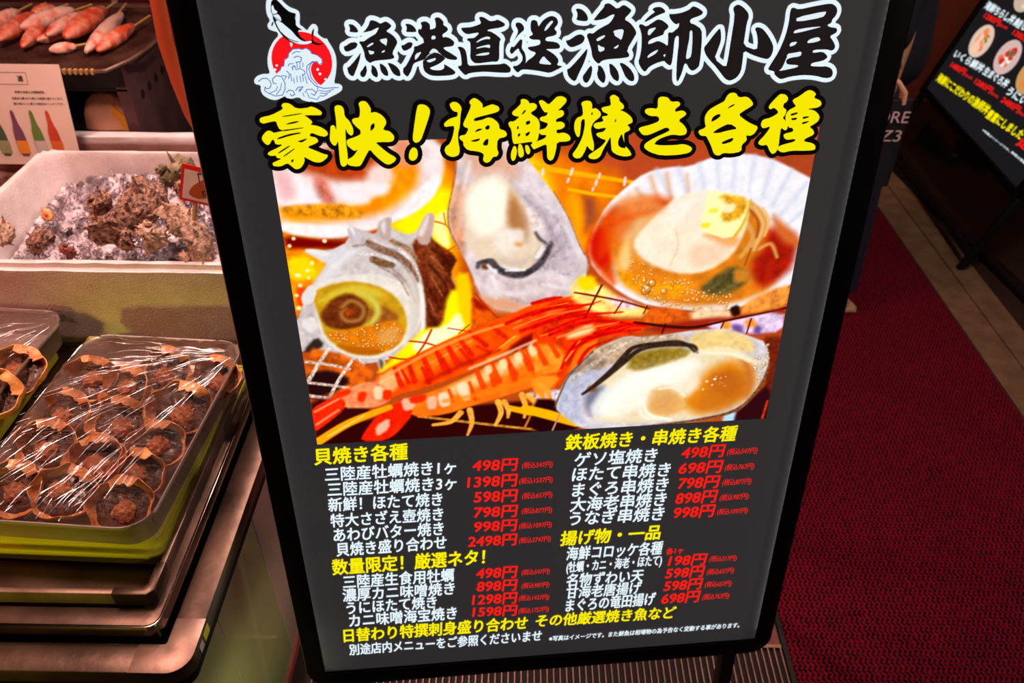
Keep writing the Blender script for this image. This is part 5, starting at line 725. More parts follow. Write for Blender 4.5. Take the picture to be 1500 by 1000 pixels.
 ([(222.6,1023.4),(226.6,1027.6),(234,1027.4),(238.5,1021.2),(249.3,1022.6),(257.7,1015.3),(258.4,1010.9),(248.1,1004.9),(241,999.8),(249.7,993.2),(259.9,987.4),(269.8,983.5),(266.4,975.3),(261.2,971.8),(254.5,972.9),(257.3,966.4),(250.6,960.1),(251.8,951.6),(238.8,949.2),(227.3,950.6),(222.1,946.6),(215.1,949.1),(210,960.5),(204.2,970),(201.9,973.7),(194.4,974),(189.9,980.5),(200.6,984.7),(198,991.2),(197.1,999.3),(201.7,1007.2),(212,1013.1),(220.7,1017.3)],
  [(224.7,1007.4),(228.7,1011.7),(235.8,1014.2),(232.5,1010.7)], [(205.8,990.9),(207.4,998.1),(215.2,1002),(218.3,999.6),(214.2,995.2)], [(208.9,977.2),(217.5,983.3),(230.7,989.2),(243,981.6),(231,980.1),(218.3,976.9)], [(222.7,964.2),(228.9,967.3),(238.8,970.7),(237.6,965.2),(225.8,961.8)]),
 ([(279,1009.4),(287.5,1019.8),(292.2,1024.6),(299.8,1023.3),(303.8,1018.4),(302.3,1014),(298.6,1012),(298.8,1007),(304,1004.2),(303.2,997.9),(300.2,993.5),(305.5,989.7),(309.7,981.3),(306.7,976.8),(300.2,981.6),(300.2,970.5),(301,959.3),(299.7,950),(294.6,946),(290.1,950.3),(284.8,959.9),(279.3,958.2),(273.3,960.3),(272.8,964),(280.8,973),(286.7,983.9),(275.9,980.5),(272.3,986.1),(274.1,992.4),(285,994.8),(293.5,1000),(292,1003.6),(286.7,1007.4),(281.5,1004.8)],),
 ([(309.3,1016.5),(317.9,1020.7),(327.6,1028.3),(334.3,1027.3),(339.8,1022.7),(336.9,1018.4),(346.9,1014.5),(349.5,1009.1),(344.9,1005.6),(330.1,1004.3),(341.8,1002.1),(349.8,994.7),(349.1,988.3),(343.3,983.9),(338.1,981.3),(344.7,976.5),(346.7,970.9),(335.2,965.7),(334,962),(345.9,959.7),(351.4,955.8),(351.5,950.1),(342,949.5),(318.8,950.3),(307.7,947.8),(300.3,951.8),(300.5,956.5),(307.7,959.1),(322.4,962.4),(321.8,966.1),(310.6,964.6),(305.8,968.5),(305.4,973.1),(318.3,975.5),(315.4,981.1),(311.8,980.3),(305.9,986.9),(303.5,996.1),(306,1003.2),(316.3,1008.3),(312,1012)],
  [(309.6,998.6),(319.5,1001),(319,998.3),(311,995.8)], [(311.5,993.1),(319.8,993.8),(319.3,991),(312.9,990.3)], [(326.3,994.5),(335.6,995.1),(334.9,993.3),(327.8,991.3)], [(326.6,987.2),(336.6,989.2),(335.2,986.9),(328.1,984.4)]),
]
out_, blk = MB(), MB()
for g in SUB:
    phalo(out_, g[0], 6.0, .0008, V0); pfill(blk, g[0], .0012, V0)
    for h_ in g[1:]: pfill(out_, h_, .0014, V0)
to = out_.build('headline_outline', black_ink, board, smooth=False); blk.build('headline_lettering', yellow_ink, board, smooth=False)

# --- emblem: leaping bonito over a red sun and breaking waves
w_, r_, k_, b_ = MB(), MB(), MB(), MB()
EO = [(-329.8,1148.1),(-332.2,1140.1),(-332.5,1131.3),(-329.5,1124.6),(-333.7,1120.3),(-333.2,1115.8),(-328.9,1113.5),(-323.3,1112.2),(-322.8,1107.7),(-329.5,1102.2),(-335.6,1093.2),(-339.2,1084.1),(-340.4,1074.8),(-338.9,1065.3),(-347.2,1065.6),(-354.8,1063.4),(-359.2,1058.8),(-358.8,1054),(-351.8,1052.6),(-353.3,1046.7),(-351.3,1040.6),(-344.7,1036.1),(-337.7,1034.3),(-331.3,1036.4),(-325.9,1039.2),(-323.9,1036.8),(-319.2,1035.4),(-311.6,1037),(-308.8,1039.4),(-307.1,1034.4),(-300.1,1031.8),(-290.4,1030.3),(-280.3,1032.5),(-272.5,1035.9),(-262.1,1040.5),(-256.8,1044),(-255.6,1048.8),(-259.5,1051.9),(-265.6,1052.1),(-261.9,1063.3),(-259.5,1075.1),(-259.4,1084.4),(-262,1092.6),(-266.4,1100.7),(-267.2,1103.6),(-271.3,1103.7),(-277.8,1109),(-276.1,1114.6),(-277.6,1119.1),(-282.2,1120.3),(-286.9,1115.9),(-289.1,1112.6),(-293.2,1117.2),(-297,1119.5),(-295,1129.5),(-295.5,1133.9),(-298.7,1136.1),(-305.3,1138.5),(-310.4,1142.9),(-314.3,1147.8)]
pfill(w_, EO, .0006, V0)
cx_, cz_, _w = [(-299.7,1079,70.6)][0]
sun = [(cx_ + _w*.5*math.cos(R(a)), cz_ + _w*.47*math.sin(R(a))) for a in range(0, 360, 10)]
pfill(r_, sun, .0008, V0, 0)
pfill(w_, [(-334.4,1063.5),(-327,1068.6),(-324.5,1073.2),(-321.3,1074.3),(-319.7,1081.3),(-315.2,1083.5),(-313.9,1088.1),(-308.4,1093.1),(-301.2,1093.5),(-297.8,1092.3),(-292.8,1093.9),(-288.5,1090.9),(-287.1,1087.4),(-280.8,1085.5),(-276.6,1081.4),(-276,1076.1),(-278.1,1074.2),(-280.4,1074.4),(-281.8,1078),(-288,1076.4),(-291,1070),(-290,1061.7),(-286.1,1054.4),(-279.5,1048.8),(-267.4,1047.9),(-260,1047.7),(-268.1,1041.9),(-281.1,1036.1),(-299.6,1035.5),(-335.6,1040.1),(-347.1,1044.1),(-346.9,1052.5)], .0010, V0)
for q in ([(-329.9,1074.8,2.6),(-329.7,1074.8,2.6)], [(-332.5,1070.1,3.1),(-332.4,1070.1,3.1)], [(-282.6,1069,3.1),(-282.5,1069,3.1)], [(-280.6,1063.9,3.1),(-280.5,1063.9,3.1)], [(-275,1057.5,2.7),(-274.8,1057.5,2.7)], [(-275.9,1053.2,3.1),(-275.7,1053.2,3.1)]): pline(w_, q, .0010, V0)
pfill(k_, [(-325.1,1145.4),(-321.9,1147.5),(-319,1147.2),(-315.1,1143),(-311.2,1138),(-306,1133.5),(-298.7,1131.7),(-301,1128.5),(-300.4,1124),(-301.2,1118.5),(-293.7,1113.3),(-298.3,1113.9),(-299.8,1111.7),(-298.1,1107.2),(-292.9,1101.9),(-285.9,1101.2),(-284.3,1104.6),(-285,1108),(-283.5,1112.5),(-280.4,1115.8),(-281.8,1110.2),(-283.7,1104.6),(-283,1100.6),(-276.8,1098.1),(-271.3,1099.5),(-274.6,1096.9),(-280.6,1096.5),(-285,1098.9),(-291.2,1097.3),(-300.6,1097.5),(-310.8,1101.2),(-317.1,1106.4),(-321.9,1113.3),(-325.2,1122.3),(-326.2,1126.8),(-325.9,1131.2),(-327.4,1134.5),(-326.5,1140)], .0012, V0)
pfill(k_, [(-327,1124),(-325.9,1121.8),(-328.8,1117.7),(-329,1120.2)], .0012, V0)
pfill(w_, [(-324.1,1125.1),(-317.5,1123.1),(-311.9,1117.8),(-306.7,1113),(-301.8,1106.1),(-295.4,1100.8),(-285.9,1101.5),(-284.9,1100),(-291.1,1097.7),(-300.6,1098.1),(-309.5,1102),(-315.7,1107.5),(-320.6,1114.4)], .0014, V0)
pfill(w_, [(-325.9,1139.7),(-323.6,1141.6),(-323,1136.4),(-319.6,1134.4),(-321.1,1132.2),(-318,1129.9),(-316.6,1125.5),(-318.1,1123.1),(-322.3,1125.8),(-325.2,1130.1),(-326.2,1134.5)], .0014, V0)
pfill(w_, [(-310.9,1100.6),(-307.5,1099.4),(-309.4,1094.6),(-310.5,1096.6)], .0014, V0)
pfill(k_, [(-315.6,1128.2),(-313.2,1124.3),(-310.9,1117.8),(-312.3,1118.5),(-317,1122.7)], .0016, V0)
for q in ([(-325.8,1131.7,0.9),(-322.7,1131.1,0.9),(-318.8,1133.5,0.9),(-316.5,1133.6,0.7)], [(-323.1,1128.1,0.6),(-318.9,1125.5,0.6),(-317.9,1123.1,0.6)], [(-321.7,1114.4,0.7),(-319.2,1112.1,0.7),(-315.7,1108.1,0.9),(-311.5,1104.6,1),(-305.9,1101.9,1),(-300.2,1100.6,0.7)], [(-319.6,1143.3,0.9),(-318.2,1141.5,1),(-319.3,1139.6,1),(-321.3,1140.1,0.8),(-321.4,1142.5,0.8),(-319.6,1143.3,0.8)], [(-301.7,1131.3,0.7),(-299.6,1129.6,0.6),(-300.5,1127.4,0.6)]): pline(k_, q, .0016, V0)
for q in ([(-354,1057.2,0.7),(-349.3,1060.3,0.7),(-343.8,1060.7,0.7),(-340.2,1057.1,0.7),(-339.7,1052.3,0.7),(-342.1,1049,0.7),(-345.8,1048.3,0.7),(-347.2,1050.7,0.7)], [(-347.2,1050.7,0.7),(-348.5,1046.5,0.7),(-344.8,1043.4,0.7),(-336.9,1039.6,0.7),(-328.2,1040.5,0.7),(-324.2,1047.1,0.7),(-323.1,1054.2,0.7),(-326.2,1062.1,0.7),(-332,1063.4,0.7),(-337.2,1059.4,0.7),(-336.9,1054.6,0.7),(-333.4,1053.9,0.7)], [(-342.4,1043.3,0.6),(-334.6,1046.1,0.6),(-332.7,1050.9,0.6)], [(-335.4,1041.3,0.6),(-329.6,1047.2,0.6),(-327.1,1054.3,0.6)], [(-326,1063.2,0.6),(-320.1,1062.5,0.6),(-323.1,1058.4,0.6)], [(-319.2,1068.4,0.7),(-316.1,1064.8,0.7),(-318.1,1059.5,0.7)], [(-314.9,1064.7,0.6),(-314.9,1056.4,0.6)], [(-312,1059.9,0.6),(-312.2,1053.9,0.6)], [(-308,1062.2,0.6),(-308.4,1055,0.6)], [(-304.4,1062.1,0.6),(-304.2,1054.9,0.6)], [(-301.1,1064.4,0.6),(-301,1056,0.6)], [(-298.4,1061.9,0.6),(-297.1,1053.5,0.6)], [(-319.7,1081.3,0.6),(-315.2,1083.5,0.6),(-313.7,1088.1,0.6),(-308.4,1092.8,0.6),(-301.2,1093.3,0.6),(-297.8,1092.1,0.6),(-292.9,1093.7,0.6),(-288.5,1090.7,0.6),(-287.1,1087.4,0.6),(-280.8,1085.3,0.6),(-276.3,1081.1,0.6),(-276,1076.4,0.6),(-280.1,1074.4,0.6),(-281.8,1078.2,0.6),(-287.8,1078.1,0.6),(-294.4,1073.6,0.7),(-296,1066.6,0.7),(-294.1,1058.2,0.7),(-287.8,1050.3,0.7),(-278.5,1047,0.7),(-260.7,1047.5,0.7)], [(-283,1078,0.6),(-289.2,1076.8,0.7),(-292.7,1070.1,0.7),(-291.5,1059.4,0.7),(-285.2,1051.4,0.7)], [(-327,1068.6,0.6),(-324.5,1073.2,0.6),(-321.3,1074.3,0.6),(-319.7,1081,0.6)], [(-309.8,1087.4,0.6),(-305.3,1090.2,0.6),(-300,1089.5,0.6)], [(-308.6,1083.3,0.7),(-303.6,1084.9,0.7),(-299.7,1083.1,0.7),(-300.9,1078.5,0.7),(-307,1078,0.7)], [(-316.5,1074.2,0.6),(-314.4,1076.5,0.6),(-309.6,1076.4,0.6)], [(-311.8,1069.4,0.8),(-311.9,1072.9,0.8),(-308.8,1074,0.8),(-308.3,1070.5,0.7)], [(-305.9,1077.4,0.6),(-306.1,1071.6,0.6)], [(-302.3,1077.3,0.6),(-303.2,1070.9,0.6)], [(-298.7,1077.2,0.6),(-299.4,1072.6,0.6)], [(-308.2,1069.3,0.6),(-303.2,1070.9,0.6),(-298.2,1067.8,0.6),(-298.1,1064.3,0.6),(-301.3,1062.6,0.6)], [(-322.9,1043.4,0.7),(-319.4,1046.3,0.7),(-314.7,1045,0.7),(-313.5,1040.7,0.7),(-317.4,1039,0.7),(-318.9,1041.5,0.7)], [(-311.6,1045.5,0.7),(-308.7,1049,0.7),(-302.5,1049.5,0.7),(-306.9,1044.2,0.7)], [(-308.2,1044.2,0.7),(-306.5,1047.2,0.7),(-304.8,1046.5,0.7)], [(-301,1042.8,0.7),(-298.1,1046.3,0.7),(-292,1046.2,0.7),(-287.6,1042.4,0.7),(-290.5,1038.9,0.7),(-293.9,1041.4,0.7)], [(-303.5,1042.3,0.6),(-302.9,1038,0.6)], [(-298.6,1042.7,0.6),(-297,1036.6,0.6),(-287.5,1034.1,0.6),(-284.6,1037.5,0.6)], [(-283.7,1044.7,0.6),(-276.5,1043.3,0.6),(-266.4,1045.5,0.6)], [(-283.4,1041.7,0.6),(-276.8,1040.7,0.6),(-270.4,1043.2,0.6)], [(-283.8,1038.7,0.6),(-279.7,1037.6,0.6),(-274.4,1040.2,0.6)], [(-285.5,1049.6,0.6),(-285.5,1044.8,0.6),(-287.6,1042.4,0.6)]): pline(b_, [(a, b, 1.45*c) for a, b, c in q], .0014, V0)
em = w_.build('emblem', white_ink, board, smooth=False); r_.build('emblem_sun', emblem_red, em, smooth=False); k_.build('emblem_fish', black_ink, em, smooth=False); b_.build('emblem_wave_lines', blue_ink, em, smooth=False)

# --- menu lettering
MD = .0010
def text_part(name, ink_, rows, off, shear=.1):
    mb = MB()
    for r in rows: ptext(mb, r[0], *r[1:], MD, V0, off, shear)
    return mb.build(name, ink_, board, smooth=False)
text_part('section_heading', yellow_ink, [('貝焼き各種', -364.3,475.2,146.7,33.7,0.15)], .022)
text_part('section_heading', yellow_ink, [('数量限定！厳選ネタ！', -365.1,236.5,262.5,37.9,0.19)], .02)
text_part('section_heading', yellow_ink, [('鉄板焼き・串焼き各種', 29.4,474.8,279.4,32.2,-0.21)], .022)
text_part('section_heading', yellow_ink, [('揚げ物・一品', 26.3,268.5,175.3,34.9,0.05)], .022)
text_part('menu_items', white_ink, [('三陸産牡蠣焼き1ヶ', -352.1,441.5,207.8,29,-0.04), ('三陸産牡蠣焼き3ヶ', -351.8,410.4,206.6,29.8,-0.57), ('新鮮！ほたて焼き', -354.3,378.7,184.7,29.8,-0.72), ('特大さざえ壺焼き', -354.1,344.8,184.3,30.5,-0.16), ('あわびバター焼き', -353.6,312.4,182.8,31.3,-0.16), ('貝焼き盛り合わせ', -353.2,279.2,186.1,32,0.22)], .017)
text_part('menu_items', white_ink, [('三陸産生食用牡蠣', -351,202.6,193.6,33,-0.19), ('濃厚カニ味噌焼き', -354.6,170.6,195.8,32.9,-0.41), ('うにほたて焼き', -351.1,138.4,159.2,32.8,0.17), ('カニ味噌海宝焼き', -351,105.3,193.6,34.4,0.28)], .017)
text_part('menu_items', white_ink, [('ゲソ塩焼き', 45.4,440,136.2,30,0.29), ('ほたて串焼き', 42.5,409.7,163.4,30.7,-0.54), ('まぐろ串焼き', 43.5,376.6,161.9,31.4,0.03), ('大海老串焼き', 40.5,344.7,164.3,32.2,-0.08), ('うなぎ串焼き', 41.3,313.5,162.6,33,-0.43)], .017)
text_part('menu_items', white_ink, [('海鮮コロッケ各種', 37.7,233.2,170.5,33.1,-0.36), ('(牡蠣・カニ・海老・ほたて)', 38.6,199.3,170.9,31.2,0.54), ('名物ずわい天', 39.4,168.7,139,32.6,-0.26), ('甘海老唐揚げ', 40.1,137.4,137.5,33.4,-0.05), ('まぐろの竜田揚げ', 39.5,103.4,166.8,34.2,0.66)], .017)
text_part('price_column', red_ink, [('498円', -119.3,443,73.5,25.8,-2.49), ('1398円', -129.1,408.8,83,26.5,-0.78), ('598円', -119.5,376.7,73.3,27.2,-1.50), ('798円', -119.7,343.9,73.3,27.1,-1.88), ('998円', -120.7,312.3,73.3,26.9,-1.65), ('2498円', -132.7,279.2,85.1,27.6,-1.11)], .021)
text_part('price_column', red_ink, [('498円', -120.9,202.7,72.9,29.2,-2.21), ('898円', -121,170.6,72.7,29,-1.93), ('1298円', -130.6,137.9,82.2,29.6,-1.82), ('1598円', -131.1,107.1,82.4,28.4,-2.21)], .021)
text_part('price_column', red_ink, [('498円', 220.7,442.5,72.8,26.1,-0.08), ('698円', 219.2,410.3,74.6,26.7,-0.73), ('798円', 221.8,378,70.8,27.4,-0.85), ('898円', 220.2,344.9,72.3,28.1,0.10), ('998円', 220,312.9,72.4,28.8,-0.22)], .021)
text_part('price_column', red_ink, [('各1ヶ', 215.1,230.3,31.4,15.9,1.85), ('198円', 220.4,200.7,70.6,28.2,-1.22), ('598円', 218.1,169.5,72.4,28.8,-0.08), ('598円', 217.9,137.4,72.3,29.5,-0.09), ('698円', 216.8,104.2,72.7,30.2,0.18)], .021)
text_part('tax_note', red_ink, [('(税込547円)', -39.3,442.2,49.5,14.5,-1.08), ('(税込1537円)', -44,410.2,54.8,14.8,-0.70), ('(税込657円)', -39.5,378.1,50.2,15.2,-0.82), ('(税込877円)', -40.1,345.6,50.8,14.8,-1.37), ('(税込1097円)', -44.5,312.7,55.3,15.2,-0.91), ('(税込2747円)', -44.6,279.4,54.5,15.5,-0.03)], .006)
text_part('tax_note', red_ink, [('(税込547円)', -40.9,203.6,49.7,15.6,-1.58), ('(税込987円)', -41,170.6,50,15.9,-1.67), ('(税込1427円)', -46.2,139.6,54.7,16.3,-2.09), ('(税込1757円)', -46.4,106.5,55.3,16.7,-0.27)], .006)
text_part('tax_note', red_ink, [('(税込547円)', 297.3,444.1,50.7,14.7,0.02), ('(税込767円)', 297.5,411.4,49.5,15.1,-0.30), ('(税込877円)', 297.1,379.3,49.9,15.5,-0.76), ('(税込987円)', 297,346,50.1,15.9,-0.06), ('(税込1097円)', 296.2,314.8,53.9,15.5,-1.18)], .006)
text_part('tax_note', red_ink, [('(税込217円)', 295.6,204,49.8,16.1,-2.19), ('(税込657円)', 294.9,171.4,50,16.6,0.08), ('(税込657円)', 294.8,139.8,49.9,16.9,-1.86), ('(税込767円)', 293.9,107,50.3,17.3,-0.98)], .006)
text_part('closing_line', yellow_ink, [('日替わり特撰刺身盛り合わせ', -365.4,66.9,336.3,36.3,-0.24), ('その他厳選焼き魚など', -15.2,69.1,262.9,34,-0.88)], .02)
text_part('fine_print', white_ink, [('別途店内メニューをご参照くださいませ', -359.1,31.4,356.1,30.6,-0.05)], .017)
text_part('fine_print', white_ink, [('※写真はイメージです。また鮮魚は相場物の為予告なく変動する事があります。', 10.4,28.3,365.1,14.5,-0.34)], .02)

# ---------------------------------------------------------------- floor around the board
def slab(name, label, cat, mb, m, **k):
    o = mb.build(name, m, None, **k); return tag(o, label, cat)
MX0, MX1 = .577, 1.444
g = thing('floor_mat', 'crimson knitted entrance mat running along the passage right of the menu board', 'mat', ((MX0+MX1)/2, 2.4, 0))
w_ = (MX1-MX0)/2
MB().box(-w_+.010, w_-.006, -2.3, 1.6, .0, .009).build('pile', knit_mat, g, smooth=False)
MB().box(-w_, -w_+.010, -2.3, 1.6, 0, .008).build('rubber_border', rubber_edge, g, smooth=False)
MB().box(w_-.006, w_, -2.3, 1.6, 0, .008).build('rubber_border', rubber_edge, g, smooth=False)
struct('trim_1', MB().box(MX1+.002, 1.545, .2, 4.2, 0, .008).box(1.552, 1.64, .2, 4.2, 0, .006), stone_mat, smooth=False)
bar = MB(); bar.box(-.02, .02, -1.2, 1.2, 0, .03)
o = bar.build('trim_2', matte_black, None, bevel=.003); o.location = (1.715, 2.45, 0); o.rotation_euler = (0, 0, .107); o['kind'] = 'structure'
gr = thing('drain_grate', 'slatted metal drain grate on the floor beneath the menu board', 'grate', (.06, .74, 0))
mb = MB(); n = 74
for i in range(n):
    x = -.485 + .995*i/(n-1); mb.box(x-.0012, x+.0012, -.28, .195, .002, .010)
mb.build('slats', slat_mat, gr, smooth=False)
MB().box(-.49, .513, .195, .203, .001, .011).build('end_bar', slat_mat, gr, smooth=False); MB().box(-.49, .513, -.288, -.28, .001, .011).build('end_bar', slat_mat, gr, smooth=False)
MB().box(-.49, .513, -.28, .195, .0003, .0016).build('drain_bed', konro_dark, gr, smooth=False)
struct('trim_3', MB().box(-.43, MX0-.003, .948, 2.2, 0, .004), redtile_mat, smooth=False)

# ---------------------------------------------------------------- stainless display counter on the left
CX, CY, CZ = -.425, .525, .62
ct = thing('display_counter', 'stainless steel display counter with stepped rim, left of the menu board', 'counter', (-1.1, 1.3, 0))
ox, oy = 1.1, -1.3
def cb(x0, x1, y0, y1, z0, z1): return MB().box(x0+ox, x1+ox, y0+oy, y1+oy, z0, z1)
def corner_strip(x1, y0, wd, r, z0, z1, name, m, back=2.35, left=-1.75, bev=.0015):
    """L shaped rail: along the front, round the right corner, along the right side"""
    P_ = [(left, y0)]; Q_ = [(left, y0+wd)]; ri = max(r-wd, .004)
    for k in range(9):
        a = R(-90+90*k/8); P_.append((x1-r+r*math.cos(a), y0+r+r*math.sin(a))); Q_.append((x1-wd-ri+ri*math.cos(a), y0+wd+ri+ri*math.sin(a)))
    P_.append((x1, back)); Q_.append((x1-wd, back))
    n = len(P_); v = []
    for (a, b) in zip(P_, Q_): v += [(a[0]+ox, a[1]+oy, z0), (a[0]+ox, a[1]+oy, z1), (b[0]+ox, b[1]+oy, z1), (b[0]+ox, b[1]+oy, z0)]
    f = []
    for i in range(n-1):
        for j in range(4): f.append((4*i+j, 4*i+(j+1) % 4, 4*i+4+(j+1) % 4, 4*i+4+j))
    f += [(0, 1, 2, 3), tuple(4*(n-1)+j for j in (3, 2, 1, 0))]
    return MB().add(v, f).build(name, m, ct, bevel=bev)
corner_strip(CX, CY, .041, .030, CZ-.028, CZ, 'outer_rail', steel_stain)
corner_strip(CX-.004, CY+.004, .040, .026, CZ-.05, CZ-.0285, 'rail_skirt', black_plastic)
corner_strip(CX-.047, CY+.047, .004, .02, CZ-.03, .648, 'inner_step', mirror_steel, bev=.0005)
corner_strip(CX-.066, CY+.088, .008, .012, CZ-.03, .662, 'inner_lip', steel, bev=.001)
corner_strip(CX-.0505, CY+.0515, .030, .016, CZ-.03, .640, 'step_shelf', steel_stain, bev=.001)
cb(-1.75, CX-.074, CY+.096, 2.35, .60, .6285).build('display_pan', steel_stain, ct, smooth=False)
# clear protector on the inner corner and joint plate on the outer one
pr = MB().loops([[(x-.5305+ox, y+.6365+oy, z) for x, y, _ in rr(.085, .047, .012, 0, 6)] for z in (.6625, .6665)])
pr = MB(); a0 = [(-.545, .6095), (-.497, .6095), (-.4885, .618), (-.4885, .6635)]; a1 = [(-.545, .6225), (-.506, .6225), (-.5015, .628), (-.5015, .6635)]
v = []
for (p, q) in zip(a0, a1): v += [(p[0]+ox, p[1]+oy, .640), (p[0]+ox, p[1]+oy, .666), (q[0]+ox, q[1]+oy, .666), (q[0]+ox, q[1]+oy, .652)]
f = [(0, 1, 2, 3), (15, 14, 13, 12)]
for i in range(3):
    for j in range(4): f.append((4*i+j, 4*i+(j+1) % 4, 4*i+4+(j+1) % 4, 4*i+4+j))
pr.add(v, f).build('corner_protector', steel_stain, ct, bevel=.002)
he = MB().box(-.0016, .0016, -.0006, .0006, .621, .647, Matrix.Translation((-.4773+ox, .5773+oy, 0)) @ rotz(R(45))).build('reflection_streak', reflection_mat, ct, smooth=False); tag(he, 'thin green strip painted as a reflection on the counter corner')  # coloured sliver in place of the reflection streak at the corner
corner_strip(CX+.0004, CY-.0004, .0405, .0304, CZ+.0001, CZ+.0012, 'corner_plate', steel, .604, -.502, .0003)
cb(CX-.0005, CX+.0004, .585, .603, CZ-.024, CZ-.008).build('yellow_sticker', sticker_y, ct, smooth=False); cb(CX-.0005, CX+.0004, .568, .580, CZ-.024, CZ-.010).build('white_sticker', sticker_w, ct, smooth=False)
cb(-1.70, -.475, .575, .70, .006, CZ-.03).build('body_panel', side_panel_mat, ct, smooth=False)
cb(-1.70, -.4752, .702, .90, .006, CZ-.03).build('body_panel', side_panel_mat, ct, smooth=False)
cb(-1.70, -.4752, .902, 2.3, .006, CZ-.03).build('body_panel', pink_panel_mat, ct, smooth=False)
cb(-1.72, -.470, .57, 2.31, 0, .022).build('base_trim', red_trim_mat, ct, smooth=False)

# ---------------------------------------------------------------- trays of stuffed crab shells
def loft(sections, close=False, n=7, cap0=True, cap1=True):
    return MB().loops([rr(w, d, r, z, n) for w, d, r, z in sections], cap0, cap1, close)
ld = thing('crate_lid', 'yellowish white plastic lid lying under the wrapped tray of crab shells', 'lid', (-.648, .892, .6285), (0, 0, -.03))
loft([(.295, .40, .02, 0), (.305, .416, .022, .006), (.305, .416, .022, .022), (.285, .39, .02, .026), (.285, .39, .02, .040), (.278, .383, .018, .044), (.22, .32, .01, .044)]).build('lid_body', lid_mat, ld)
MB().loops([rr(.304, .409, .022, .0225), rr(.309, .414, .024, .0225), rr(.309, .414, .024, .027), rr(.304, .409, .022, .027)], close=True).build('lid_flange', lid_mat, ld)
def tray(label, loc, rot, w=.262, d=.40):
    t = thing('food_tray', label, 'tray', loc, (0, 0, rot), 'steel trays of crab shells')
    h = .052
    loft([(w-.035, d-.035, .03, .0), (w-.02, d-.02, .034, .004), (w-.004, d-.004, .04, h-.004), (w, d, .042, h-.001), (w+.007, d+.007, .044, h+.001), (w+.0085, d+.0085, .045, h-.003), (w+.006, d+.006, .044, h-.006), (w+.003, d+.003, .043, h-.004)
          , (w-.0005, d-.0005, .041, h-.006), (w-.0165, d-.0165, .034, .0015), (w-.035, d-.035, .03, -.002)][::1], False, 8, True, True).build('tray_body', tray_steel, t)
    return t
def crab_shell(name, label, loc, rot, seed, group, s=1.0, style=0):
    rs = random.Random(seed)
    t = thing(name, label, 'stuffed crab shell', loc, rot, group)
    a_, b_ = .045*s, .041*s; n = 56; ph = rs.uniform(0, 6)
    def wave(a): return 1+.035*math.sin(5*a+ph)+.025*math.sin(9*a+2*ph)+.03*nz3(math.cos(a)*2, math.sin(a)*2, seed)
    def rim(a):
        z = .025*s + .0055*s*math.sin(3*a+ph)+.003*s*math.sin(7*a+ph*1.7)+.007*s*max(0, math.sin(a))**2
        return z
    L = []
    for (k, zz, ins) in ((.30, 0, 0), (.62, .0025*s, 0), (.84, .008*s, 0), (.97, .5, 0), (1.04, 1.0, 0), (1.01, 1.015, 0), (.925, .55, 1), (.80, .012*s, 1), (.55, .007*s, 1)):
        l = []
        for j in range(n):
            a = 2*math.pi*j/n; w = wave(a) if k > .8 else 1; z = zz*rim(a) if zz in (.5, 1.0, 1.015, .55) else zz
            l.append((a_*k*w*math.cos(a), b_*k*w*math.sin(a), z))
        L.append(l)
    MB().loops(L, True, True).build('carapace', carapace_mat, t, angle=60)
    # notched flap of the shell's rim: a short folded band at the far side
    mb = MB(); v = []; a0 = R(rs.uniform(20, 60)); m_ = 9
    for j in range(m_):
        a = a0 + R(62)*j/(m_-1); w = wave(a); z = rim(a)
        e = .015*s*(1+.14*math.sin(j*1.9+ph))
        v += [(a_*1.03*w*math.cos(a), b_*1.03*w*math.sin(a), z), ((a_*1.03-e)*w*math.cos(a), (b_*1.03-e)*w*math.sin(a), z+.0035*s), ((a_*1.03-e)*w*math.cos(a), (b_*1.03-e)*w*math.sin(a), z+.0015*s), (a_*1.03*w*math.cos(a), b_*1.03*w*math.sin(a), z-.002*s)]
    f = [(0, 1, 2, 3), tuple(4*(m_-1)+j for j in (3, 2, 1, 0))]
    for i in range(m_-1):
        for j in range(4): f.append((4*i+j, 4*i+(j+1) % 4, 4*i+4+(j+1) % 4, 4*i+4+j))
    mb.add(v, f).build('rim_flap', carapace_mat, t)
    L = []
    for i, k in enumerate((.02, .2, .4, .6, .78, .885, .90)):
        l = []
        for j in range(36):
            a = 2*math.pi*j/36; x = a_*k*math.cos(a); y = b_*k*math.sin(a)
            z = .0135*s + .004*s*(1-k*k) + (.004*s*nz3(x*130+seed, y*130, 3)+.002*s*nz3(x*300, y*300+seed, 9) if k < .88 else -.004*s)
            l.append((x, y, z))
        L.append(l)
    MB().loops(L[::-1], True, True).build('crab_miso_filling', miso_mat, t, angle=80)
    bm = bmesh.new(); bmesh.ops.create_icosphere(bm, subdivisions=4, radius=1)
    cx, cy = rs.uniform(-.006, .006), rs.uniform(-.010, .004)
    for q in bm.verts:
        p = q.co; r_ = 1+.35*mnoise.noise(p*2.2+Vector((seed, 0, 0)))+.2*mnoise.noise(p*6+Vector((0, seed, 0)))+.08*mnoise.noise(p*14)
        q.co = Vector((p.x*r_*.0165*s+cx, p.y*r_*.015*s+cy, p.z*r_*.0075*s+.0185*s))
    me = bpy.data.meshes.new('crab_meat'); bm.to_mesh(me); bm.free(); me.materials.append(crab_meat_mat)
    o = bpy.data.objects.new('crab_meat', me); C.objects.link(o); o.parent = t; me.polygons.foreach_set('use_smooth', [True]*len(me.polygons))
    return t
TZ = .6745
tr1 = tray('steel tray full of stuffed crab shells under cling film, on the yellow lid', (-.632, .880, TZ), -.06, .276)
tr2 = tray('steel tray of crab shells cut by the left picture edge', (-.985, .975, TZ-.010), -.075)
tag(loft([(.22, .34, .02, 0), (.23, .35, .02, .003), (.23, .35, .02, .030), (.22, .34, .02, .0335)]).build('plastic_riser', lid_mat, None), 'yellowish plastic block under the left tray of crab shells', 'block').location = (-.985, .975, .6286)
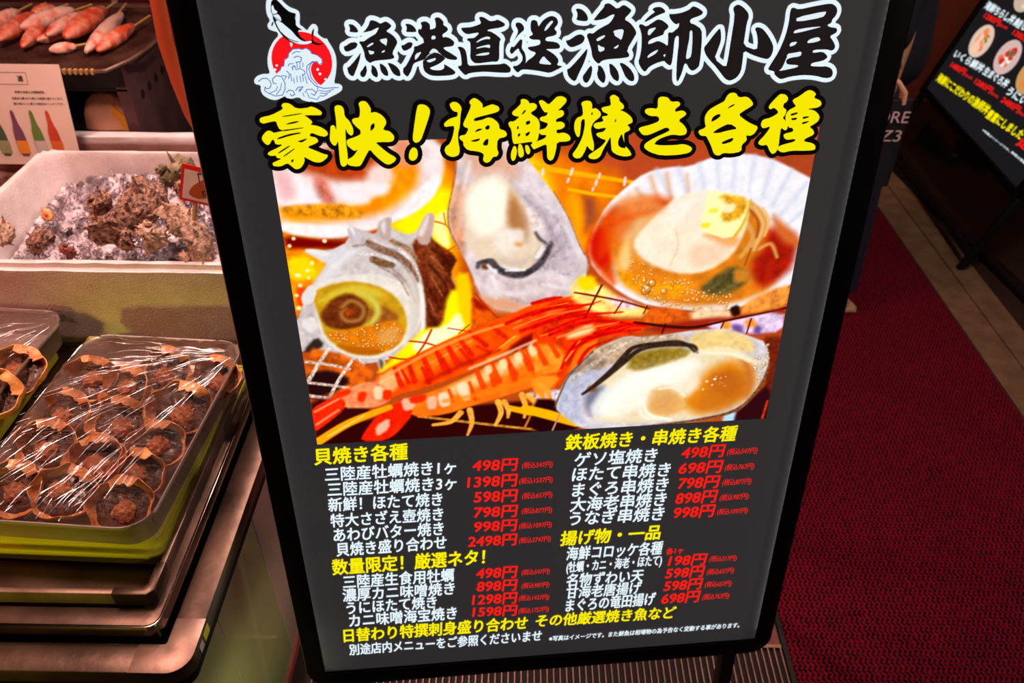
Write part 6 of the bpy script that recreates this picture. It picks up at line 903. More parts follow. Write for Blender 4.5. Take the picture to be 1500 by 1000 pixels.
C.objects[-1] if False else None
GP = 'stuffed crab shells in the trays'
SH = [ # place on the tray, tilt, turn, label
 ([(-0.5105,0.9957,0.715)][0], 'crab shell in the far right corner of the wrapped tray'),
 ([(-0.6031,1.0198,0.715)][0], 'crab shell at the back of the wrapped tray, beside the bare white tray bottom'),
 ([(-0.7207,0.9889,0.715)][0], 'crab shell at the far left of the wrapped tray'),
 ([(-0.6495,0.9696,0.715)][0], 'crab shell second in the back row, between far left and middle'),
 ([(-0.5432,0.9232,0.715)][0], 'large crab shell by the right tray edge, under dense film streaks'),
 ([(-0.7265,0.9066,0.715)][0], 'crab shell with dark miso at the left tray edge, second row'),
 ([(-0.6333,0.8918,0.715)][0], 'crab shell with shredded meat in the middle of the wrapped tray'),
 ([(-0.7223,0.8417,0.715)][0], 'crab shell with a pale meat lump at the left tray edge, third row'),
 ([(-0.6332,0.8093,0.715)][0], 'crab shell with a tawny meat lump, third row middle'),
 ([(-0.5534,0.8413,0.715)][0], 'crab shell at the right tray edge, third row'),
 ([(-0.7265,0.7451,0.715)][0], 'crab shell in the front left corner of the wrapped tray'),
 ([(-0.6545,0.7352,0.715)][0], 'crab shell second from the left in the front row'),
 ([(-0.5626,0.717,0.715)][0], 'crab shell in the front right corner of the wrapped tray'),
 ([(-0.5569,0.7837,0.715)][0], 'crab shell behind the front right corner shell'),
 ([(-0.6292,0.8041,0.715)][0], 'crab shell half hidden between third row and front row'),
]
for i, (p, lab) in enumerate(SH):
    x, y, z = p
    crab_shell('stuffed_crab_shell', lab, (x-.002, y+(.016 if i in (10, 11, 12) else .005), TZ+.004+.013), (R(24+6*math.sin(i*2.1)), R(6*math.sin(i*1.3)), R(14*math.sin(i*3.7))), 11+i, GP, .98 if i != 4 else 1.12)
for i, (q, lab) in enumerate((([(-0.8593,1.0226,0.71)][0], 'crab shell in the far corner of the left edge tray'), ([(-0.8623,0.9615,0.71)][0], 'crab shell in front in the tray at the left picture edge'))):
    crab_shell('stuffed_crab_shell', lab, (q[0]-.004, q[1], TZ-.010+.016), (R(22), 0, R(10-30*i)), 41+i, GP, 1.1)
# cling film stretched over the tray
def film(label, loc, rot, w, d, seed):
    nx, ny = 96, 128; v = []; f = []
    for j in range(ny):
        for i in range(nx):
            u = i/(nx-1)*2-1; q = j/(ny-1)*2-1; x = u*w/2; y = q*d/2
            e = max(abs(u), abs(q)); z = .036 + .012*(1-abs(u)**3)*(1-abs(q)**4)
            st = math.sin((x*.85+y*.55)*420+4*nz3(x*9, y*9, seed))*.0009*(.5+nz3(x*12, y*12, seed+3)) + .0040*nz3(x*26+seed, y*26, 1) + .0016*nz3(x*90, y*60, seed+7)
            if e > .93: z = .0365-(e-.93)/.07*.034; st *= .3+.7*(e-.93)/.07
            v.append((x*(1.0), y, z+st))
    for j in range(ny-1):
        for i in range(nx-1): f.append((j*nx+i, j*nx+i+1, (j+1)*nx+i+1, (j+1)*nx+i))
    o = MB().add(v, f).build('cling_film', wrap_mat, None, recalc=False, angle=180); o.location = loc; o.rotation_euler = (0, 0, rot)
    return tag(o, label, 'cling film', 'cling film over the trays')
def creases(parent, fan, w, d, seed, n):
    """narrow doubled-over folds of the film, fanning out from a corner where it was pulled tight"""
    rs = random.Random(seed); mb = MB()
    for i in range(n):
        if i < n*.72:
            a = R(rs.uniform(176, 258)); r0 = rs.uniform(.015, .36); ln = rs.uniform(.012, .085); p0 = Vector((fan[0]+r0*math.cos(a), fan[1]+r0*math.sin(a), 0)); dr = Vector((math.cos(a), math.sin(a), 0))
        else:
            p0 = Vector((rs.uniform(-w*.48, w*.2), rs.uniform(-d*.48, -d*.05), 0)); a = R(rs.uniform(225, 262)); ln = rs.uniform(.012, .05); dr = Vector((math.cos(a), math.sin(a), 0))
        sd = Vector((-dr.y, dr.x, 0)); wd_ = rs.uniform(.00022, .0009) ; v = []; bend = rs.uniform(-.05, .05)
        for k in range(7):
            q = k/6; p = p0+dr*ln*q+sd*(bend*ln*4*q*(1-q)); u_, q_ = p.x/(w/2), p.y/(d/2)
            if max(abs(u_), abs(q_)) > .97: break
            z = .036+.012*(1-abs(u_)**3)*(1-abs(q_)**4)+.0042+.0040*nz3(p.x*26, p.y*26, 1); ww = wd_*math.sin(math.pi*(.08+.84*q))
            v += [(p.x-sd.x*ww, p.y-sd.y*ww, z), (p.x, p.y, z+ww*1.2), (p.x+sd.x*ww, p.y+sd.y*ww, z)]
        m_ = len(v)//3
        if m_ > 1: mb.add(v, [(3*j+c, 3*j+c+1, 3*j+c+4, 3*j+c+3) for j in range(m_-1) for c in (0, 1)])
    mb.build('film_creases', crease_mat, parent, recalc=False, angle=180)
fo = film('crinkled clear cling film stretched over the right-hand tray of crab shells', (-.632, .880, TZ+.019), -.06, .298, .422, 2)
creases(fo, (.142, .165), .298, .422, 4, 210)
fo = film('clear cling film over the tray at the left picture edge', (-.985, .975, TZ+.009), -.075, .284, .422, 8)
creases(fo, (.14, .17), .284, .422, 9, 60)

# ---------------------------------------------------------------- styrofoam box with ice and turban shells
FB = thing('styrofoam_box', 'white styrofoam box full of ice and turban shells, behind the trays', 'box', (-.785, 1.425, .6285))
fw_, fd, fh = .63, .485, .178
mb = loft([(fw_-.006, fd-.006, .02, 0), (fw_, fd, .022, .01), (fw_, fd, .022, fh-.012), (fw_, fd, .022, fh-.010), (fw_-.024, fd-.024, .03, fh-.010), (fw_-.026, fd-.026, .03, fh), (fw_-.050, fd-.046, .045, fh), (fw_-.054, fd-.050, .045, fh-.004), (fw_-.11, fd-.10, .035, .03)], False, 9)
rs = random.Random(5)
mb.v = [(x+.0012*nz3(x*220, y*220, z*220) + .0015*nz3(x*60, y*60, z*60), y+.0012*nz3(x*220, y*220+9, z*220)+.002*nz3(x*50, 7, z*60)*(1 if z > .15 else 0), z+(.0026*nz3(x*120, y*120, 3)+.0015*nz3(x*300, y*300, 5) if z > fh-.006 else 0)) for x, y, z in mb.v]
def subdiv_build(mb, name, m, parent, cuts, fn=None, angle=40):
    o = mb.build(name, m, parent); me = o.data; bm = bmesh.new(); bm.from_mesh(me)
    bmesh.ops.subdivide_edges(bm, edges=[e for e in bm.edges if e.calc_length() > .03], cuts=cuts, use_grid_fill=True)
    if fn:
        for q in bm.verts: q.co = fn(q.co)
    bm.to_mesh(me); bm.free(); me.polygons.foreach_set('use_smooth', [True]*len(me.polygons)); me.set_sharp_from_angle(angle=R(angle)); return o
def crumble(p):
    q = p.copy()
    if p.z > fh-.016: q.z += .0022*nz3(p.x*90, p.y*90, 3)+.0016*nz3(p.x*260, p.y*260, 5); q.y += .002*nz3(p.x*110, p.y*40, 11); q.x += .0015*nz3(p.x*40, p.y*110, 2)
    return q
subdiv_build(mb, 'box_body', foam, FB, 14, crumble)
def ice_top(x, y):      # height of the ice in the box, box coordinates
    return .085 + .042*max(0, 1-((x+.02)/.26)**2)*max(0, min(1, (y+.24)/.30)) + .014*nz3(x*9, y*9, 1) + .03*max(0, (y-.05)/.2)
mb = MB(); bm0 = bmesh.new(); bmesh.ops.create_icosphere(bm0, subdivisions=1, radius=1); iv = [q.co.copy() for q in bm0.verts]; if_ = [tuple(q.index for q in p.verts) for p in bm0.faces]; bm0.free()
for k in range(1700):
    x = rs.uniform(-.262, .262); y = rs.uniform(-.19, .185)
    if abs(x) > .25-.05*(.1): continue
    z = ice_top(x, y)+rs.uniform(-.006, .004); s = rs.uniform(.0035, .0095); M = TRS((x, y, z), (rs.uniform(0, 6), rs.uniform(0, 6), rs.uniform(0, 6)))
    sx, sy, sz = s*rs.uniform(.7, 1.4), s*rs.uniform(.7, 1.3), s*rs.uniform(.5, 1)
    mb.add([(p.x*sx*rs.uniform(.8, 1.2), p.y*sy*rs.uniform(.8, 1.2), p.z*sz) for p in iv], if_, M)
o = mb.build('crushed_ice', ice_mat, None, recalc=False, angle=25); o.location = FB.location; tag(o, 'heap of clear crushed ice inside the styrofoam box', 'ice', None, 'stuff')
nx = 150; v = []; f = []
for j in range(nx):
    for i in range(nx):
        x = -.262+.524*i/(nx-1); y = -.19+.38*j/(nx-1); v.append((x, y, ice_top(x, y)-.006+.006*nz3(x*70, y*70, 4)+.003*nz3(x*190, y*190, 8)))
for j in range(nx-1):
    for i in range(nx-1): f.append((j*nx+i, j*nx+i+1, (j+1)*nx+i+1, (j+1)*nx+i))
slush = mat('slush', (214, 198, 206), .1, 0, (246, 240, 244), 75, 1, 190, coat=.7)
o = MB().add(v, f).build('slush', slush, o, recalc=False, angle=180)

def turban_mesh(seed, s, turns=3.3, spines=9):
    """spiral shell: a tube that grows as it winds, with knobs and spines on its shoulder"""
    n = 20; steps = int(turns*30); g = .30; L = []
    rs = random.Random(seed); mb = MB(); pts = []
    for i in range(steps+1):
        th = 2*math.pi*turns*i/steps; k = math.exp(g*(th-2*math.pi*turns)/1.55)
        cr = .55*k; cz = 1.25*(1-k); rad = .56*k
        c = Vector((cr*math.cos(th), cr*math.sin(th), cz)); rdir = Vector((math.cos(th), math.sin(th), 0)); up = Vector((0, 0, 1)); l = []
        for j in range(n):
            a = 2*math.pi*j/n; bulge = 1+.10*math.sin(6*a+th*2)+.10*nz3(3*math.cos(a)+seed, 3*math.sin(a), th*2.2)+.06*nz3(9*math.cos(a), 9*math.sin(a)+seed, th*6)
            if abs(a-.7) < .25: bulge += .13
            l.append(c+(rdir*math.cos(a)+up*math.sin(a))*rad*bulge)
        L.append([tuple(p*s) for p in l]); pts.append((c, rdir, rad, th, k))
    mb.loops(L, True, True)
    for i in range(steps//4, steps, 3):
        c, rdir, rad, th, k = pts[i]
        for a, ln in ((.80, .52 if i % 2 == 0 else .18), (.15, .16), (-.40, .30 if i % 2 else .12)):
            d = rdir*math.cos(a)+Vector((0, 0, 1))*math.sin(a); b = c+d*rad*.85; h = ln*k*rs.uniform(.55, 1.2); t = Vector((-rdir.y, rdir.x, 0))
            tip = b+d*(h+.15*k)+t*.12*k
            mb.tube([b*s, (b+d*h*.45)*s, tip*s], [.17*k*s, .11*k*s, .03*k*s], 6)
    return mb, pts
def turban(label, loc, rot, s, seed, m, face=False, name='turban_shell'):
    s *= 1.18; loc = (loc[0], loc[1], loc[2]+.006)
    t = thing(name, label, 'shell', loc, rot, 'turban shells on the ice')
    mb, pts = turban_mesh(seed, s); mb.build('spiral_shell', m, t, angle=50, recalc=True)
    if face:
        c, rdir, rad, th, k = pts[-1]; tdir = Vector((-rdir.y, rdir.x, 0)); c2 = (c+tdir*.02)*s; L = []
        for q, hgt in ((.86, -.02), (.88, .06), (.6, .13), (.3, .10), (.04, .12)):
            L.append([tuple(c2+(rdir*math.cos(a)+Vector((0, 0, 1))*math.sin(a))*rad*q*s+tdir*(hgt+.05*math.sin(3*a+6*q))*s) for a in [2*math.pi*j/24 for j in range(24)]])
        MB().loops(L).build('operculum', operc_mat, t)
    return t
TB = [ # photo position, depth, size, rotation, material, label
 ([(-0.7453,1.33,0.811)][0], .066, (R(44), R(4), R(-60)), turban_mat, False, 'largest knobbly brown turban shell, apex up, in the middle of the ice'),
 ([(-0.6473,1.3,0.8179)][0], .038, (R(50), R(-30), R(40)), turban_pale, False, 'paler turban shell pointing left, behind the wooden stick'),
 ([(-0.7578,1.24,0.8128)][0], .036, (R(70), R(20), R(100)), turban_mat, False, 'spiky turban shell lying at the front, left of the triangular one'),
 ([(-0.6858,1.24,0.8079)][0], .036, (R(-15), R(8), R(20)), turban_pale, False, 'triangular turban shell with horned top against the front rim'),
 ([(-0.5888,1.25,0.805)][0], .040, (R(100), R(0), R(-30)), turban_pale, True, 'turban shell at the front right corner, beside the foot of the stick'),
 ([(-0.6764,1.42,0.8578)][0], .034, (R(62), R(0), R(-75)), green_shell_mat, True, 'greenish turban shell showing its round lid, high at the back right'),
 ([(-0.6828,1.4,0.8419)][0], .028, (R(20), R(60), R(0)), turban_mat, False, 'brown turban shell just below the greenish one at the back right'),
 ([(-0.9664,1.26,0.8094)][0], .034, (R(30), R(-40), R(70)), turban_pale, False, 'turban shell at the front left, cut by the picture edge'),
 ([(-0.841,1.23,0.7919)][0], .017, (R(-20), R(0), R(0)), mat('brown_snail', (150, 78, 56), .6, 0, (110, 52, 38), 40, .6, 160), False, 'small smooth brown snail shell at the front rim of the foam box'),
 ([(-0.8748,1.24,0.8111)][0], .026, (R(80), R(10), R(-90)), turban_mat, False, 'dark turban shell half buried in ice, left of the small brown snail'),
 ([(-0.982,1.42,0.7615)][0], .016, (R(40), R(20), R(30)), carapace_mat, False, 'small orange shell poking out of the ice at the left'),
]
for i, (p, s, rot, m_, face, lab) in enumerate(TB): turban(lab, p, rot, s, 3+i*5, m_, face)
# price card on its stick
pc = thing('price_card', 'red bordered price card with a turban shell picture on a wooden stick', 'sign', [(-0.6293,1.26,0.7674)][0], (R(-6), R(17), R(4)))
MB().tube([(0, 0, -.03), (.0, .0, .15)], .0042, 6).build('stick', bamboo, pc)
cw, chh = .105, .070
CM = MB().box(-.028, cw-.028, -.0045, -.0030, .128, .128+chh)
red_card = mat('red_card', (222, 36, 24), .5); white_card = mat('white_card', (228, 206, 190), .5); dark_ink = mat('dark_card_ink', (40, 24, 20), .6); brown_ink = mat('brown_card_ink', (176, 84, 36), .6); green_ink = mat('green_card_ink', (30, 70, 34), .6)
cd = CM.build('card', red_card, pc, smooth=False)
cpr = lambda mb, pts, d: pfill(mb, [(x, z-7) for x, z in pts], .0045+d, 0, 0 if len(pts) == 4 else 1)
mb = MB(); cpr(mb, [(-23, 140), (72, 140), (72, 196), (-23, 196)], .0002); mb.build('card_face', white_card, cd, smooth=False)
mb = MB(); cpr(mb, [(-14, 150), (0, 144), (16, 147), (26, 158), (22, 172), (10, 184), (2, 176), (-8, 166)], .0004); mb.build('printed_shell', brown_ink, cd, smooth=False)
mb = MB(); pline(mb, [(16, 149, 2), (22, 153, 2), (18, 158, 2), (10, 153, 2), (14, 145, 2)], .0052, 0); pline(mb, [(4, 169, 1.4), (0, 185, 1.4)], .0052, 0); pline(mb, [(10, 173, 1.4), (12, 185, 1.4)], .0052, 0)
ptext(mb, 'さざえ', 34, 143, 36, 14, 0, .0052, 0, .02); mb.build('card_lettering', dark_ink, cd, smooth=False)
mb = MB(); cpr(mb, [(-4, 190), (4, 193), (16, 191), (10, 195), (2, 196)], .0008); mb.build('printed_leaf', green_ink, cd, smooth=False)

# ---------------------------------------------------------------- grill and flyer behind the styrofoam box
sh = thing('foam_ledge', 'pinkish foam-topped plank ledge between styrofoam box and grill', 'ledge', (-1.05, 1.80, .6285))
mb = loft([(1.3, .030, .005, .136), (1.3, .030, .005, .150), (1.29, .026, .005, .152)])
subdiv_build(mb, 'foam_strip', foam, sh, 24, lambda p: Vector((p.x, p.y+.003*nz3(p.x*40, p.z*60, 2), p.z+(.003*nz3(p.x*70, p.y*90, 4) if p.z > .145 else 0))))
MB().box(-.65, .65, -.018, .035, .060, .1355).build('plank', wood_mat, sh, bevel=.003); MB().box(-.65, .65, -.055, .035, 0, .058).build('plank', wood_mat, sh, bevel=.003)
KX1, KY0, KY1, KZ0, KZ1 = -.945, 1.845, 2.26, .745, .925
kn = thing('charcoal_grill', 'dark metal table grill with round air holes, under the crab sticks', 'grill', (-1.35, 2.05, .6285))
kx, ky, kz = 1.35, -2.05, -.6285
def kb(x0, x1, y0, y1, z0, z1): return MB().box(x0+kx, x1+kx, y0+ky, y1+ky, z0+kz, z1+kz)
kb(KX1-.004, KX1, KY0, KY1, .6285, KZ1).build('side_wall', konro_mat, kn, smooth=False)
kb(-1.76, -1.756, KY0, KY1, .6285, KZ1).build('side_wall', konro_mat, kn, smooth=False)
kb(-1.756, KX1-.004, KY1-.004, KY1, .6285, KZ1).build('rear_wall', konro_mat, kn, smooth=False)
kb(-1.756, KX1-.004, KY0, KY1-.004, .758, .763).build('floor_plate', konro_dark, kn, smooth=False)
kb(-1.756, KX1-.004, KY0, KY0+.006, .878, KZ1).build('front_band', konro_dark, kn, smooth=False)
kb(-1.756, KX1-.004, KY0, KY1-.004, .868, .873).build('coal_tray', konro_dark, kn, smooth=False)
kb(KX1-.03, KX1-.004, KY0, KY0+.02, .634, .878).build('corner_post', konro_mat, kn, smooth=False)
for i in range(7):
    y = KY0+.062+.047*i; z = .838+.003*i
    mb = MB(); mb.loops([[(x, y+ky+(.0115)*math.cos(a), z+kz+.0115*math.sin(a)) for a in [2*math.pi*k/16 for k in range(16)]] for x in (KX1+kx-.003, KX1+kx+.0006)]); mb.build('air_hole', konro_dark, kn)
# embers / paper inside
bagm = MB(); L = []
for k, (w, h_) in enumerate(((.115, 0), (.115, .035), (.10, .065), (.06, .085), (.02, .090))): L.append([(w/2*math.cos(a), .018*math.sin(a)+.004*k, h_) for a in [2*math.pi*j/20 for j in range(20)]])
bo = bagm.loops(L).build('paper_pouch', kraft, None); bo.location = (-1.035, 1.868, .763); bo.rotation_euler = (R(-12), 0, 0); tag(bo, 'beige paper pouch standing inside the dark grill opening', 'pouch')
o = MB().add([(-.03, 0, 0), (.035, 0, 0), (-.022, .012, .062), (-.03, .006, 0), (.035, .006, 0), (-.022, .018, .062)], [(0, 1, 2), (5, 4, 3), (0, 3, 4, 1), (1, 4, 5, 2), (2, 5, 3, 0)]).build('amber_wrapper', yellow_paper, None, smooth=False); o.location = (-.990, 1.856, .7635); tag(o, 'small amber wrapper leaning at the right of the beige pouch', 'wrapper')
# wire mesh top
gm = thing('grill_mesh', 'wire mesh cooking grate carrying the orange and white crab sticks', 'grate', (-1.34, 2.03, KZ1))
GX0, GX1, GY0, GY1 = -1.80, -.922, 1.795, 2.285
gp = [(GX0, GY0), (-.955, GY0), (-.930, GY0+.022), (GX1, GY0+.03), (GX1, GY1), (GX0, GY1)]
mb = MB(); w_ = .0016; st = .0085
gx, gy = 1.34, -2.03
for i in range(int((GX1-GX0)/st)): mb.box(GX0+i*st+gx, GX0+i*st+w_+gx, GY0+.004+max(0, (GX0+i*st+.962)*1.9)+gy, GY1-.004+gy, .010, .0112)
for i in range(int((GY1-GY0)/st)): mb.box(GX0+.004+gx, min(GX1-.004, -.966+i*st*.53)+gx, GY0+i*st+gy, GY0+i*st+w_+gy, .0112, .0124)
mb.build('wire_mesh', mesh_mat, gm, smooth=False)
rimm = MB(); rp = [(GX0+gx, GY0+gy, .009), (-.985+gx, GY0+gy, .009), (-.962+gx, GY0+.006+gy, .009), (GX1+gx-.012, GY0+.075+gy, .009), (GX1+gx, GY0+.15+gy, .009), (GX1+gx, GY1+gy, .009), (GX0+gx, GY1+gy, .009)]
rimm.tube(rp, .0045, 8).build('edge_rod', steel, gm)
rimm = MB()
for i in range(64):
    x = GX0+.02+i*.0129
    if x < -.985: rimm.box(x+gx, x+.006+gx, GY0-.0052+gy, GY0+.004+gy, .0035, .0148)
rimm.build('edge_binding', bamboo, gm, smooth=False)
kb(GX0+.02, GX1-.01, GY1-.012, GY1+.012, KZ1+.0, KZ1+.016).build('rear_bar', steel, gm).location = (gx-kx, gy-ky, -KZ1-kz)
# crab sticks on skewers
SK = [ # tip, back, skewer end, layer, radius, material, label
 ([(-1.0079,1.8793,0.945),(-0.997,2.0652,0.945),(-1.0063,2.1484,0.945)], 0, .0165, stick_red, 'orange crab stick nearest the right corner of the wire mesh'),
 ([(-1.0317,1.8711,0.945),(-1.0635,2.1578,0.945),(-1.0775,2.249,0.945)], 0, .0165, stick_white, 'pale crab stick second from the right end'),
 ([(-1.1055,1.9347,0.95),(-1.1057,2.1584,0.95),(-1.1089,2.2159,0.95)], .006, .023, stick_red, 'plumpest orange crab stick in the middle of the row'),
 ([(-1.1604,1.9508,0.952),(-1.1352,2.1276,0.952),(-1.1342,2.1792,0.952)], .010, .0175, stick_mix, 'mottled crab stick just left of the plumpest one'),
 ([(-1.1951,1.9592,0.945),(-1.145,2.0056,0.945),(-1.1328,2.0397,0.945)], .0, .0125, stick_mix, 'thin crab stick finger low between the pale and plump ones'),
 ([(-1.1288,1.8871,0.945),(-1.079,1.9192,0.945),(-1.0664,1.9509,0.945)], .0, .0125, stick_white, 'short pale crab stick lowest in the middle of the pile'),
 ([(-1.236,1.9841,0.955),(-1.1726,2.1303,0.955),(-1.1926,2.1815,0.955)], .014, .020, stick_white, 'long pale crab stick lying on top left of the middle'),
 ([(-1.2651,1.9254,0.945),(-1.2736,2.1237,0.945),(-1.2448,2.2241,0.945)], .004, .020, stick_red, 'long orange crab stick third from the left end'),
 ([(-1.1981,1.9003,0.945),(-1.2256,2.0892,0.945),(-1.2411,2.1902,0.945)], .0, .0165, stick_red, 'deep orange crab stick under the long pale one'),
 ([(-1.3395,2.0347,0.95),(-1.3218,2.1379,0.95),(-1.3435,2.1989,0.95)], .010, .0165, stick_white, 'pale pink crab stick lying across at the left picture edge'),
 ([(-1.2805,2.1144,0.945),(-1.2505,2.1851,0.945),(-1.2506,2.2239,0.945)], .004, .018, stick_red, 'orange crab stick at the back left of the pile'),
 ([(-1.3228,1.9838,0.945),(-1.3436,2.1035,0.945),(-1.413,2.2587,0.945)], .0, .0165, stick_red, 'orange crab stick cut off by the left picture edge'),
]
for i, (p, lay, r_, m_, lab) in enumerate(SK):
    a, b, e = Vector(p[0]), Vector(p[1]), Vector(p[2]); z = KZ1+.0125+r_*.96+lay; a.z = b.z = e.z = z; d = (b-a); ln = d.length
    t = thing('crab_stick_skewer', lab, 'crab stick', a, (0, 0, math.atan2(d.y, d.x)), 'crab sticks on the wire mesh')
    mb = MB(); L = []
    for k in range(25):
        q = k/24; rad = 1.14*r_*(math.sin(math.pi*min(1, max(0, .02+q*.94)))**.55); rad = max(rad, r_*.12)
        L.append([(q*ln, rad*(1+.24*nz3(q*6+i, math.cos(w)*1.3, math.sin(w)*1.3+i)+.08*nz3(q*16, math.cos(w)*3+i, math.sin(w)*3))*math.cos(w), .96*rad*(1+.10*nz3(q*9, math.cos(w)*2+i, math.sin(w)*2))*math.sin(w)) for w in [2*math.pi*j/18 for j in range(18)]])
    mb.loops(L).build('crab_meat', m_, t, angle=70)
    dd = (e-b); le = min(max(dd.length, .03), .10)
    MB().tube([(ln*.3, 0, 0), (ln+le, (.15*le if i % 2 else -.1*le), .0)], .0030, 6).build('skewer', bamboo, t)
# flyer for sake
FX0, FX1 = -1.262, -1.050
fly = thing('sake_flyer', 'pale laminated flyer with three rows of small print and printed sake bottles', 'flyer', ((FX0+FX1)/2, 1.725, .735), (R(-12), 0, 0))
fw2 = (FX1-FX0)/2
MB().box(-fw2, fw2, 0, .0016, .0, .228).build('sheet', paper_mat, fly, smooth=False)
pk = MB(); ks = .0008
ptext(pk, '酒', 4, 190, 13, 13, 0, ks, 0, .02, 0)
for q in ((-40, 184, 26, 184), (26, 184, 26, 210), (-40, 210, 26, 210), (-40, 184, -40, 210)): pline(pk, [(q[0], q[1], .8), (q[2], q[3], .8)], ks, 0)
ptext(pk, '季節の地酒も多種類豊富。', -10, 164, 70, 6, 0, ks, 0, .012, 0); ptext(pk, '伝統ある蔵ながら新たな銘酒も揃えています。', -20, 150, 118, 6, 0, ks, 0, .012, 0); ptext(pk, '酒の味わいと香りの相性がバッチリです。', -20, 138, 118, 6, 0, ks, 0, .012, 0)
pk.build('small_print', dark_ink, fly, smooth=False)
BOT = [(-22, (116, 70, 96), (224, 138, 40), 'purple and orange printed bottle'), (22, (96, 130, 60), (190, 182, 176), 'green printed bottle'), (60, (186, 70, 44), (206, 100, 50), 'red printed bottle'), (-66, (70, 90, 66), (150, 150, 110), 'dark green printed bottle')]
for x, c1, c2, lab in BOT:
    mb = MB(); pts = [(x-13, 20), (x+13, 20), (x+13, 74), (x+6, 98), (x+4, 126), (x-4, 126), (x-6, 98), (x-13, 74)]
    pfill(mb, [(px_-.08*(pz-20), pz) for px_, pz in pts], ks, 0, 1); o = mb.build('printed_bottle', mat('bottle_ink_%d' % (x+70), c1, .45), fly, smooth=False); tag(o, lab)
    mb = MB(); pfill(mb, [(x-13+px_, pz) for px_, pz in ((0, 26), (26, 26), (25, 56), (-1, 56))], ks+.0003, 0, 0); mb.build('bottle_label', mat('label_ink_%d' % (x+70), c2, .5), o, smooth=False)
# curved orange pole hanging behind the board's left edge
A = [[(-0.7201,1.62,1.1797)][0], [(-0.7186,1.62,1.142)][0], [(-0.7252,1.62,1.0631)][0], [(-0.7203,1.62,0.9863)][0], [(-0.7102,1.62,0.9125)][0], [(-0.6957,1.62,0.8504)][0], [(-0.6716,1.62,0.757)][0]]
tp = Vector(A[0]); top = tp+Vector((-.06, 0, .7))
tag(MB().tube([top, tp.lerp(top, .5)+Vector((.012, 0, 0))]+A, [.016]*7+[.010, .006], 10, flat=.6).build('bent_pole', orange_pole_mat, None), 'orange-brown bent pole running down beside the left edge of the menu board', 'pole')
B = [[(-0.708,1.66,1.1695)][0], [(-0.7159,1.66,1.0776)][0], [(-0.7189,1.66,1.0005)][0], [(-0.7108,1.66,0.9034)][0]]
tag(MB().tube(B, [.008, .008, .007, .005], 8, flat=.5).build('thin_strap', mat('red_strap', (196, 62, 36), .5), None), 'thin red strap between the bent pole and the black frame', 'strap')
# dark red banner behind the grill
bn = thing('red_banner', 'dark red cloth banner with pale brush marks, behind the grill at top left', 'banner', (-1.35, 3.0, 0))
MB().box(-.9, 1.0, 0, .004, .3, 1.35).build('cloth', red_cloth, bn, smooth=False)
mb = MB()
for q in ([(60, 700, 22), (110, 800, 30), (150, 850, 12)], [(150, 690, 20), (120, 760, 26)], [(250, 690, 26), (265, 800, 30), (260, 860, 16)], [(220, 740, 14), (310, 765, 18)], [(-150, 700, 20), (-130, 790, 24)], [(-190, 760, 12), (-90, 780, 18)]): pline(mb, q, .0006, 0)
mb.build('brush_marks', mat('banner_white', (176, 140, 140), .8), bn, smooth=False)

# ---------------------------------------------------------------- second lightbox sign on the right
S2 = thing('lightbox_sign', 'smaller backlit menu stand with round bowl photos, at the upper right', 'sign', (1.598, 2.904, 0), (-R(18), 0, -1.6207547))
T0, T1, TX0, TX1 = .335, 1.32, -.468, .445
sring = lambda g, y: [(x, y, z) for x, z in [(TX0-g, T0-g), (TX1+g, T0-g), (TX1+g, T1+g), (TX0-g, T1+g)]]
MB().loops([sring(.028, .03), sring(.028, -.008), sring(.022, -.012), sring(.003, -.012), sring(0, -.008), sring(0, .004)], close=True).build('frame', black_plastic, S2, angle=20)
MB().box(TX0-.004, TX1+.004, .001, .028, T0-.004, T1+.004).build('lit_panel', ink('dark_lit_film', (25, 24, 26)), S2, smooth=False)
for x in (TX0-.018, TX1+.018):
    MB().box(x-.012, x+.012, 0, .024, 0, T0-.02).build('leg', matte_black, S2, bevel=.002)
    MB().tube([(x, .03, 1.25), (x, .78, .245)], .011, 8).build('rear_leg', matte_black, S2)
MB().box(TX0-.02, TX1+.02, .004, .022, .055, .08).build('crossbar', matte_black, S2, smooth=False)
MB().tube([(TX0-.018, .70, .35), (TX1+.018, .70, .35)], .009, 8).build('rear_crossbar', matte_black, S2)
D2 = .0008
def s2t(name, ink_, body, a, off=.03):
    mb = MB(); ptext(mb, body, *a, D2, 0, off, .1); mb.build(name, ink_, S2, smooth=False)
for body, a in (('海鮮ちらし丼', (-449.5,685.1,244.5,32.1,2.86)), ('鮭いくら丼', (-202.2,698.3,287.6,29.8,2.51)), ('いくら鰤丼', (-432.8,487.1,252.2,32.1,5.75)), ('生まぐろ丼', (-172.6,513.1,191.7,31.3,4.78)), ('うにいくら丼', (39.4,516.5,290.4,31.3,4.70))): s2t('dish_name', white_ink, body, a)
for body, a in (('1280円', (-413.3,658.7,136.9,23.4,3.47)), ('1380円', (-164.9,672.8,132.5,23.1,3.00)), ('1480円', (-408.6,451,132.2,24.5,6.28)), ('1280円', (-182.1,469.2,141.7,23.7,5.53)), ('2480円', (43,486.1,133,24,5.24)), ('超', (276.6,423.2,135.7,37.2,6.66))): s2t('dish_price', red_ink, body, a)
for body, a in (('(税込1408円)', (-276,668.6,60.8,11.6,5.63)), ('(税込1628円)', (-272.5,465,64.1,11.8,6.34)), ('(税込1408円)', (-39.1,483.7,52.1,11.2,3.44)), ('(税込2728円)', (175.4,498.2,75.7,11.9,4.90))): s2t('tax_note', red_ink, body, a, .02)
s2t('slogan', yellow_ink, '海鮮にこだわりの漁師丼', (-437.9,378.3,460.9,36.3,5.44)); s2t('slogan', yellow_ink, '豊富にしました', (23.3,415.6,258.8,34.5,6.02))
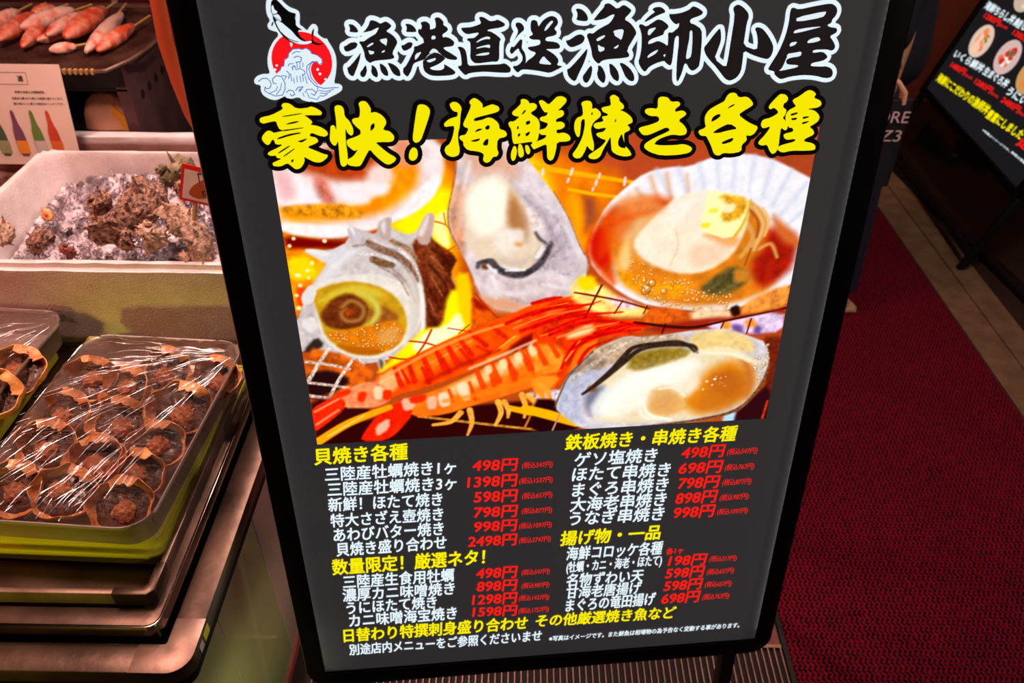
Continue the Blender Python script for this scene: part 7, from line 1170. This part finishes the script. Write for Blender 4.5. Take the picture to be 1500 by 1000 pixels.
s2t('fine_print', white_ink, '※写真はイメージです。', (62.4,378,212.2,7.4,4.20)); s2t('fine_print', white_ink, '価格は変動します。', (285.3,395.7,177.2,8.6,3.77))
bowls = [([(-317.5,594.5)][0], 'bowl photo with salmon and green garnish'), ([(-96,609.3)][0], 'bowl photo with white squid and red roe'), ([(101.1,610.4)][0], 'bowl photo with orange roe'), ([(-232.5,803.3)][0], 'bowl photo at the top, cut off')]
PAL = [[(240, 140, 70), (246, 120, 60), (250, 200, 170), (90, 140, 50)], [(236, 110, 70), (246, 232, 226), (200, 50, 40), (96, 110, 60)], [(240, 130, 30), (230, 150, 60), (250, 190, 90), (90, 120, 50)], [(230, 210, 190), (220, 160, 120), (200, 180, 160), (120, 130, 70)]]
for k, ((bx, bz), lab) in enumerate(bowls):
    r0 = 62; rs = random.Random(60+k); mb = MB(); circ = lambda cx, cz, r, n=28, e=1: [(cx+1.2*r*math.cos(2*math.pi*j/n), cz+e*r*math.sin(2*math.pi*j/n)) for j in range(n)]
    pfill(mb, circ(bx, bz, r0), D2, 0, 0); base = mb.build('bowl_photo', ink('bowl_ink_%d' % k, ((226, 196, 176), (214, 180, 176), (206, 150, 90), (200, 180, 160))[k]), S2, smooth=False); tag(base, lab)
    for c in range(4):
        mb = MB()
        for j in range((7, 6, 5, 3)[c]):
            a = rs.uniform(0, 6.28) if c else 2*math.pi*j/7; d = rs.uniform(.1, .62)*r0 if c < 3 else rs.uniform(0, .3)*r0
            px_, pz_ = bx+d*math.cos(a)+(14 if c == 3 else 0), bz+d*math.sin(a)+(16 if c == 3 else 0); rr_ = rs.uniform(.16, .30)*r0*(.6 if c == 3 else 1)
            pfill(mb, circ(px_, pz_, rr_, 10, rs.uniform(.5, 1)), D2+.0003+.0003*c+.00002*j, 0, 1)
        mb.build('printed_topping', ink('topping_ink_%d_%d' % (k, c), PAL[k][c]), base, smooth=False)
# ---------------------------------------------------------------- far right wall and a pair of shoes
struct('wall_right', MB().box(1.80, 3.6, 4.02, 4.1, 0, 2.6), wood_wall, smooth=False)
struct('trim_4', MB().box(1.735, 1.80, 3.98, 4.1, 0, 2.6), matte_black, smooth=False)
def shoe(label, loc, rz):
    t = thing('shoe', label, 'shoe', loc, (0, 0, rz), 'dark shoes under the small sign'); L = []; S_ = []
    for k in range(13):
        q = k/12; y = -.135+.27*q; w = .036+.012*math.sin(math.pi*min(1, q*1.25))-.016*max(0, q-.8)/.2; h = .072-.034*max(0, q-.35)/.65 if q > .35 else .072
        h *= 1-.35*max(0, (q-.9)/.1)
        L.append([(w*math.cos(a), y, .018+max(0, h*math.sin(a))*(1 if math.sin(a) > 0 else 0)) for a in [math.pi*j/10 for j in range(11)]])
        S_.append([(1.06*w*sx, y*1.03, z) for sx, z in ((-1, 0), (1, 0), (1, .018), (-1, .018))])
    MB().loops(L).build('upper', shoe_mat, t, angle=60); MB().loops(S_).build('sole', sole_mat, t, angle=30)
    return t
x, y, z = [(2.0156,3.2792,0)][0]
shoe('dark leather shoe under the small sign, nearer the picture edge', (x+.02, y+.08, 0), R(170)); shoe('dark leather shoe under the small sign, farther from the picture edge', (x-.11, y+.14, 0), R(186))

# ---------------------------------------------------------------- person standing on the mat behind the board, seen as a sliver
PXY = Vector((.968, 2.30, 0))
def skinned(name, verts, edges, radii, m, parent, root=0, sub=2, post=None):
    me = bpy.data.meshes.new(name); me.from_pydata(verts, edges, []); o = bpy.data.objects.new(name, me); C.objects.link(o)
    md = o.modifiers.new('skin', 'SKIN'); md.use_smooth_shade = True
    for i, r_ in enumerate(radii):
        d = me.skin_vertices[0].data[i]; d.radius = r_ if isinstance(r_, tuple) else (r_, r_); d.use_root = (i == root)
    sb = o.modifiers.new('sub', 'SUBSURF'); sb.levels = sub; sb.render_levels = sub
    dg = bpy.context.evaluated_depsgraph_get(); dg.update(); nm = bpy.data.meshes.new_from_object(o.evaluated_get(dg)); bpy.data.objects.remove(o)
    nm.name = name; nm.materials.clear(); nm.materials.append(m); nm.polygons.foreach_set('use_smooth', [True]*len(nm.polygons))
    if post:
        for v in nm.vertices: v.co = post(v.co.copy())
    o = bpy.data.objects.new(name, nm); C.objects.link(o); o.parent = parent; return o
pers = thing('person', 'person in navy top and blue wide trousers standing behind the menu board, bare toes showing', 'person', PXY, (0, 0, 0))
# facing +x (towards the small sign). body: pelvis 0, spine, neck, head, arms, legs; fingers grow from the palms
V = [(0, 0, .90), (0, 0, 1.05), (.0, 0, 1.22), (-.005, 0, 1.36), (.0, 0, 1.44), (.015, 0, 1.50), (.035, 0, 1.57), (.030, 0, 1.645)]
E_ = [(0, 1), (1, 2), (2, 3), (3, 4), (4, 5), (5, 6), (6, 7)]
Rr = [(.10, .145), (.09, .125), (.10, .14), (.085, .13), .045, .05, (.088, .072), (.075, .062)]
def addv(p, r, par): V.append(p); Rr.append(r); E_.append((par, len(V)-1)); return len(V)-1
for s in (-1, 1):
    a = addv((-.005, s*.165, 1.375), .052, 3); a = addv((-.02, s*.205, 1.13), .043, a); a = addv((-.03, s*.225, .955), .032, a); w = addv((-.035, s*.228, .915), .022, a)
    pm = addv((-.035, s*.230, .875), (.034, .016), w)
    for k in range(4):
        x0 = -.035+(1.5-k)*.018; ln = (.038, .043, .041, .033)[k]
        f = addv((x0, s*.232, .842), .0085, pm); f = addv((x0, s*.226, .842-ln*.5), .008, f); addv((x0, s*.210, .842-ln*.66), .007, f)
    th = addv((.004, s*.222, .882), .010, pm); addv((.016, s*.212, .855), .0085, th)
    h = addv((0, s*.085, .82), .085, 0); k_ = addv((.012, s*.095, .47), .058, h); an = addv((-.02, s*.10, .085), .036, k_)
    bl = addv((.055, s*.105, .048), (.026, .036), an); addv((.118, s*.108, .030), (.020, .042), bl)
    hl = addv((-.055, s*.10, .034), .030, an)
body = skinned('body', V, E_, Rr, skin_mat, pers)
for s in (-1, 1):
    mb = MB()
    for k in range(5):
        y0 = s*.108+(k-2)*.0165; ln = (.150, .156, .153, .147, .140)[k if s < 0 else k] - (0 if s > 0 else 0)
        mb.tube([(.11, y0, .020), (ln-.01, y0, .020), (ln, y0, .015)], [.0105, .0105, .006], 8)
    mb.build('toes', skin_mat, pers)
# face
mb = MB().tube([(.105, 0, 1.60), (.128, 0, 1.578), (.112, 0, 1.570)], [.006, .012, .006], 8); mb.build('nose', skin_mat, pers)
for s in (-1, 1):
    MB().tube([(.100, s*.030-.0, 1.603), (.108, s*.030, 1.603)], [.009, .004], 8).build('eye', hair_mat, pers)
    MB().tube([(.02, s*.075, 1.575), (.015, s*.084, 1.59), (.02, s*.080, 1.61)], [.008, .012, .006], 8).build('ear', skin_mat, pers)
MB().tube([(.104, -.022, 1.545), (.113, 0, 1.543), (.104, .022, 1.545)], [.003, .006, .003], 8).build('mouth', mat('lips', (176, 90, 84), .5), pers)
L = []
for k in range(9):
    q = k/8; z = 1.50+.19*q; r_ = .096*math.sqrt(max(.02, 1-max(0, (q-.45)/.56)**2)); L.append([(.005+r_*1.02*math.cos(a)*(1 if math.cos(a) < .2 else .62+.38*q), r_*.92*math.sin(a), z) for a in [2*math.pi*j/24 for j in range(24)]])
MB().loops(L).build('hair', hair_mat, pers, angle=70)
# clothes
skinned('jacket', [(.01, 0, .70), (0, 0, 1.05), (0, 0, 1.22), (-.005, 0, 1.36), (-.005, -.17, 1.375), (-.02, -.21, 1.13), (-.035, -.230, .895), (-.005, .17, 1.375), (-.02, .21, 1.13), (-.035, .230, .895), (0, 0, 1.43)],
        [(0, 1), (1, 2), (2, 3), (3, 4), (4, 5), (5, 6), (3, 7), (7, 8), (8, 9), (3, 10)], [(.155, .205), (.118, .155), (.122, .16), (.105, .15), .066, .060, .046, .066, .060, .046, .056], navy, pers)
for s in (-1, 1):
    L = []
    for k in range(10):
        q = k/9; z = .76-.65*q; r_ = .086+.03*min(1,q*3)-.010*q+.02*q*q; L.append([((.012*q)+(r_+.008*math.sin(5*a+k*.4)*q)*math.cos(a)*(1.0), s*(.078+.022*q)+(r_*.86)*math.sin(a), z) for a in [2*math.pi*j/24 for j in range(24)]])
    MB().loops(L).build('trouser_leg', denim, pers, angle=80)
# tote bag hanging from the near hand
tb = thing('tote_bag', 'dark navy tote bag with pale letters hanging from the hand of the person', 'bag', (.878, 2.045, .545))
L = []
for k in range(7):
    q = k/6; L.append([(.150*(1-.03*q)*math.copysign(abs(math.cos(a))**.5, math.cos(a)), .024*(1-.35*q)*math.copysign(abs(math.sin(a))**.6, math.sin(a)), .245*q) for a in [2*math.pi*j/32 for j in range(32)]])
MB().loops(L).build('bag_body', navy, tb, angle=60)
cord = mat('pale_cord', (216, 160, 128), .7)
for s in (-1, 1): MB().tube([(.118, s*.010, .235), (.115, s*.008, .265), (.095, s*.004+.004, .288), (.07, .004, .297), (.0, .004, .297), (-.06, .004, .285), (-.09, s*.008, .235)], .0065, 8).build('handle', cord, tb)
for body, a in (('CORE', (20, 190, 118, 32, 0, .0250)), ("AZ3", (40, 138, 92, 32, 0, .0252))):
    mb = MB(); ptext(mb, body, *a, 0, 0, 0); mb.build('lettering', pale_letter, tb, smooth=False)
